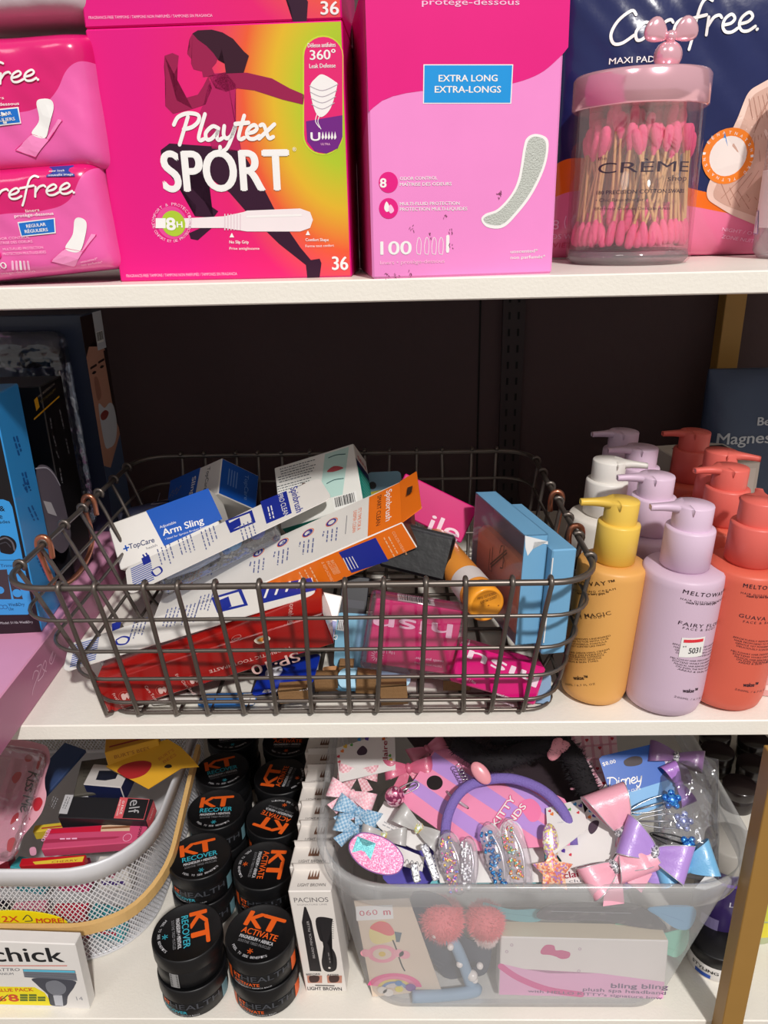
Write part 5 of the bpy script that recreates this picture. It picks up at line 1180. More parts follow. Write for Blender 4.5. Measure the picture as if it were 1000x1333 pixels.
# ---- white mesh bin with bamboo handle
MW = mat((222, 222, 226), .4, metal=.1); BAM = mat((214, 174, 112), .45, bump=.15, bscale=300, var=.12, vscale=60)
x0, x1, y0, y1, rr_, zt_, zb_ = -.53, -.2365, .5005, .80, .068, -.5185, Z3+.001
BN = root('mesh_bin', 'white perforated metal bin with a bamboo handle, at the left', 'bin', T3(((x0+x1)/2, (y0+y1)/2, Z3))); IN = BN.matrix_world.inverted()
def loft(g, rings, m, closed_bottom=False, smooth=True, M=None):
    vs = []; fs = []; n = len(rings[0])
    for r in rings: vs += r
    for j in range(len(rings)-1):
        for i in range(n): k = (i+1) % n; fs.append((j*n+i, j*n+k, (j+1)*n+k, (j+1)*n+i))
    g.add(vs, fs, m, smooth, M)
    if closed_bottom: g.add(rings[0], [list(range(n))[::-1]], m, False, M)
def off(d, z, n=10): return rrect(x0-d, x1+d, y0-d, y1+d, rr_+d, z, n)
g = G(); loft(g, [off(-.0005, zt_-.019), off(.0022, zt_-.0185), off(.0032, zt_-.002), off(.0026, zt_), off(.0008, zt_+.0006), off(0, zt_-.001), off(-.0008, zt_-.017)], MW, M=IN); g.build('rim_band', BN)
def sq(L_): return [((x-(x0+x1)/2)*.945+(x0+x1)/2, y, z) for x, y, z in L_]
g = G(); loft(g, [sq(off(-.006, zb_+.002)), sq(off(-.0045, zb_)), sq(off(-.0005, zb_+.003)), sq(off(-.001, zb_+.005))], MW, M=IN); g.add(sq(off(-.005, zb_+.0015)), [list(range(44))], MW, False, IN); g.build('base_ring', BN)
per = rrect(x0, x1, y0, y1, rr_, 0, 14); cum = [0]
for a, b in zip(per, per[1:]+per[:1]): cum.append(cum[-1]+math.dist(a, b))
PL = cum[-1]
def onper(s, z, d=0):
    s %= PL; lo = 0
    import bisect
    lo = min(len(per)-1, bisect.bisect_right(cum, s)-1); a = per[lo]; b = per[(lo+1) % len(per)]; t = (s-cum[lo])/max(1e-9, cum[lo+1]-cum[lo])
    x, y = a[0]+(b[0]-a[0])*t, a[1]+(b[1]-a[1])*t; k = .003*(1-(z-zb_)/(zt_-zb_)); cx, cy = (x0+x1)/2, (y0+y1)/2
    return (x-(x-cx)*k*20, y-(y-cy)*k*3, z)
g = G(); pitch = .0047; H_ = zt_-.016-zb_-.003; n = int(PL/pitch); wv = .00062; sl = .72
vs = []; fs = []
for d in (1, -1):
    for i in range(n):
        s0 = i*pitch; K = 12
        for k in range(K+1):
            z = zb_+.003+H_*k/K; s = s0+d*H_*sl*k/K; b = len(vs)
            vs += [onper(s-wv, z), onper(s+wv, z)]
            if k: fs.append((b-2, b-1, b+1, b))
g.add(vs, fs, MW, False, IN); g.build('wire_mesh', BN, kind='stuff')
def hz(y): return -.578+(-.531+.578)*max(0, min(1, (y-.51)/.15))
hp = [(x, y) for x, y, z in rrect(x0-.006, x1+.0085, y0-.009, y1, rr_+.006, 0, 12)]
path = [(x0-.004, .665)]+[q for q in [(x, y) for x, y in hp if y < y0+.062]]
lft = sorted([q for q in hp if q[1] < y0+.07 and q[0] < (x0+x1)/2], key=lambda q: -q[1]); rgt = sorted([q for q in hp if q[1] < y0+.07 and q[0] > (x0+x1)/2], key=lambda q: q[1])
path = [(x0-.006, .675), (x0-.006, .60)]+lft+rgt+[(x1+.0085, .60), (x1+.0085, .64), (x1+.008, .675)]
g = G(); vs = []; fs = []
for i, (x, y) in enumerate(path):
    a = path[max(0, i-1)]; b = path[min(len(path)-1, i+1)]; tx, ty = b[0]-a[0], b[1]-a[1]; l = math.hypot(tx, ty); nx, ny = ty/l, -tx/l; z = hz(y)
    for o, dz in ((0, -.0062), (.004, -.0058), (.0045, .0056), (.0004, .0062)): vs.append((x+nx*o, y+ny*o, z+dz))
for i in range(len(path)-1):
    for k in range(4): fs.append((i*4+k, i*4+(k+1) % 4, (i+1)*4+(k+1) % 4, (i+1)*4+k))
fs += [(3, 2, 1, 0), tuple((len(path)-1)*4+k for k in range(4))]
g.add(vs, fs, BAM, False, IN); g.build('bamboo_handle', BN)

# ---- things in the mesh bin
def hcart(tl, tr, bl, d, H=HL, off_=0, offb=None):
    return lay(H(*tl, off_), H(*tr, off_), H(*bl, off_ if offb is None else offb), d)
C = hcart((62, 1079), (193, 1069), (36, 1101), .012, off_=-.003); ROS = mat((206, 78, 118), .35)
R = carton(C, 'lip_kit_carton', 'rose pink lip kit carton lying across the front of the mesh bin', 'box', ROS, {'bottom': mat((200, 74, 112), .35)})
g = G(); F = C.front; z = zc(0, 955, 7.69); z2 = zc(110, 955, 6.667)
poly(g, F, [z((500, 950))[0], z2((395, 782))[0], z2((385, 815))[0], z((490, 1010))[0]], mat((176, 48, 84)), 1); poly(g, F, [z2((150, 797))[0], z2((398, 783))[0], z2((392, 845))[0], z2((140, 850))[0]], mat((222, 190, 160), .5), 2)
poly(g, F, [z2((150, 812))[0], z2((398, 798))[0], z2((394, 818))[0], z2((146, 830))[0]], mat((140, 90, 60), .4), 3); poly(g, F, [z((510, 960))[0], z2((148, 800))[0], z2((140, 850))[0], z((500, 1000))[0]], mat((206, 24, 60)), 3)
poly(g, F, [z((450, 1060))[0], z2((290, 893))[0], z2((310, 898))[0], z2((260, 912))[0], z((435, 1100))[0]], mat((170, 50, 84)), 2)
text(g, F, 'RETRO', z((478, 955))[0], z((408, 1075))[0], LPK, h=4.6, bold=.03, e=3); text(g, F, 'LANGMANNI', z2((492, 765))[0], z2((452, 925))[0], mat((60, 24, 40)), h=3.6, bold=.02, e=3)
a, b = F.pix(*z2((372, 902))[0]); ring_ab(g, F, a, b, .0036, .0040, LPK, 2); greek(g, F, z((600, 1055))[0], z((800, 1050))[0], 1, 3, LPK, h=1.8); g.build('print', R)
g = G(); F = C.bottom; poly(g, F, [(39, 1104), (46, 1103), (47, 1112), (40, 1113)], LPK, 2, True); g.build('logo_print', R)
C = hcart((88, 1036), (200, 1040), (78, 1064), .018, off_=.006); COR = mat((222, 96, 104), .35); DK = mat((34, 34, 38), .35)
R = carton(C, 'concealer_carton', 'black and coral cosmetic carton with large grey letters, behind the lip kit', 'box', DK, {'right': COR})
F = C.front; g = G(); poly(g, F, z2((310, 552), (564, 570), (515, 748), (254, 735)), COR, 1); poly(g, F, z2((378, 562), (560, 574), (512, 742), (328, 735)), mat((28, 28, 32)), 2)
text(g, F, 'elf', z2((400, 580))[0], z2((378, 700))[0], mat((176, 176, 180)), h=14, e=3); text(g, F, 'O FACE', z2((330, 585))[0], z2((304, 700))[0], WHT, h=3, bold=.02, e=3); text(g, F, 'PRIMER INFUSED', z2((306, 575))[0], z2((276, 715))[0], WHT, h=2, e=3)
poly(g, F, z((655, 612), (738, 614), (672, 806), (588, 800)), mat((196, 196, 200)), 2); greek(g, F, z((700, 640))[0], z((640, 780))[0], 2, 3, mat((120, 120, 124)), h=1.2)
greek(g, F, z((580, 650))[0], z((530, 760))[0], 3, 3, mat((140, 140, 144)), h=1.2); g.build('lettering', R)
g = G(); text_ab(g, C.right, 'CORAL', C.d*.35, C.h*.8, C.d*.35, C.h*.25, WHT, .003, e=2); g.build('end_print', R)
C = hcart((45, 1074), (150, 1062), (36, 1082), .012, off_=-.012); R = carton(C, 'yellow_carton', 'thin yellow carton wedged between the black carton and the rose pink lip kit', 'box', mat((216, 190, 60), .4)); 
g = G(); rect_ab(g, C.front, C.w*.1, C.h*.3, C.w*.8, C.h*.5, mat((180, 60, 50))); g.build('stripe', R)
C = hcart((28, 1117), (112, 1112), (22, 1127), .010, off_=-.010); R = carton(C, 'candy_carton', 'red and yellow carton almost hidden behind the front rim of the mesh bin', 'box', mat((190, 24, 40), .35))
g = G(); poly_ab(g, C.front, [(C.w*.25, .0003), (C.w*.98, .0003), (C.w*.98, C.h*.75), (C.w*.2, C.h*.4)], mat((224, 200, 60))); text_ab(g, C.front, 'CHERRY', C.w*.5, C.h*.1, C.w*.9, C.h*.15, mat((160, 30, 40)), .002, e=2); g.build('print', R)
C = hcart((122, 994), (170, 998), (112, 1021), .022, off_=.016); NV = mat((26, 34, 74), .35); R = carton(C, 'white_navy_carton', 'white topped navy carton under the yellow cards', 'box', mat((196, 192, 190), .4), {'bottom': NV, 'right': NV})
g = G(); poly(g, C.front, z2((128, 322), (235, 322), (290, 350), (270, 392), (180, 408), (98, 402)), mat((24, 28, 44), .3), 2); g.build('window_print', R)
C = hcart((106, 990), (146, 985), (80, 1036), .004, off_=.004); R = carton(C, 'grey_card', 'olive grey card standing behind the black carton in the mesh bin', 'card', mat((84, 80, 72), .6)); g = G(); greek(g, C.front, (108, 996), (120, 996), 5, 5, mat((70, 66, 60)), h=1.2); g.build('print', R)
C = hcart((84, 966), (112, 976), (78, 1030), .004, off_=.012); R = carton(C, 'blue_card', 'dark blue card upright behind the grey one in the mesh bin', 'card', mat((50, 70, 112), .5)); g = G(); rect_ab(g, C.front, C.w*.2, C.h*.2, C.w*.5, C.h*.25, mat((90, 110, 150))); g.build('print', R)
YB = mat((214, 160, 40), .45)
C = hcart((136, 980), (206, 962), (138, 998), .026, off_=.045, offb=.030); R = carton(C, 'balm_carton', 'yellow carton lying at the back of the mesh bin under the shelf', 'box', YB, {'top': mat((200, 140, 40), .45)})
g = G(); text_ab(g, C.front, 'BURT\u2019S BEES', C.w*.15, C.h*.4, C.w*.8, C.h*.4, mat((150, 90, 30)), .004, e=2); stroke_ab(g, C.top, [(C.w*.1, C.d*.3), (C.w*.9, C.d*.3)], .0025, mat((150, 40, 40)), e=2); g.build('lettering', R)
R, F = flat('balm_card', 'yellow card with a red oval and a hang hole, hanging over the mesh bin rim', 'card', (HL(138, 998, .030), HL(222, 964, .040), HL(193, 1027, .028)), [(138, 998), (150, 985), (218, 962), (235, 972), (248, 985), (259, 998), (236, 1000), (193, 1027), (165, 1012)], YB)
g = G(); RO = mat((160, 32, 36), .45); poly(g, F, z2((285, 320), (330, 275), (420, 245), (510, 235), (575, 250), (578, 290), (530, 350), (450, 385), (380, 390), (310, 350)), RO, 1, True)
text(g, F, "BURT'S", z2((650, 235))[0], z2((780, 150))[0], mat((190, 110, 40)), h=4, e=2); text(g, F, 'BEES', z2((690, 260))[0], z2((800, 190))[0], mat((190, 110, 40)), h=4, e=2)
poly(g, F, z2((694, 285), (720, 268), (750, 270), (758, 290), (730, 300), (700, 296)), mat((30, 24, 20)), 2, True); g.build('print', R)
# clear lip pack
o = HL(30, 1120, .006); C = lay(HL(-32, 962, .062), HL(66, 976, .062), HL(-60, 1112, .012), .02); R = root('lip_mask_pack', 'clear pack with a pale pink lips card, in the mesh bin at the left', 'package', C.M); F = C.front
g = G(); z = zc(0, 955, 7.69)
e = zc(0, 955, 7.69)
poly(g, F, z((180, 60), (430, 110), (490, 170), (500, 280), (455, 400), (450, 520), (465, 620), (430, 760), (370, 860), (240, 1020), (170, 1150), (40, 1290), (-250, 1290), (-250, 60)), mat((214, 156, 170), .45), 0, True); g.build('lips_card', R)
g = G(); LR = mat((176, 34, 48), .4)
for q in (((250, 240), (290, 205), (328, 230), (310, 275), (262, 280)), ((375, 300), (395, 215), (455, 205), (460, 290), (400, 360), (365, 350)), ((330, 700), (355, 650), (405, 640), (428, 690), (390, 765), (345, 770)), ((105, 910), (130, 830), (185, 790), (180, 850)), ((70, 1150), (85, 1065), (140, 1040), (165, 1090), (120, 1180), (80, 1180)), ((120, 450), (160, 390), (215, 390), (200, 450), (150, 500))): poly(g, F, z(*q), LR, 3, True)
stroke(g, F, z((230, 1000), (215, 930), (265, 820), (300, 860)), 1.6, mat((170, 70, 90)), e=3)
script(g, F, 'Kiss Me', z((290, 375))[0], z((205, 780))[0], 8.5, mat((34, 20, 24)), .2, 0, e=4); greek(g, F, z((385, 400))[0], z((340, 640))[0], 1, 3, mat((170, 60, 80)), h=2); g.build('lips_print', R)
g = G(); g.box((C.w*.05, -.014, C.h*.03), (C.w*1.04, .0, C.h*.98), clear((250, 244, 248), .03, .05, .22, bump=.35), bev=.010, seg=4, smooth=True); g.build('clear_blister', R)
rb = HL(74, 985, .04)
BOWS = None
# lower filling glimpsed through the mesh
rnd = random.Random(9); cols = [(214, 60, 120), (240, 240, 240), (60, 160, 170), (230, 180, 60), (200, 40, 70), (90, 60, 140), (230, 130, 160), (240, 236, 230), (30, 30, 40)]
k = 0
for i in range(1, 7):
    for j in range(2):
        x = -.262-.038*i+rnd.uniform(-.004, .004); y = .522+.012*j+rnd.uniform(0, .004); zz = Z3+.006+.034*j; c = cols[(i*2+j*5) % 9]
        M = T3((x, y+.012*j, zz)) @ Matrix.Rotation(rnd.uniform(-.25, .25), 4, 'Z'); w_ = .031; 
        C = Carton(M, w_, .014, .030); nm = {0: 'magenta', 1: 'white', 2: 'teal', 3: 'amber', 4: 'red', 5: 'violet', 6: 'pale pink', 7: 'cream', 8: 'black'}[(i*2+j*5) % 9]
        R = carton(C, 'filler_carton', '%s little carton seen through the mesh, %s layer, number %d from the right corner' % (nm, ('bottom', 'upper')[j], i+1), 'box', mat(c, .45), group='small cartons in the mesh bin'); g = G(); rect_ab(g, C.front, .004, .008, .026, .013, mat(cols[(i+j+3) % 9], .5), 2); disc_ab(g, C.front, .015, .021, .004, mat(cols[(i+5) % 9]), 2); g.build('print', R)
# ---- yellow oval sign and razor carton
C = stand((-70, 1306), (117, 1314), (89, 1229), Z3, .012)
R = carton(C, 'razor_blade_carton', 'white razor carton with a yellow value corner, front left of the lower shelf', 'box', mat((228, 224, 220), .38)); F = C.front; z = zc(0, 940, 3.392); g = G()
text(g, F, 'Schick', (-28, 1251), (84, 1252), mat((26, 26, 30)), h=19, bold=.025, e=2); stroke(g, F, [(-30, 1257), (87, 1257)], 1.3, mat((206, 84, 60)), e=2)
text(g, F, 'QUATTRO', (-18, 1264), (26, 1264), mat((90, 90, 100)), h=4, shear=.2, e=2); text(g, F, 'TITANIUM', (-10, 1269), (18, 1269), hx, h=3, e=2); text(g, F, '14', z((340, 1228))[0], z((368, 1228))[0], mat((150, 150, 156)), h=5, e=2)
g.build('lettering', R); g = G(); YL = mat((240, 222, 20), .4)
poly(g, F, [(-62, 1283), (45, 1285), (58, 1292), (70, 1309), (-62, 1306)], YL, 1); RL = mat((206, 70, 40)); text(g, F, 'VALUE PACK', (-10, 1291), (44, 1290), RL, h=4.4, bold=.02, e=3); text(g, F, '8', (13, 1303), (25, 1303), RL, h=9, bold=.05, e=3); text(g, F, '6', (0, 1303), (9, 1303), RL, h=7, bold=.02, e=3); stroke(g, F, [(0, 1303), (10, 1295)], 1, mat((40, 40, 40)), e=4)
for i in range(3):
    for j in range(3):
        if i == 2 and j == 0: continue
        x = 26+i*11.5; y = 1294+j*3.2; poly(g, F, [(x, y), (x+10, y), (x+10.5, y+2.5), (x+.5, y+2.5)], mat((90, 110, 40)), 3)
g.build('value_corner', R); g = G(); SL = mat((150, 154, 166), .3, metal=.5); DG = mat((70, 72, 82), .35)
poly(g, F, z((100, 1090), (332, 1096), (342, 1142), (108, 1126)), SL, 2); poly(g, F, z((104, 1092), (330, 1098), (332, 1106), (104, 1100)), mat((90, 190, 220)), 3)
for k in range(4): stroke(g, F, z((112, 1106+k*6), (338, 1114+k*6)), .6, DG, e=3)
poly(g, F, z((150, 1130), (320, 1140), (330, 1165), (300, 1210), (290, 1250), (225, 1248), (218, 1210), (165, 1160)), DG, 3, True); poly(g, F, z((205, 1150), (250, 1140), (290, 1165), (285, 1195), (245, 1205), (210, 1185)), SL, 4, True); poly(g, F, z((235, 1205), (275, 1205), (280, 1252), (245, 1250)), mat((190, 192, 200), .3), 4); g.build('razor_print', R)
pa, pb, pc = PY(-60, 1190, .4985), PY(90, 1190, .4985), PY(-60, 1216, .4985)
R, F = flat('value_sign', 'yellow oval value sign on the mesh bin front, above the bamboo handle', 'sign', (pa, pb, pc), [(-62, 1204), (-40, 1192), (0, 1186), (40, 1187), (72, 1193), (88, 1203), (70, 1212), (0, 1216), (-40, 1213)], YL, sm=True, part='oval_panel')
g = G(); text(g, F, '2X', (4, 1200), (25, 1200), RL, h=8, bold=.03, e=3); text(g, F, 'MORE!', (48, 1201), (84, 1201), RL, h=6, bold=.04, e=3); stroke(g, F, [(30, 1197), (36, 1191), (42, 1198), (33, 1199)], 1.2, mat((60, 60, 60)), e=3); g.build('lettering', R)

# ---- black balm jars
KTO = mat((236, 98, 30), .45); KTB = mat((60, 176, 196), .45); KW = mat((196, 196, 200), .5); JB = mat((20, 20, 22), .4); r_ = .0298; hj = .0338
def ktjar(cx, cy, level, kind, rot, label, side=True, lid_print=True, face_px=None):
    M = T3((cx, cy, Z3+.0004+level*hj)); R = root('balm_jar', label, 'jar', M, 'black balm jars'); col = KTB if kind == 'RECOVER' else KTO
    g = G(); g.lathe([(r_*.90, 0), (r_*.95, .0015), (r_*.95, .0185), (r_*.93, .0192)], JB, 48); g.build('jar_body', R)
    g = G(); g.lathe([(r_*.985, .0188), (r_, .0196), (r_, hj-.0022), (r_*.985, hj-.0008), (r_*.955, hj-.0004), (r_*.94, hj-.0011), (0, hj-.0011)], JB, 56); lid = g.build('lid', R)
    if lid_print:
        g = G(); F = Face(M, (0, 0, hj-.0011), (cos(rot), sin(rot), 0), (-sin(rot), cos(rot), 0)); k = r_
        text_ab(g, F, 'K', -.58*k, .12*k, -.06*k, .12*k, col if 0 else KTO, .5*k, bold=.05, e=3); text_ab(g, F, 'T', -.12*k, .12*k, .52*k, .12*k, KTO, .5*k, bold=.06, e=3)
        text_ab(g, F, kind, -.55*k, -.13*k, .55*k, -.13*k, col, .2*k, bold=.02, e=3); text_ab(g, F, 'MAGNESIUM + %s' % ('MENTHOL' if kind == 'RECOVER' else 'ARNICA'), -.52*k, -.29*k, .52*k, -.29*k, KW, .11*k, bold=.03, e=3)
        text_ab(g, F, 'SOOTHE TIRED MUSCLES', -.5*k, -.42*k, .5*k, -.42*k, mat((130, 130, 134)), .085*k, e=3)
        for i in range(3): a = -.62*k; stroke_ab(g, F, [(-.08*k*cos(i*pi/3), a-.08*k*sin(i*pi/3)), (.08*k*cos(i*pi/3), a+.08*k*sin(i*pi/3))], .02*k, col, e=3)
        s = 'PEEL TO SEE BENEFITS'
        for i, ch in enumerate(s):
            if ch == ' ': continue
            t = -pi/2+(i-len(s)/2)*.075; x, y = .83*k*cos(t), .83*k*sin(t); ux, uy = -sin(t), cos(t); text_ab(g, F, ch, x-ux*.026*k, y-uy*.026*k, x+ux*.026*k, y+uy*.026*k, KW, .075*k, e=3)
        g.build('lid_print', lid)
    if side:
        g = G(); F = Cyl(M, r_*.95+.0002); lab_ = mat((18, 18, 20), .5); n = 20
        a0 = -.028 if kind == 'ACTIVATE' else -.030; band = KTO if kind == 'ACTIVATE' else mat((110, 150, 160), .5)
        rect_ab(g, F, a0-.012, .002, a0+.002, .0175, band, 2, n=6); rect_ab(g, F, .034, .002, .044, .0175, band, 2, n=6)
        text_ab(g, F, 'KT', a0+.006, .0105, a0+.0135, .0105, KTO, .0045, bold=.05, e=3); text_ab(g, F, 'HEALTH', a0+.0145, .0105, .030, .0105, mat((70, 72, 78)), .0062, bold=.02, e=3)
        text_ab(g, F, kind, a0+.006, .0055, a0+.030, .0055, col, .0034, bold=.02, e=3); text_ab(g, F, 'MAGNESIUM + ARNICA BALM', a0+.006, .0030, a0+.04, .0030, KW, .0014, e=3); g.build('side_print', R)
    return R, M
R, M = ktjar(-.1910, .4785, 0, 'RECOVER', -.3, 'black balm jar with a grey-blue band, under another jar, front left stack', lid_print=False)
R, M = ktjar(-.1918, .4795, 1, 'RECOVER', -1.25, 'black balm jar with lid letters turned sideways, top of the front left stack', side=False)
g = G(); F = Cyl(M, r_*.955+.0002); rect_ab(g, F, -.010, .002, -.002, .0175, mat((150, 150, 150)), 3, n=3)
for i in range(9): rect_ab(g, F, -.0095, .003+i*.0016, -.0025, .0037+i*.0016, mat((24, 24, 26)), 5)
g.build('barcode', R)
ktjar(-.1275, .4790, 0, 'ACTIVATE', 0, 'black balm jar with orange bands, under another jar, front right stack', lid_print=False)
ktjar(-.1285, .4780, 1, 'ACTIVATE', -.30, 'black balm jar with orange bands and tilted lid lettering, top of the front right stack')
for lv_, nm_ in ((0, 'lower'), (1, 'top')):
    for cx, cy, kd, rot, lab in ((-.2015, .563, 'RECOVER', .32, 'second row, left stack, blue lid lettering'), (-.1370, .5515, 'ACTIVATE', -1.62, 'second row, right stack, lettering turned sideways'),
            (-.1995, .625, 'RECOVER', .08, 'third row, left stack, in half shade'), (-.1362, .6130, 'ACTIVATE', 2.75, 'third row, right stack, upside-down orange lettering'),
            (-.2065, .686, 'RECOVER', .35, 'fourth row, left stack, in shade'), (-.1390, .6745, 'ACTIVATE', 1.4, 'fourth row, right stack, in shade'), (-.1400, .7355, 'ACTIVATE', .02, 'last row, right stack, deep in shade'), (-.2075, .747, 'RECOVER', .2, 'last row, left stack, deep in shade')):
        if lv_ == 0: ktjar(cx, cy, 0, kd, 0, 'black balm jar underneath the one of the '+lab.split(',')[0]+lab.split(',')[1], lid_print=False, side=cy < .57)
        else: ktjar(cx, cy, 1, kd, rot, 'black balm jar, '+lab, side=cy < .64)
# ---- row of white narrow cartons
C0 = stand((398.5, 1290.5), (451.5, 1293.5), (439, 1163), Z3, .02); dp = PZ(382, 1131, Z3+C0.h).y-PZ(379, 1161, Z3+C0.h).y
C0 = Carton(C0.M @ Matrix.Rotation(-.07, 4, 'Y'), C0.w, dp, C0.h); PW = mat((226, 220, 214), .4); F = C0.front
R = carton(C0, 'pencil_carton', 'white narrow carton showing a black pencil and brush, frontmost of the row', 'box', PW, group='narrow white cartons in a row')
g = G(); BK2 = mat((30, 28, 32), .4); z = zc(180, 950, 3.333)
text(g, F, 'PACINOS', z((678, 748))[0], z((826, 746))[0], mat((110, 106, 108)), h=6.2, e=2); text(g, F, 'SIGNATURE LINE', z((690, 762))[0], z((820, 760))[0], mat((160, 156, 156)), h=2, e=2)
poly(g, F, z((720, 768), (728, 768), (752, 830), (795, 1048), (745, 1046), (710, 835)), BK2, 2); text(g, F, 'BEARD PENCIL FILLER', z((768, 990))[0], z((740, 828))[0], mat((180, 176, 176)), h=3, e=3)
poly(g, F, z((772, 818), (838, 818), (842, 835), (832, 905), (820, 925), (850, 960), (862, 1000), (858, 1040), (830, 1050), (805, 1040), (796, 1000), (808, 955), (806, 925), (786, 905)), BK2, 2, True)
disc(g, F, z((830, 1032))[0], 1.6, PW, 4, 10); greek(g, F, z((825, 965))[0], z((835, 1020))[0], 1, 3, mat((120, 116, 116)), h=1.4, e=4)
for i in range(9): stroke(g, F, z((840, 830+i*9), (848, 831+i*9)), .7, BK2, e=3)
for x in (732, 818): poly(g, F, z((x, 1066), (x+66, 1066), (x+66, 1098), (x+4, 1098)), mat((190, 130, 110)), 2); poly(g, F, z((x+12, 1068), (x+52, 1068), (x+48, 1092), (x+16, 1094)), mat((60, 36, 34)), 3, True)
text(g, F, 'BEFORE', z((730, 1064))[0], z((790, 1062))[0], BK2, h=2.2, bold=.02, e=4); text(g, F, 'AFTER', z((820, 1066))[0], z((872, 1066))[0], BK2, h=2.2, bold=.02, e=4)
stroke(g, F, z((770, 1108), (850, 1110)), 1.6, BK2, e=3); text(g, F, 'LIGHT BROWN', z((736, 1128))[0], z((884, 1131))[0], mat((60, 56, 58)), h=4.4, bold=.02, e=3); g.build('front_print', R)
def top_icon(C, R):
    F = C.top; g = G(); w_, d = C.w, C.d; br_ = mat((112, 76, 58), .5); rect_ab(g, F, w_*.40, d*.50, w_*.66, d*.62, br_, 2)
    for i in range(4): poly_ab(g, F, [(w_*(.40+.07*i), d*.6), (w_*(.455+.07*i), d*.6), (w_*(.43+.07*i), d*.92)], br_, 2)
    text_ab(g, F, 'LIGHT BROWN', w_*.2, d*.2, w_*.85, d*.2, mat((70, 60, 60)), d*.14, e=2); g.build('top_print', R)
    g = G(); g.box((w_*.03, d*.93, C.h-.001), (w_*.97, d*.93+.0006, C.h+.0075), PW, M=T3((0, 0, 0))); g.add([(w_*.03, d*.93, C.h+.0075), (w_*.97, d*.93, C.h+.0075), (w_*.94, d*.93-.0035, C.h+.0105), (w_*.0, d*.93-.0035, C.h+.0105)], [(0, 1, 2, 3)], PW); g.build('hang_flap', R)
top_icon(C0, R)
ords = ['second', 'third', 'fourth', 'fifth', 'sixth', 'seventh', 'eighth', 'ninth']
base = R; dirv = Vector(C0.M.col[1].xyz)
for i in range(8):
    dx = -.0022*(i+1)+((i*5) % 3-1)*.0016; o = base.copy(); SC.collection.objects.link(o)
    M2 = C0.M @ T3((dx, (dp+.0012)*(i+1), 0)); C = Carton(M2, C0.w, dp, C0.h)
    o.matrix_world = M2; o['label'] = 'white narrow carton, %s from the front of its row' % ords[i] if i < 7 else 'white narrow carton at the dark back end of its row'
    for ch in list(base.children):
        if ch.name.startswith('front_print'): continue
        d = ch.copy(); SC.collection.objects.link(d); d.parent = o
# ================================================================ lower shelf, right half
BINM = clear((250, 251, 253), .23, .22, .04, body=(250, 250, 250), fr=.16)
rx0, rx1, ry0, ry1, rz = -.0735, .2765, .4475, .79, -.4805; qx0, qx1, qy0, qy1, qz = -.042, .224, .4585, .745, Z3+.0006
BB = root('clear_bin', 'large frosted clear plastic bin heaped with hair clips and bows', 'bin', T3(((rx0+rx1)/2, (ry0+ry1)/2, Z3))); IB = BB.matrix_world.inverted()
def ring(t, d=0, z=None, n=12):
    a = lambda p, q: p+(q-p)*t
    return rrect(a(rx0, qx0)-d, a(rx1, qx1)+d, a(ry0, qy0)-d, a(ry1, qy1)+d, a(.060, .036)+d*.5, a(rz, qz) if z is None else z, n)
g = G(); loft(g, [ring(.955, -.010, qz+.0006), ring(.985, -.002, qz+.001), ring(.95, 0), ring(.7, 0), ring(.4, 0), ring(.2, 0), ring(.06, 0)], BINM, M=IB)
g.add(ring(.98, -.006, qz), [list(range(52))], BINM, False, IB); g.build('wall', BB)
g = G(); loft(g, [ring(.14, .0035), ring(.13, .0045), ring(.02, .0050), ring(0, .0040, rz+.0004), ring(0, .0015, rz+.0012), ring(0, -.0005, rz), ring(.07, -.0008)], clear((248, 250, 252), .24, .2, .2, body=(250, 250, 250), fr=.2), M=IB); g.build('rim', BB)

HP = heap(-.497, .46, .20)
def hp3(a, b, c, o=0): return (HP(*a, o), HP(*b, o), HP(*c, o))
HC = [(210, 60, 80), (236, 130, 60), (232, 190, 60), (90, 170, 80), (60, 150, 210), (90, 60, 160)]
def heart(g, F, x, y, s, m, e=2, a=0):
    P = [(0, .9), (-.9, -.1), (-.75, -.8), (-.3, -.85), (0, -.4), (.3, -.85), (.75, -.8), (.9, -.1)]; ca, sa = cos(a), sin(a)
    poly(g, F, [(x+s*(p*ca-q*sa), y+s*(p*sa+q*ca)) for p, q in P], m, e)
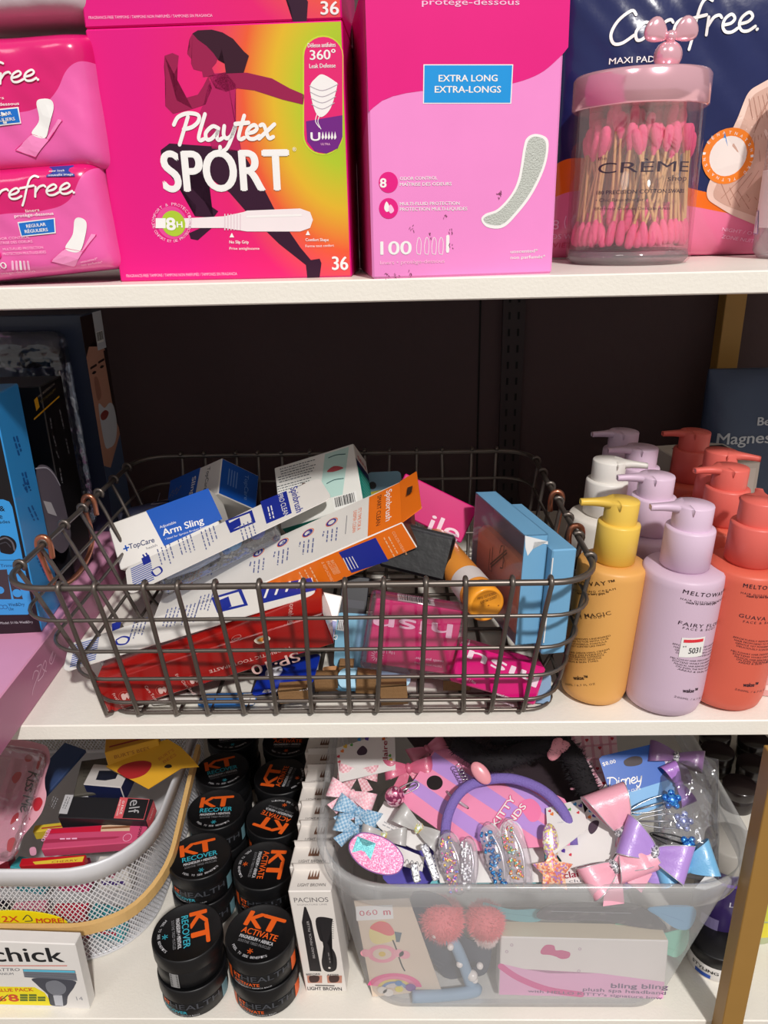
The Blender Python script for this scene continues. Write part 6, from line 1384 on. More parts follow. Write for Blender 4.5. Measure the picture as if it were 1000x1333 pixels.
# ribbons -----------------------------------------------------------
def bow(name, label, px, py, size, m, ang=0, lift=.01, knot=None, tails=True, group='ribbon bows in the clear bin', tilt=.75, edge=None, wid=.42, cat='hair bow'):
    """two ribbon loops, a knot and two tails; size = span in metres; ang turns it in the heap plane"""
    p = HP(px, py, lift); M = T3(p) @ Matrix.Rotation(-tilt, 4, 'X') @ Matrix.Rotation(ang, 4, 'Y'); R = root(name, label, cat, M, group); S = size/2; W = size*wid; edge_ = edge
    rnd = random.Random(int(px*3+py))
    for s in (-1, 1):
        g = G(); vs = []; fs = []; N = 22; K = 6; tw = rnd.uniform(-.25, .25); es = []
        for i in range(N+1):
            u = 2*pi*i/N; L = S*(1-cos(u))/2; y = S*.42*sin(u)*(.25+.75*(L/S)); 
            for j in range(K+1):
                v = j/K-.5; w_ = W*(.30+.70*(L/S)**.7); crease = .05*S*sin(v*9+u)*(1-L/S)
                vs.append((s*(L+S*.04), y+crease, v*w_+tw*L*.5))
        for i in range(N):
            for j in range(K): k = i*(K+1)+j; fs.append((k, k+1, k+K+2, k+K+1))
        g.add(vs, fs, m, True)
        if edge:
            for j in (0, K): g.tube([vs[i*(K+1)+j] for i in range(N+1)], .0004, edge, 4)
        g.build('loop', R)
        if tails:
            g = G(); vs = []; fs = []
            for i in range(9):
                t = i/8
                for j in range(4): v = j/3-.5; vs.append((s*(S*.05+S*.55*t), -S*.04-.02*S*sin(t*5)+t*S*.12, -t*S*.85+v*0+0)); vs[-1] = (vs[-1][0]+v*W*.6*(.5+.5*t), vs[-1][1]+.04*S*sin(6*t+v*2), vs[-1][2]+v*s*W*.25)
            for i in range(8):
                for j in range(3): k = i*4+j; fs.append((k, k+1, k+5, k+4))
            g.add(vs, fs, m, True); g.build('tail', R)
    g = G(); g.ball((0, 0, 0), S*.20, knot or m, sc=(.75, .9, 1.15), u=14, v=10); g.build('knot', R); return R
def ribbon_mat(c, gingham=False):
    if not gingham: return mat(c, .32, coat=.15, bump=.15, bscale=700)
    k = ('ging', c)
    if k in _mats: return _mats[k]
    m = mat(c, .55, var=.0307); m = m.copy(); nt = m.node_tree; b = nt.nodes['Principled BSDF']; tc = nt.nodes.new('ShaderNodeTexCoord'); ck = nt.nodes.new('ShaderNodeTexChecker'); ck.inputs['Scale'].default_value = 520
    ck.inputs['Color1'].default_value = (*[lin(v) for v in c], 1); ck.inputs['Color2'].default_value = (*[lin(min(255, v*.5+120)) for v in c], 1); nt.links.new(tc.outputs['Object'], ck.inputs['Vector']); nt.links.new(ck.outputs[0], b.inputs['Base Color']); _mats[k] = m; return m
SILV = mat((196, 196, 198), .25, metal=.9); GSIL = glitter([(230, 230, 235), (160, 160, 168), (250, 250, 250), (120, 120, 128)], 900)
# striped card
LAV = mat((190, 150, 222), .4); SP = mat((244, 150, 186), .4)
zz = zc(560, 955, 5); z3_ = zc(430, 955, 5.882)
pl = (HP(575, 973, .030), HP(752, 1035, .030), HP(527, 1042, .022))
R, F = flat('striped_card', 'pink and lavender striped hair tie card with a round black hole', 'card', pl, [(566, 975), (574, 972), (584, 975), (625, 998), (690, 1018), (735, 1040), (748, 1062), (742, 1100), (610, 1108), (526, 1048), (524, 1038)], SP)
g = G()
for q in ([(566, 979), (554, 996), (702, 1093), (728, 1086)], [(540, 1014), (531, 1027), (636, 1105), (672, 1104)], [(632, 1001), (662, 1010), (744, 1064), (742, 1085)]): poly(g, F, q, LAV, 1)
g.build('stripes', R); g = G(); disc(g, F, (566, 1019), 10.5, mat((30, 22, 24), .6), 3, 30); disc(g, F, (582, 1031), 1.6, mat((40, 20, 24)), 3, 10); disc(g, F, (609, 1052), 1.6, mat((40, 20, 24)), 3, 10); g.build('hang_hole', R)
g = G(); P1 = mat((226, 96, 146), .4)
for off_, mm, bo, e in ((0, P1, .16, 5), (0, WHT, .03, 9)):
    text(g, F, 'KITTY', zz((430, 612))[0], zz((558, 425))[0], mm, h=9, bold=bo, e=e); text(g, F, 'FRIENDS', zz((440, 712))[0], zz((628, 478))[0], mm, h=9, bold=bo, e=e)
g.build('lettering', R)
g = G(); poly(g, F, [(676, 1046), (692, 1040), (704, 1052), (702, 1066), (692, 1070), (684, 1062)], mat((244, 130, 176), .4), 3, True); g.build('pink_print', R)
g = G(); pts = [F.loc(*F.pix(x, y), 1)+Vector((0, -.0025-.001*s, 0)) for x, y, s in ((582, 1031, -2), (586, 1038, 1), (596, 1046, 2), (609, 1052, -2))]; g.tube(pts, .0012, clear((250, 250, 255), .35, .1, .3), 6); g.build('plastic_tie', R)
# teal card lower edge
R, F = flat('teal_card', 'pale teal card lying under the glitter clips', 'card', hp3((600, 1100), (760, 1100), (600, 1150), .004), [(690, 1040), (735, 1046), (745, 1100), (740, 1150), (560, 1150), (600, 1095), (680, 1085)], mat((120, 196, 204), .4)); g = G(); greek(g, F, (700, 1120), (720, 1120), 2, 6, mat((90, 160, 170)), h=2); g.build('print', R)
R, F = flat('violet_cloth', 'violet fabric piece glimpsed between the cards at the bin front', 'fabric', hp3((500, 1110), (600, 1110), (500, 1150), -.004), [(505, 1105), (560, 1090), (600, 1110), (585, 1150), (505, 1150)], mat((96, 88, 178), .7), sm=True, part='cloth'); g = G(); greek(g, F, (520, 1130), (545, 1132), 1, 6, mat((80, 72, 160)), h=1); g.build('seam', R)
# purple headband
PH = mat((124, 104, 178), .75, bump=.6, bscale=900); pl2 = (HP(580, 1010, .040), HP(740, 1010, .040), HP(580, 1100, .026))
arc = [(583, 1106, .020), (580, 1088, .026), (583, 1062, .034), (594, 1038, .040), (612, 1022, .043), (640, 1014, .045), (668, 1014, .045), (696, 1023, .043), (716, 1036, .040), (732, 1054, .034), (742, 1076, .026), (746, 1100, .018)]
g = G(); g.tube(smooth_pts([tuple(HP(x, y, o)) for x, y, o in arc], 4), .0042, PH, 12, flat=.75); o = g.build('headband'); tag(o, 'purple fabric headband arching over the striped card', 'headband')
# claire's cards
def ccard(label, pl, outline, words, hearts, extra=None):
    R, F = flat('clip_card', label, 'card', pl, outline, mat((232, 228, 226), .4), group='white heart print cards'); g = G()
    for i, (x, y) in enumerate(hearts): heart(g, F, x, y, 2.3+.8*((i*7) % 3)/2, mat(HC[i % 6], .45), a=.3*((i*5) % 5-2))
    g.build('hearts_print', R); g = G()
    for w_ in words: text(g, F, w_[0], w_[1], w_[2], w_[3], h=w_[4], bold=w_[5] if len(w_) > 5 else .03, e=3)
    g.build('lettering', R)
    if extra: g = G(); poly(g, F, extra, mat((74, 56, 72), .6), 3, True); g.build('hang_hole', R)
    return R, F
CL = mat((150, 30, 60), .45)
ccard('white heart print card standing at the back left corner of the clear bin', hp3((437, 975), (512, 963), (440, 1020), .03), [(438, 974), (514, 950), (515, 1001), (442, 1018)], [("claire's", (505, 994), (504, 957), CL, 7)], [(441, 985), (446, 978), (450, 972), (458, 970), (468, 963), (478, 962), (442, 992), (500, 962), (509, 990), (508, 984)], [(465, 978), (472, 971), (478, 976), (476, 982), (467, 983)])
ccard('white heart print card upright behind the star clip', hp3((712, 1050), (758, 1040), (712, 1100), .030), [(711, 1052), (757, 1040), (766, 1078), (722, 1112), (714, 1100)], [("club", (726, 1072), (734, 1071), mat((200, 200, 206)), 2)], [(716, 1056), (724, 1052), (734, 1053), (742, 1054), (749, 1047), (756, 1049), (753, 1058), (719, 1060), (728, 1058)])
ccard('white heart print card tilted against the pink satin bow', (HP(725, 1110, .014), HP(790, 1020, .034), HP(768, 1158, .012)), [(724, 1110), (789, 1020), (822, 1048), (820, 1100), (800, 1148), (732, 1150), (731, 1120)], [("claire's", (735, 1144), (776, 1138), CL, 9), ('club', (741, 1149), (765, 1148), mat((110, 110, 120)), 4, 0), ('$2', (786, 1046), (796, 1034), CL, 7)], [(792, 1026), (797, 1032), (775, 1050), (782, 1044), (769, 1056), (774, 1062), (762, 1066), (768, 1064), (750, 1082), (742, 1094), (748, 1095), (734, 1108), (743, 1113), (738, 1098), (731, 1102), (760, 1075)], [(768, 1072), (775, 1068), (780, 1070), (777, 1080), (770, 1086), (766, 1080)])
# blue snap clip card
pl = (HP(778, 988, .048), HP(858, 966, .052), HP(800, 1060, .022)); R, F = flat('snap_clip_card', 'blue card lettered SNAP CLIPS with a cut-out hang hole', 'card', pl, [(780, 988), (784, 984), (852, 968), (859, 969), (868, 1000), (880, 1035), (872, 1045), (830, 1062), (806, 1056), (794, 1032)], mat((40, 96, 186), .35, coat=.2))
g = G(); zb = zc(740, 955, 4.545); poly(g, F, [(797, 1038), (880, 1012), (880, 1036), (872, 1045), (830, 1062), (806, 1056)], mat((120, 176, 224), .4), 1); disc(g, F, zb((520, 90))[0], 4, mat((170, 190, 214)), 3); poly(g, F, zb((330, 160), (380, 135), (430, 140), (435, 175), (390, 192), (340, 190)), mat((50, 34, 40)), 3, True)
script(g, F, 'Disney', zb((240, 322))[0], zb((440, 282))[0], 7.5, WHT, .2, .1, e=4); text(g, F, 'SNAP CLIPS', zb((310, 362))[0], zb((428, 330))[0], WHT, h=3.6, bold=.02, e=3); text(g, F, '$8.00', zb((205, 192))[0], zb((282, 172))[0], WHT, h=5, bold=.02, e=3); text(g, F, '5', zb((285, 368))[0], zb((296, 365))[0], WHT, h=4, e=3); g.build('lettering', R)
R, F = flat('dark_card', 'dark card lying deep at the back under the furry headband', 'card', hp3((580, 960), (770, 960), (580, 1040), .006), [(515, 940), (800, 935), (800, 1060), (700, 1060), (560, 1000)], mat((52, 40, 46), .6)); g = G(); greek(g, F, (640, 1000), (670, 1000), 2, 6, mat((80, 66, 72)), h=2); g.build('print', R)
# plaid card, black furry band, back row
R, F = flat('plaid_card', 'pale pink plaid card with tiny red hearts at the back of the clear bin', 'card', hp3((745, 960), (800, 958), (750, 1030), .03), [(740, 930), (800, 926), (806, 1000), (790, 1030), (764, 1038), (752, 1020)], mat((226, 190, 200), .5)); g = G(); PK2 = mat((214, 150, 168), .5)
for i in range(5): stroke(g, F, [(744+i*12, 940), (756+i*11, 1030)], 3, PK2, e=1); stroke(g, F, [(744, 955+i*18), (802, 950+i*18)], 3, PK2, e=1)
for x, y in ((764, 964), (781, 974), (750, 990), (778, 1001), (770, 1029), (797, 962), (786, 1020)): heart(g, F, x, y, 2.6, mat((190, 40, 60)), 3)
g.build('plaid_print', R)
def furry(name, label, cat, pts, r, m, n=900, hl=.006, group=None, seed=1, tip=None):
    P = [HP(x, y, o) for x, y, o in pts]; g = G(); P2 = [Vector(q) for q in smooth_pts([tuple(p) for p in P], 4)]; g.tube([tuple(p) for p in P2], r*.8, m, 10)
    c = sum(P2, Vector())/len(P2); M = T3(c); g.v = [tuple(Vector(v)-c) for v in g.v]; o = g.build(name); tag(o, label, cat, group, M)
    rnd = random.Random(seed); g2 = G(); vs = []; fs = []
    for _ in range(n):
        k = rnd.uniform(0, len(P2)-1.001); i = int(k); p = P2[i].lerp(P2[i+1], k-i)-c; d = Vector((rnd.gauss(0, 1), rnd.gauss(0, 1), rnd.gauss(0, 1))).normalized(); q = p+d*r*.75; s = d.orthogonal().normalized()*.00035; b = len(vs)
        vs += [q-s, q+s, q+d*hl*rnd.uniform(.5, 1)+Vector((rnd.uniform(-1, 1), rnd.uniform(-1, 1), rnd.uniform(-1, 1)))*.0012]; fs.append((b, b+1, b+2))
    g2.add(vs, fs, tip or m); g2.build('fur', o, kind='stuff'); return o
BF = mat((24, 20, 24), .9)
furry('furry_headband', 'black furry headband with pink pads at the back of the clear bin', 'headband', [(596, 968, .045), (625, 985, .048), (650, 990, .050), (690, 975, .052), (725, 968, .05), (745, 985, .046), (758, 1012, .038), (768, 1036, .03)], .0115, BF, 2600, .007, seed=2)
furry('furry_headband', 'black furry roll just under the shelf, behind the pink pads', 'headband', [(640, 955, .055), (680, 955, .058), (730, 950, .06)], .012, BF, 1500, .007, seed=3)
PP = mat((226, 150, 160), .3, coat=.4)
for px, py, an, lab in ((625, 998, -.7, 'glossy pink oval pad on the black furry headband'), (721, 967, .5, 'glossy pink heart-shaped pad under the shelf edge')):
    g = G(); g.ball((0, 0, 0), .0085, PP, sc=(.75, .35, 1.25)); 
    if an > 0: g.ball((.006, 0, .005), .006, PP, sc=(1, .5, .9))
    o = g.build('ear_pad'); tag(o, lab, 'hair ornament', M=T3(HP(px, py, .052)-Vector((0, .008, 0))) @ Matrix.Rotation(-.6, 4, 'X') @ Matrix.Rotation(an, 4, 'Y'))
# spring ring on the card
g = G(); a = HP(596, 994, .040); b = HP(612, 1024, .036); g.tube([tuple(a.lerp(b, t/60)+Vector((.0028*cos(t*.8), -.003, .0028*sin(t*.8)))) for t in range(61)], .0004, SILV, 5); o = g.build('coil_tie'); tag(o, 'thin silver coil hair tie on the striped card', 'hair tie')
# bows
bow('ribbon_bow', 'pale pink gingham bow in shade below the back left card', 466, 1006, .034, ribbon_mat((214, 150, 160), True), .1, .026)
bow('ribbon_bow', 'pale pink gingham bow with long tails at the left bin wall', 458, 1034, .040, ribbon_mat((238, 176, 190), True), .35, .022)
bow('ribbon_bow', 'blue gingham bow below the pink gingham bows', 466, 1056, .038, ribbon_mat((112, 160, 196), True), .5, .016)
bow('ribbon_bow', 'blue gingham bow nearest the left bin corner', 464, 1080, .036, ribbon_mat((112, 160, 196), True), .4, .010)
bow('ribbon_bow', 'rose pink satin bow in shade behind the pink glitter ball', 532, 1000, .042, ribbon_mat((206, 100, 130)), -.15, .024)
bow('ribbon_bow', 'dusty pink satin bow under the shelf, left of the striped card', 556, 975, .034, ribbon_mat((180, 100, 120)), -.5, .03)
GB = mat((176, 174, 172), .4, coat=.15)
GEM = glitter([(250, 230, 120), (230, 250, 200), (255, 255, 255), (220, 180, 90)], 500)
bow('ribbon_bow', 'grey satin bow with a gold bead, beside the pink clip', 500, 1088, .036, GB, .1, .018, GEM, tails=False)
bow('ribbon_bow', 'grey satin bow with a pale yellow stone, right of the other grey bow', 545, 1078, .042, GB, .65, .024, GEM, tails=False)
g = G(); g.ball((0, 0, 0), .0085, glitter([(236, 150, 180), (190, 80, 120), (255, 210, 225), (150, 60, 100)], 420), sc=(1, .8, 1.1)); tag(g.build('glitter_ball'), 'round pink glitter hair bobble left of the striped card', 'hair bobble', M=T3(HP(514, 1037, .030)))
# pink glitter clip with teal bow (plain oval)
M = T3(HP(492, 1112, .022)) @ Matrix.Rotation(-.75, 4, 'X') @ Matrix.Rotation(.35, 4, 'Y'); R = root('glitter_clip', 'flat pink glitter hair clip with a small teal bow, at the left front corner', 'hair clip', M)
PG = glitter([(240, 120, 160), (250, 150, 185), (236, 100, 150), (255, 190, 210)], 1500, .4); g = G()
Fq = Face(M, (0, 0, 0), (1, 0, 0), (0, 0, 1)); oc = smooth_pts([(-.024, 0), (-.018, .010), (-.004, .013), (.010, .011), (.020, .004), (.020, -.006), (.010, -.012), (-.006, -.013), (-.019, -.008)], 5, True)
n_ = len(oc); g.add([(x, 0, y) for x, y in oc]+[(x, .002, y) for x, y in oc], [list(range(n_)), list(range(n_, 2*n_))[::-1]]+[(i, i+n_, (i+1) % n_+n_, (i+1) % n_) for i in range(n_)], PG); g.build('clip_body', R)
g = G(); stroke_ab(g, Fq, oc, .0009, mat((120, 70, 140)), e=3, closed=True, sm=False); g.build('outline', R)
g = G(); TL_ = glitter([(110, 190, 196), (130, 206, 210), (90, 170, 180)], 1500, .4); poly_ab(g, Fq, [(-.012, .001), (-.020, .007), (-.020, -.006), (-.012, -.001), (-.004, -.006), (-.004, .007)], TL_, 5); disc_ab(g, Fq, -.012, .0003, .0024, TL_, 7, 16); g.build('small_bow', R)
# grey barrettes, white cards between
R, F = flat('clip_card', 'small white card with zigzag slots under the grey bows', 'card', hp3((510, 1100), (560, 1115), (508, 1125), .012), [(514, 1100), (553, 1116), (550, 1134), (508, 1122)], WHT, group='white heart print cards'); g = G(); 
for i in range(6): stroke(g, F, [(514+i*6.5, 1121+i*1.4), (517+i*6.5, 1116+i*1.4), (520+i*6.5, 1122+i*1.4)], .8, mat((110, 110, 116)), e=2)
g.build('zigzag', R)
R, F = flat('clip_card', 'long white card between the two grey bows', 'card', hp3((496, 1052), (552, 1080), (490, 1080), .014), [(498, 1048), (506, 1045), (552, 1075), (550, 1106), (520, 1095), (490, 1072)], WHT, sm=True, group='white heart print cards'); g = G(); greek(g, F, (500, 1070), (530, 1085), 2, 4, mat((180, 180, 184)), h=1.4); g.build('print', R)
def snap(label, px, py, ln, ang, m, lift=.026, glit=None):
    M = T3(HP(px, py, lift)) @ Matrix.Rotation(-.75, 4, 'X') @ Matrix.Rotation(ang, 4, 'Y'); R = root('snap_clip', label, 'hair clip', M, 'metal snap clips'); g = G()
    P = smooth_pts([(-ln/2, 0, 0), (-ln*.3, 0, ln*.08), (ln*.1, 0, ln*.13), (ln*.42, 0, ln*.10), (ln/2, 0, 0), (ln*.42, 0, -ln*.10), (ln*.1, 0, -ln*.13), (-ln*.3, 0, -ln*.08)], 4, True); g.tube(P, .0011, m, 6, closed=True, flat=.5)
    g.tube([(-ln*.45, -.001, 0), (0, -.002, 0), (ln*.4, -.001, 0)], .0016, m, 6, flat=.5); g.build('clip', R)
    if glit:
        g = G(); g.ball((ln*.4, -.002, 0), .0055, glit, sc=(1, .5, 1)); 
        for k in range(5): t = 2*pi*k/5; g.ball((ln*.4+.0055*cos(t), -.002, .0055*sin(t)), .0028, glit, sc=(1, .5, 1), u=10, v=6)
        g.build('ornament', R)
    return R
BG = glitter([(40, 120, 210), (80, 160, 230), (20, 80, 180)], 900)
snap('silver snap clip with a blue star, top one on the blue card', 850, 1048, .040, -.25, SILV, .030, BG); snap('silver snap clip with a clear stone, middle one beside the blue card', 862, 1069, .042, .0, mat((170, 170, 176), .3, metal=.6), .024, glitter([(170, 180, 230), (220, 225, 250), (130, 140, 200)], 900))
snap('black snap clip with a blue star, lowest one behind the blue bow', 874, 1094, .034, .3, mat((24, 24, 28), .3), .020, BG); snap('slim silver snap clip beside the pink glitter ball', 527, 1028, .026, -.4, SILV, .026)
for px, py, an, lab in ((560, 1122, 1.2, 'glittering beaded barrette hanging beside the grey bow'), (541, 1136, 1.35, 'short beaded barrette below the small white card')):
    g = G(); g.box((-.014 if py < 1130 else -.007, -.002, -.003), (.014 if py < 1130 else .007, .002, .003), GSIL, bev=.001); tag(g.build('beaded_barrette'), lab, 'hair clip', M=T3(HP(px, py, .020)) @ Matrix.Rotation(-.75, 4, 'X') @ Matrix.Rotation(an, 4, 'Y'))
# shaker clips on their white card
R, F = flat('clip_card', 'white card carrying the glitter shaker clips', 'card', hp3((565, 1100), (700, 1088), (572, 1146), .010), [(563, 1102), (600, 1096), (614, 1106), (630, 1098), (636, 1092), (690, 1090), (697, 1078), (703, 1076), (708, 1082), (709, 1120), (705, 1148), (573, 1149)], WHT, group='white heart print cards'); g = G(); greek(g, F, (568, 1112), (574, 1140), 2, 4, mat((190, 190, 196)), h=1.4); g.build('print', R)
def shaker(label, px, py, an, cols, w_=.010, h=.024):
    M = T3(HP(px, py, .022)) @ Matrix.Rotation(-.75, 4, 'X') @ Matrix.Rotation(an, 4, 'Y'); R = root('shaker_clip', label, 'hair clip', M, 'glitter shaker clips'); g = G()
    pill_ = [(x, y) for x, y, _ in rrect(-w_, w_, -h, h, w_*.95, 0, 8)]; n_ = len(pill_); gm = glitter(cols, 620)
    g.add([(x*.86, -.0015, y*.9) for x, y in pill_]+[(x*.86, .001, y*.9) for x, y in pill_], [[i for i in range(n_)]]+[(i, i+n_, (i+1) % n_+n_, (i+1) % n_) for i in range(n_)], clear((255, 250, 255), .25, .1, .3)); g.build('core', R)
    g = G(); rnd = random.Random(int(px)); 
    for _ in range(70):
        x = rnd.uniform(-.75, .2)*w_; y = rnd.uniform(-.85, .75)*h; s = rnd.uniform(.0007, .0016); g.ball((x, -.0028, y), s, gm, u=6, v=4)
    g.build('glitter_beads', R, kind='stuff')
    g = G(); bm = bmesh.new(); bmesh.ops.create_uvsphere(bm, u_segments=24, v_segments=16, radius=1)
    for v in bm.verts: v.co = Vector((v.co.x*w_, v.co.y*.0045, (v.co.z+.35*math.copysign(1-abs(v.co.z)**3, v.co.z)*0)*h))
    g.bm(bm, clear((255, 252, 255), .04, .04, .3), True); g.build('clear_dome', R)
    g = G(); g.tube(smooth_pts([(w_*.1, .001, -h*.8), (w_*.45, .0, 0), (w_*.1, .001, h*.7)], 4), .0014, SILV, 6); g.build('metal_bar', R)
shaker('shaker clip with pastel confetti, leftmost of the clear clips', 590, 1122, -.2, [(236, 130, 180), (120, 150, 230), (250, 190, 90), (190, 120, 200), (255, 240, 150)])
shaker('empty-looking shaker clip between the confetti clip and the blue one', 610, 1124, .05, [(220, 220, 226), (240, 240, 244)], .008, .020)
shaker('shaker clip with blue glitter, left one of the crossed pair', 646, 1114, -.25, [(40, 120, 190), (90, 170, 220), (30, 90, 160)], .010, .026)
shaker('shaker clip with rainbow glitter, right one of the crossed pair', 672, 1112, -.2, [(240, 200, 90), (230, 120, 150), (120, 200, 170), (250, 160, 60), (200, 230, 240)], .011, .028)
# star clip
M = T3(HP(718, 1112, .026)) @ Matrix.Rotation(-.75, 4, 'X'); R = root('star_clip', 'coral glitter star hair clip with a glittering bar above it', 'hair clip', M)
g = G(); st = [(.0165*(1 if k % 2 == 0 else .52)*cos(pi/2+k*pi/5), .0165*(1 if k % 2 == 0 else .52)*sin(pi/2+k*pi/5)-.012) for k in range(10)]; SG = glitter([(244, 160, 120), (250, 190, 150), (230, 130, 110), (255, 214, 180), (190, 140, 200)], 700)
g.add([(x, -.003, y) for x, y in st]+[(x, .002, y) for x, y in st]+[(0, -.005, -.012)], [(i, (i+1) % 10, 20) for i in range(10)]+[(i, i+10, (i+1) % 10+10, (i+1) % 10) for i in range(10)], SG); g.build('star', R)
g = G(); g.ball((0, 0, .009), .0065, glitter([(250, 230, 140), (210, 170, 220), (255, 250, 230), (200, 150, 190)], 700), sc=(1, .5, 2.1)); g.build('bar', R)
# large satin bows at the right
SIL = mat((214, 214, 218), .3, metal=.6)
bow('ribbon_bow', 'large pale pink satin bow with silver edges, upright against the blue card', 812, 1082, .066, ribbon_mat((236, 168, 186)), 1.25, .034, GSIL, tails=False, edge=SIL, wid=.55)
bow('ribbon_bow', 'pale pink satin bow with silver edges, at the front rim', 800, 1128, .052, ribbon_mat((236, 168, 186)), -.5, .022, GSIL, tails=True, edge=SIL, wid=.5)
bow('ribbon_bow', 'lavender satin bow, right of the pink satin bows', 852, 1110, .052, ribbon_mat((176, 140, 214)), .45, .030, GSIL, tails=False, edge=SIL, wid=.6)
bow('ribbon_bow', 'small lavender bow at the front rim under the glitter knot', 838, 1142, .034, ribbon_mat((176, 146, 220)), .0, .010, GSIL, tails=False)
bow('ribbon_bow', 'sky blue satin bow at the right end of the heap', 893, 1128, .046, ribbon_mat((116, 178, 220)), -.2, .018, tails=False, wid=.6)
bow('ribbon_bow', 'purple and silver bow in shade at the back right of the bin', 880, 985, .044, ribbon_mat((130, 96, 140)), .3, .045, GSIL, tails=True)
bow('ribbon_bow', 'lilac bow behind the blue star clip', 884, 1020, .034, ribbon_mat((170, 120, 200)), 1.2, .035, tails=False)
# crinkled clear bag
P = Puff(lay(HP(838, 1000, .040), HP(900, 1012, .040), HP(880, 1125, .012), .03).M, .050, .03, .10, p=3, q=2, wr=.006, ws=70, seed=44)
R = root('clear_bag', 'crinkled clear plastic bag along the right wall of the bin', 'bag', P.M @ T3((.012, -.004, 0))); g = G(); P.mesh(g, clear((240, 242, 248), .05, .05, .5), 30, 40); g.build('film', R)
R, F = flat('clip_card', 'white card corner sticking up at the right rim of the bin', 'card', hp3((905, 1150), (930, 1140), (908, 1165), .006), [(922, 1136), (940, 1150), (918, 1158), (905, 1156)], WHT, group='white heart print cards'); g = G(); greek(g, F, (918, 1148), (928, 1150), 1, 4, mat((190, 190, 196)), h=1); g.build('print', R)

# ---- things seen through the front wall of the bin
def inside(name, label, cat, y, outline, m, tilt=0, sm=False, group=None, part='card'):
    a, b, c = PY(outline[0][0], outline[0][1], y), PY(outline[0][0]+60, outline[0][1], y), PY(outline[0][0], outline[0][1]+60, y-tilt)
    return flat(name, label, cat, (a, b, c), outline, m, sm=sm, group=group, part=part)
zi = zc(440, 1160, 4.545); zj = zc(640, 1160, 3.846)
CRM = mat((224, 204, 184), .5)
R, F = inside('charm_card', 'cream card with stacked pastel charms, standing behind the left front wall of the bin', 'card', .4700, zi((95, 60), (420, 45), (612, 585), (205, 625)), CRM)
g = G(); poly(g, F, zi((105, 90), (322, 80), (330, 162), (110, 175)), WHT, 2)
for i, ch in enumerate('060'): text(g, F, ch, zi((130+i*38, 146-i*3))[0], zi((160+i*38, 144-i*3))[0], mat((214, 100, 120)), h=7, e=3)
text(g, F, 'm', zi((272, 140))[0], zi((312, 138))[0], mat((214, 100, 120)), h=9, bold=.03, e=3); g.build('sticker', R)
g = G(); A = lambda *p: zi(*p)
poly(g, F, A((185, 240), (210, 190), (280, 178), (330, 240), (345, 280), (300, 300), (230, 312), (195, 290)), mat((232, 214, 140), .5), 3, True); poly(g, F, A((190, 215), (240, 178), (300, 190), (335, 245), (300, 262), (240, 240)), mat((232, 96, 100), .5), 5, True)
g.build('cupcake_charm', R); g = G(); stroke(g, F, A((325, 290), (345, 340), (375, 430), (395, 470)), 1.6, BLK, e=3); poly(g, F, A((335, 238), (378, 245), (365, 300), (345, 300)), mat((70, 96, 110)), 4); g.build('pin', R)
g = G(); a, b = F.pix(*zi((262, 370))[0]); k = .0145; disc_ab(g, F, a, b, .0105, mat((238, 150, 170), .5), 4, 26, rx=.0125); disc_ab(g, F, a, b, .0066, CRM, 5, 22, rx=.0080); disc_ab(g, F, a, b, .003, mat((222, 190, 80)), 6, 12)
for dx in (.014, -.014): disc_ab(g, F, a+dx, b+.001, .0045, mat((240, 160, 176), .5), 5, 14)
disc_ab(g, F, a+.019, b-.001, .0048, mat((240, 160, 176), .5), 5, 14); g.build('candy_charm', R)
g = G()
for rr, c in ((.0175, (236, 90, 150)), (.0140, (240, 130, 170)), (.0110, (226, 200, 110)), (.0085, (110, 140, 190)), (.0062, (210, 200, 196))):
    a, b = F.pix(*zi((335, 570))[0]); disc_ab(g, F, a, b, rr, mat(c, .5), 4+int((.018-rr)*1000), 26, rx=rr*1.35, a0=.05, a1=pi-.05)
for x, y, c, r in ((262, 575, (220, 214, 206), .0042), (298, 590, (226, 220, 214), .0046), (362, 570, (220, 206, 80), .0036), (430, 560, (120, 70, 150), .0046), (360, 535, (70, 130, 190), .0032)): a, b = F.pix(*zi((x, y))[0]); disc_ab(g, F, a, b, r, mat(c, .5), 24, 16)
g.build('rainbow_charm', R)
R, F = inside('dark_pouch', 'dark blue pouch behind the pearl headband inside the bin', 'pouch', .4865, zi((430, 60), (640, 70), (760, 300), (900, 320), (880, 500), (760, 525), (600, 500)), mat((58, 64, 84), .4, bump=.4, bscale=60), sm=True, part='pouch'); g = G(); greek(g, F, (560, 1250), (580, 1262), 2, 5, mat((80, 86, 104)), h=1.5); g.build('print', R)
# pearl headband
HB = mat((140, 166, 190), .6); Pm = mat((236, 228, 222), .2, coat=.6)
c_ = [(560, 250), (600, 270), (680, 300), (740, 420), (790, 560), (820, 640), (790, 665), (700, 640), (560, 620), (440, 625)]
P3 = [PY(*zi(q)[0], .4845-.0022*i) for i, q in enumerate(c_)]
for q in P3: q.z = max(q.z, Z3+.0055)
P3 = P3; M = T3(P3[4]); R = root('pearl_headband', 'grey-blue headband set with pearls, low inside the clear bin', 'headband', M)
g = G(); g.tube(smooth_pts([tuple(p-P3[4]) for p in P3], 4), [.0075]*37, HB, 12, flat=.9, cap=True) if False else g.tube([tuple(Vector(q)) for q in smooth_pts([tuple(p-P3[4]) for p in P3], 4)], .0050, HB, 12); g.build('band', R)
g = G()
for i, q in enumerate(((572, 258), (666, 330), (720, 432), (795, 500), (840, 442), (810, 525), (428, 640), (520, 660))):
    pq = PY(*zi(q)[0], .4745); pq.z = max(pq.z, Z3+.0045); g = G(); g.ball(tuple(pq-P3[4]), .0030 if i != 3 else .0048, Pm, u=14, v=10); g.build('pearl', R)
CO = mat((238, 120, 126), .9); WT = mat((240, 220, 216), .9)
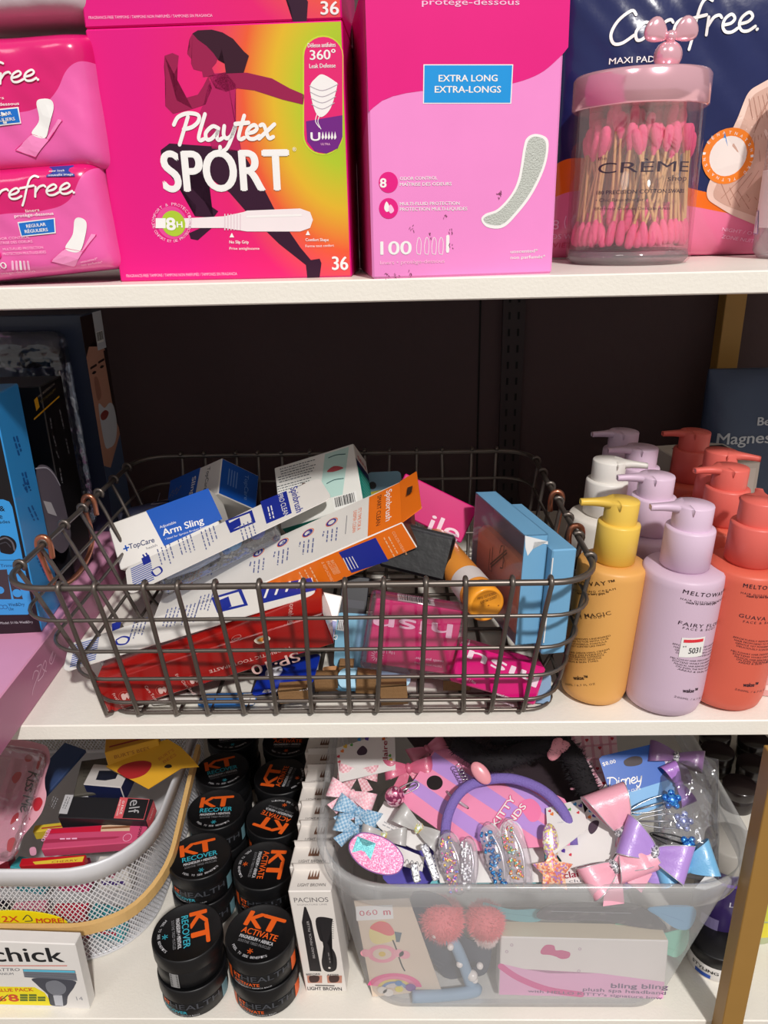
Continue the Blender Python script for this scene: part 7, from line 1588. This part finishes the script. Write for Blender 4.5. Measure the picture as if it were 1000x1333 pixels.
def pompom(label, x, y, yy, r, m, seed, m2=None):
    c = PY(x, y, yy); g = G(); g.ball((0, 0, 0), r*.9, m); o = g.build('pompom'); tag(o, label, 'pompom', 'furry pompoms in the bin', T3(c)); rnd = random.Random(seed); vs = []; fs = []
    for _ in range(3500):
        d = Vector((rnd.gauss(0, 1), rnd.gauss(0, 1), rnd.gauss(0, 1))).normalized(); p = d*r*.84; s = d.orthogonal().normalized()*.00028; b = len(vs); vs += [p-s, p+s, p+d*r*rnd.uniform(.12, .30)+Vector((rnd.uniform(-1, 1), rnd.uniform(-1, 1), rnd.uniform(-1, 1)))*.0012]; fs.append((b, b+1, b+2))
    g = G(); g.add(vs, fs, m2 or m); g.build('fur', o, kind='stuff')
pompom('coral pink pompom behind the upper front wall, left one', 576, 1196, .487, .0190, CO, 5); pompom('coral pink pompom with a white underside, right one', 632, 1198, .487, .0165, CO, 6); pompom('whitish pompom tuft below the coral pompoms', 633, 1216, .485, .0105, WT, 7)
# white headband carton
pa = zj((45, 275))[0]; C = lay(PY(pa[0], pa[1], .477), PY(*zj((880, 295))[0], .477), PY(*zj((-20, 560))[0], .4655), .05); C = Carton(T3((0, 0, .0055)) @ C.M, C.w, .020, C.h)
R = carton(C, 'headband_carton', 'white and pink carton lettered bling bling, lying inside the clear bin', 'box', mat((230, 222, 216), .4), {'top': mat((238, 220, 190), .5)})
F = C.front; g = G(); poly_ab(g, F, [(.0005, .0006), (C.w-.0008, .0006), (C.w-.0008, C.h*.30), (C.w*.8, C.h*.36), (C.w*.6, C.h*.42), (C.w*.45, C.h*.42), (C.w*.3, C.h*.40), (C.w*.15, C.h*.46), (.0005, C.h*.55)], mat((232, 170, 206), .4), 1)
stroke_ab(g, F, [(.001, C.h*.50), (C.w*.12, C.h*.30), (C.w*.3, C.h*.12), (C.w*.5, C.h*.05)], .0055, mat((220, 80, 150), .4), e=2); g.build('pink_wave', R)
g = G(); tx = mat((110, 84, 120), .5); text(g, F, 'bling bling', zj((595, 505))[0], zj((878, 512))[0], tx, h=6, bold=.04, e=3); text(g, F, 'plush spa headband', zj((455, 520))[0], zj((868, 540))[0], tx, h=4.6, bold=.03, e=3)
text(g, F, "with HELLO KITTY's signature bow", zj((180, 527))[0], zj((850, 563))[0], tx, h=3.6, bold=.03, e=3); g.build('lettering', R)
g = G(); pkk = mat((206, 70, 130), .5); poly(g, F, zj((245, 320), (270, 292), (310, 295), (320, 318), (350, 318), (390, 330), (385, 355), (350, 362), (320, 350), (290, 342), (250, 338)), pkk, 2, True)
for x, y in ((440, 312), (75, 325), (435, 422), (100, 292)): a, b = F.pix(*zj((x, y))[0]); ring_ab(g, F, a, b, .0008, .0014, mat((190, 160, 176)), 2, 12)
g.build('bow_print', R)
R, F = inside('mint_cloth', 'mint green fabric bow tail behind the right front wall', 'fabric', .495, zj((620, 165), (720, 175), (830, 215), (920, 200), (985, 190), (980, 270), (930, 330), (860, 310), (700, 240)), mat((130, 206, 180), .7), sm=True, part='cloth'); g = G(); stroke(g, F, zj((700, 200), (820, 260), (930, 300)), .8, mat((110, 186, 160)), e=2); g.build('seam', R)
R, F = inside('sky_cloth', 'sky blue satin piece pressed against the right front wall of the bin', 'fabric', .485, zj((790, 85), (1010, 80), (1000, 180), (930, 190), (840, 130)), mat((120, 176, 214), .4), sm=True, part='cloth'); g = G(); stroke(g, F, zj((850, 110), (960, 150)), .8, mat((100, 156, 200)), e=2); g.build('seam', R)
R, F = inside('grey_film', 'crumpled grey film behind the front wall, over the white carton', 'film', .482, zj((240, 140), (300, 70), (560, 60), (740, 75), (880, 190), (700, 175), (560, 150)), clear((150, 150, 160), .35, .2, .4, body=(110, 108, 116), bump=.5), sm=True, part='film'); g = G(); stroke(g, F, zj((300, 100), (700, 110)), .6, mat((190, 190, 196)), e=2); g.build('crease', R)
R, F = inside('teal_cloth', 'teal fabric strip behind the bin wall, right of the coral pompoms', 'fabric', .489, zj((-40, 60), (100, 95), (250, 95), (240, 150), (120, 150), (0, 110)), mat((110, 176, 184), .7), sm=True, part='cloth'); g = G(); stroke(g, F, zj((60, 110), (200, 125)), .8, mat((90, 156, 164)), e=2); g.build('seam', R)

# ---- right of the bin
DKJ = mat((34, 26, 26), .25, coat=.4)
def dark_jar(x, y, label, r=.0185, h=.030):
    p = PZ(x, y, Z3); p.y += r; M = T3((p.x, p.y, Z3+.0004)); R = root('dark_jar', label, 'jar', M, 'small dark jars at the right'); g = G(); g.lathe([(r*.9, 0), (r*.97, .002), (r*.97, h*.6), (r*.9, h*.62)], DKJ, 32); g.build('jar_body', R)
    g = G(); g.lathe([(r, h*.62), (r*1.02, h*.65), (r*1.02, h*.95), (r*.96, h), (0, h)], DKJ, 32); g.build('lid', R)
dark_jar(968, 1064, 'small dark jar nearest the gold post'); dark_jar(985, 1034, 'small dark jar behind the nearest one, partly behind the post', r=.018); dark_jar(938, 1017, 'small dark jar nearest the clear bin wall', r=.019); dark_jar(985, 1000, 'small dark jar farthest back beside the post', r=.018); dark_jar(935, 992, 'small dark jar at the back beside the clear bin', r=.018)
p = PZ(926, 1242, Z3+.0); M = T3((.286, .535, Z3+.0004)); R = root('shampoo_bottle', 'dark purple bottle with a pale flat cap, between the clear bin and the gold post', 'bottle', M); r = .024
g = G(); g.lathe([(r*.9, 0), (r, .004), (r, .075), (r*.9, .088), (r*.8, .090)], mat((52, 36, 90), .3, coat=.3), 44); g.build('body', R); g = G(); g.lathe([(r*.86, .090), (r*.9, .092), (r*.9, .110), (r*.85, .112), (0, .112)], mat((196, 190, 180), .4), 44); g.build('cap', R)
g = G(); F = Cyl(M, r+.0002); rect_ab(g, F, -.03, .080, .03, .0835, mat((96, 50, 170)), 3, n=14); text_ab(g, F, 'LOR', -.004, .058, .016, .058, mat((200, 196, 210)), .006, e=3); rect_ab(g, F, -.026, .018, -.010, .040, mat((120, 110, 150)), 3, n=5); g.build('label', R)
p = PZ(925, 1299, Z3); rt_ = .026; M = T3((p.x+.006, p.y+rt_, Z3+.0004)); R = root('styling_tin', 'round black and white tin with a blue patch, at the foot of the gold post', 'tin', M)
M = T3((.2745, .5065, Z3+.0004)); R.matrix_world = M; rt_ = .0235
g = G(); g.lathe([(rt_*.97, 0), (rt_, .001), (rt_, .014), (rt_*.97, .015)], mat((222, 218, 214), .4), 40); g.build('tin_body', R); g = G(); g.lathe([(rt_*.99, .015), (rt_*1.01, .0155), (rt_*1.01, .0265), (rt_*.97, .0275), (0, .0275)], BLK, 40); g.build('lid', R)
g = G(); F = Cyl(M, rt_+.0002); text_ab(g, F, 'STYLING', -.030, .0085, -.006, .0085, BLK, .0034, bold=.03, e=3); rect_ab(g, F, -.026, .002, -.012, .006, mat((40, 80, 170)), 3, n=6); greek_ = [rect_ab(g, F, -.002, .003+k*.003, .012, .0042+k*.003, mat((120, 120, 124)), 3, n=5) for k in range(4)]; g.build('label', R)
M = T3((.322, .545, Z3+.0004)); R = root('yellow_bottle', 'pale green bottle with a yellow label, right of the gold post at the frame edge', 'bottle', M); r = .026
g = G(); g.lathe([(r*.9, 0), (r, .004), (r, .075), (r*.6, .09), (r*.4, .1)], mat((186, 196, 150), .3, coat=.3), 40); g.build('body', R); g = G(); F = Cyl(M, r+.0002); rect_ab(g, F, -.045, .012, .02, .030, mat((226, 212, 60)), 3, n=14); rect_ab(g, F, -.045, .032, .02, .065, mat((206, 206, 70)), 3, n=14); text_ab(g, F, 'LEMON', -.030, .020, -.008, .020, mat((120, 100, 30)), .003, e=5); g.build('label', R)

# ================================================================ rest the lowest pieces on their shelf
bpy.context.view_layer.update()
for o in [o for o in SC.objects if not o.parent and o.get('category')]:
    b = o.name.split('.')[0]; ref = Z1 if b == 'liner_pack' else (Z2 if b in ('toothpaste_carton', 'whitening_carton', 'brush_carton', 'blister_card', 'brown_card') else (Z3 if b in ('charm_card', 'headband_carton', 'dark_pouch') else None))
    if ref is None: continue
    mz = min((c.matrix_world @ v.co).z for c in [o]+list(o.children_recursive) if c.type == 'MESH' for v in c.data.vertices)
    if ref-.04 < mz < ref+.0004: o.matrix_world = Matrix.Translation((0, 0, ref+.0005-mz)) @ o.matrix_world
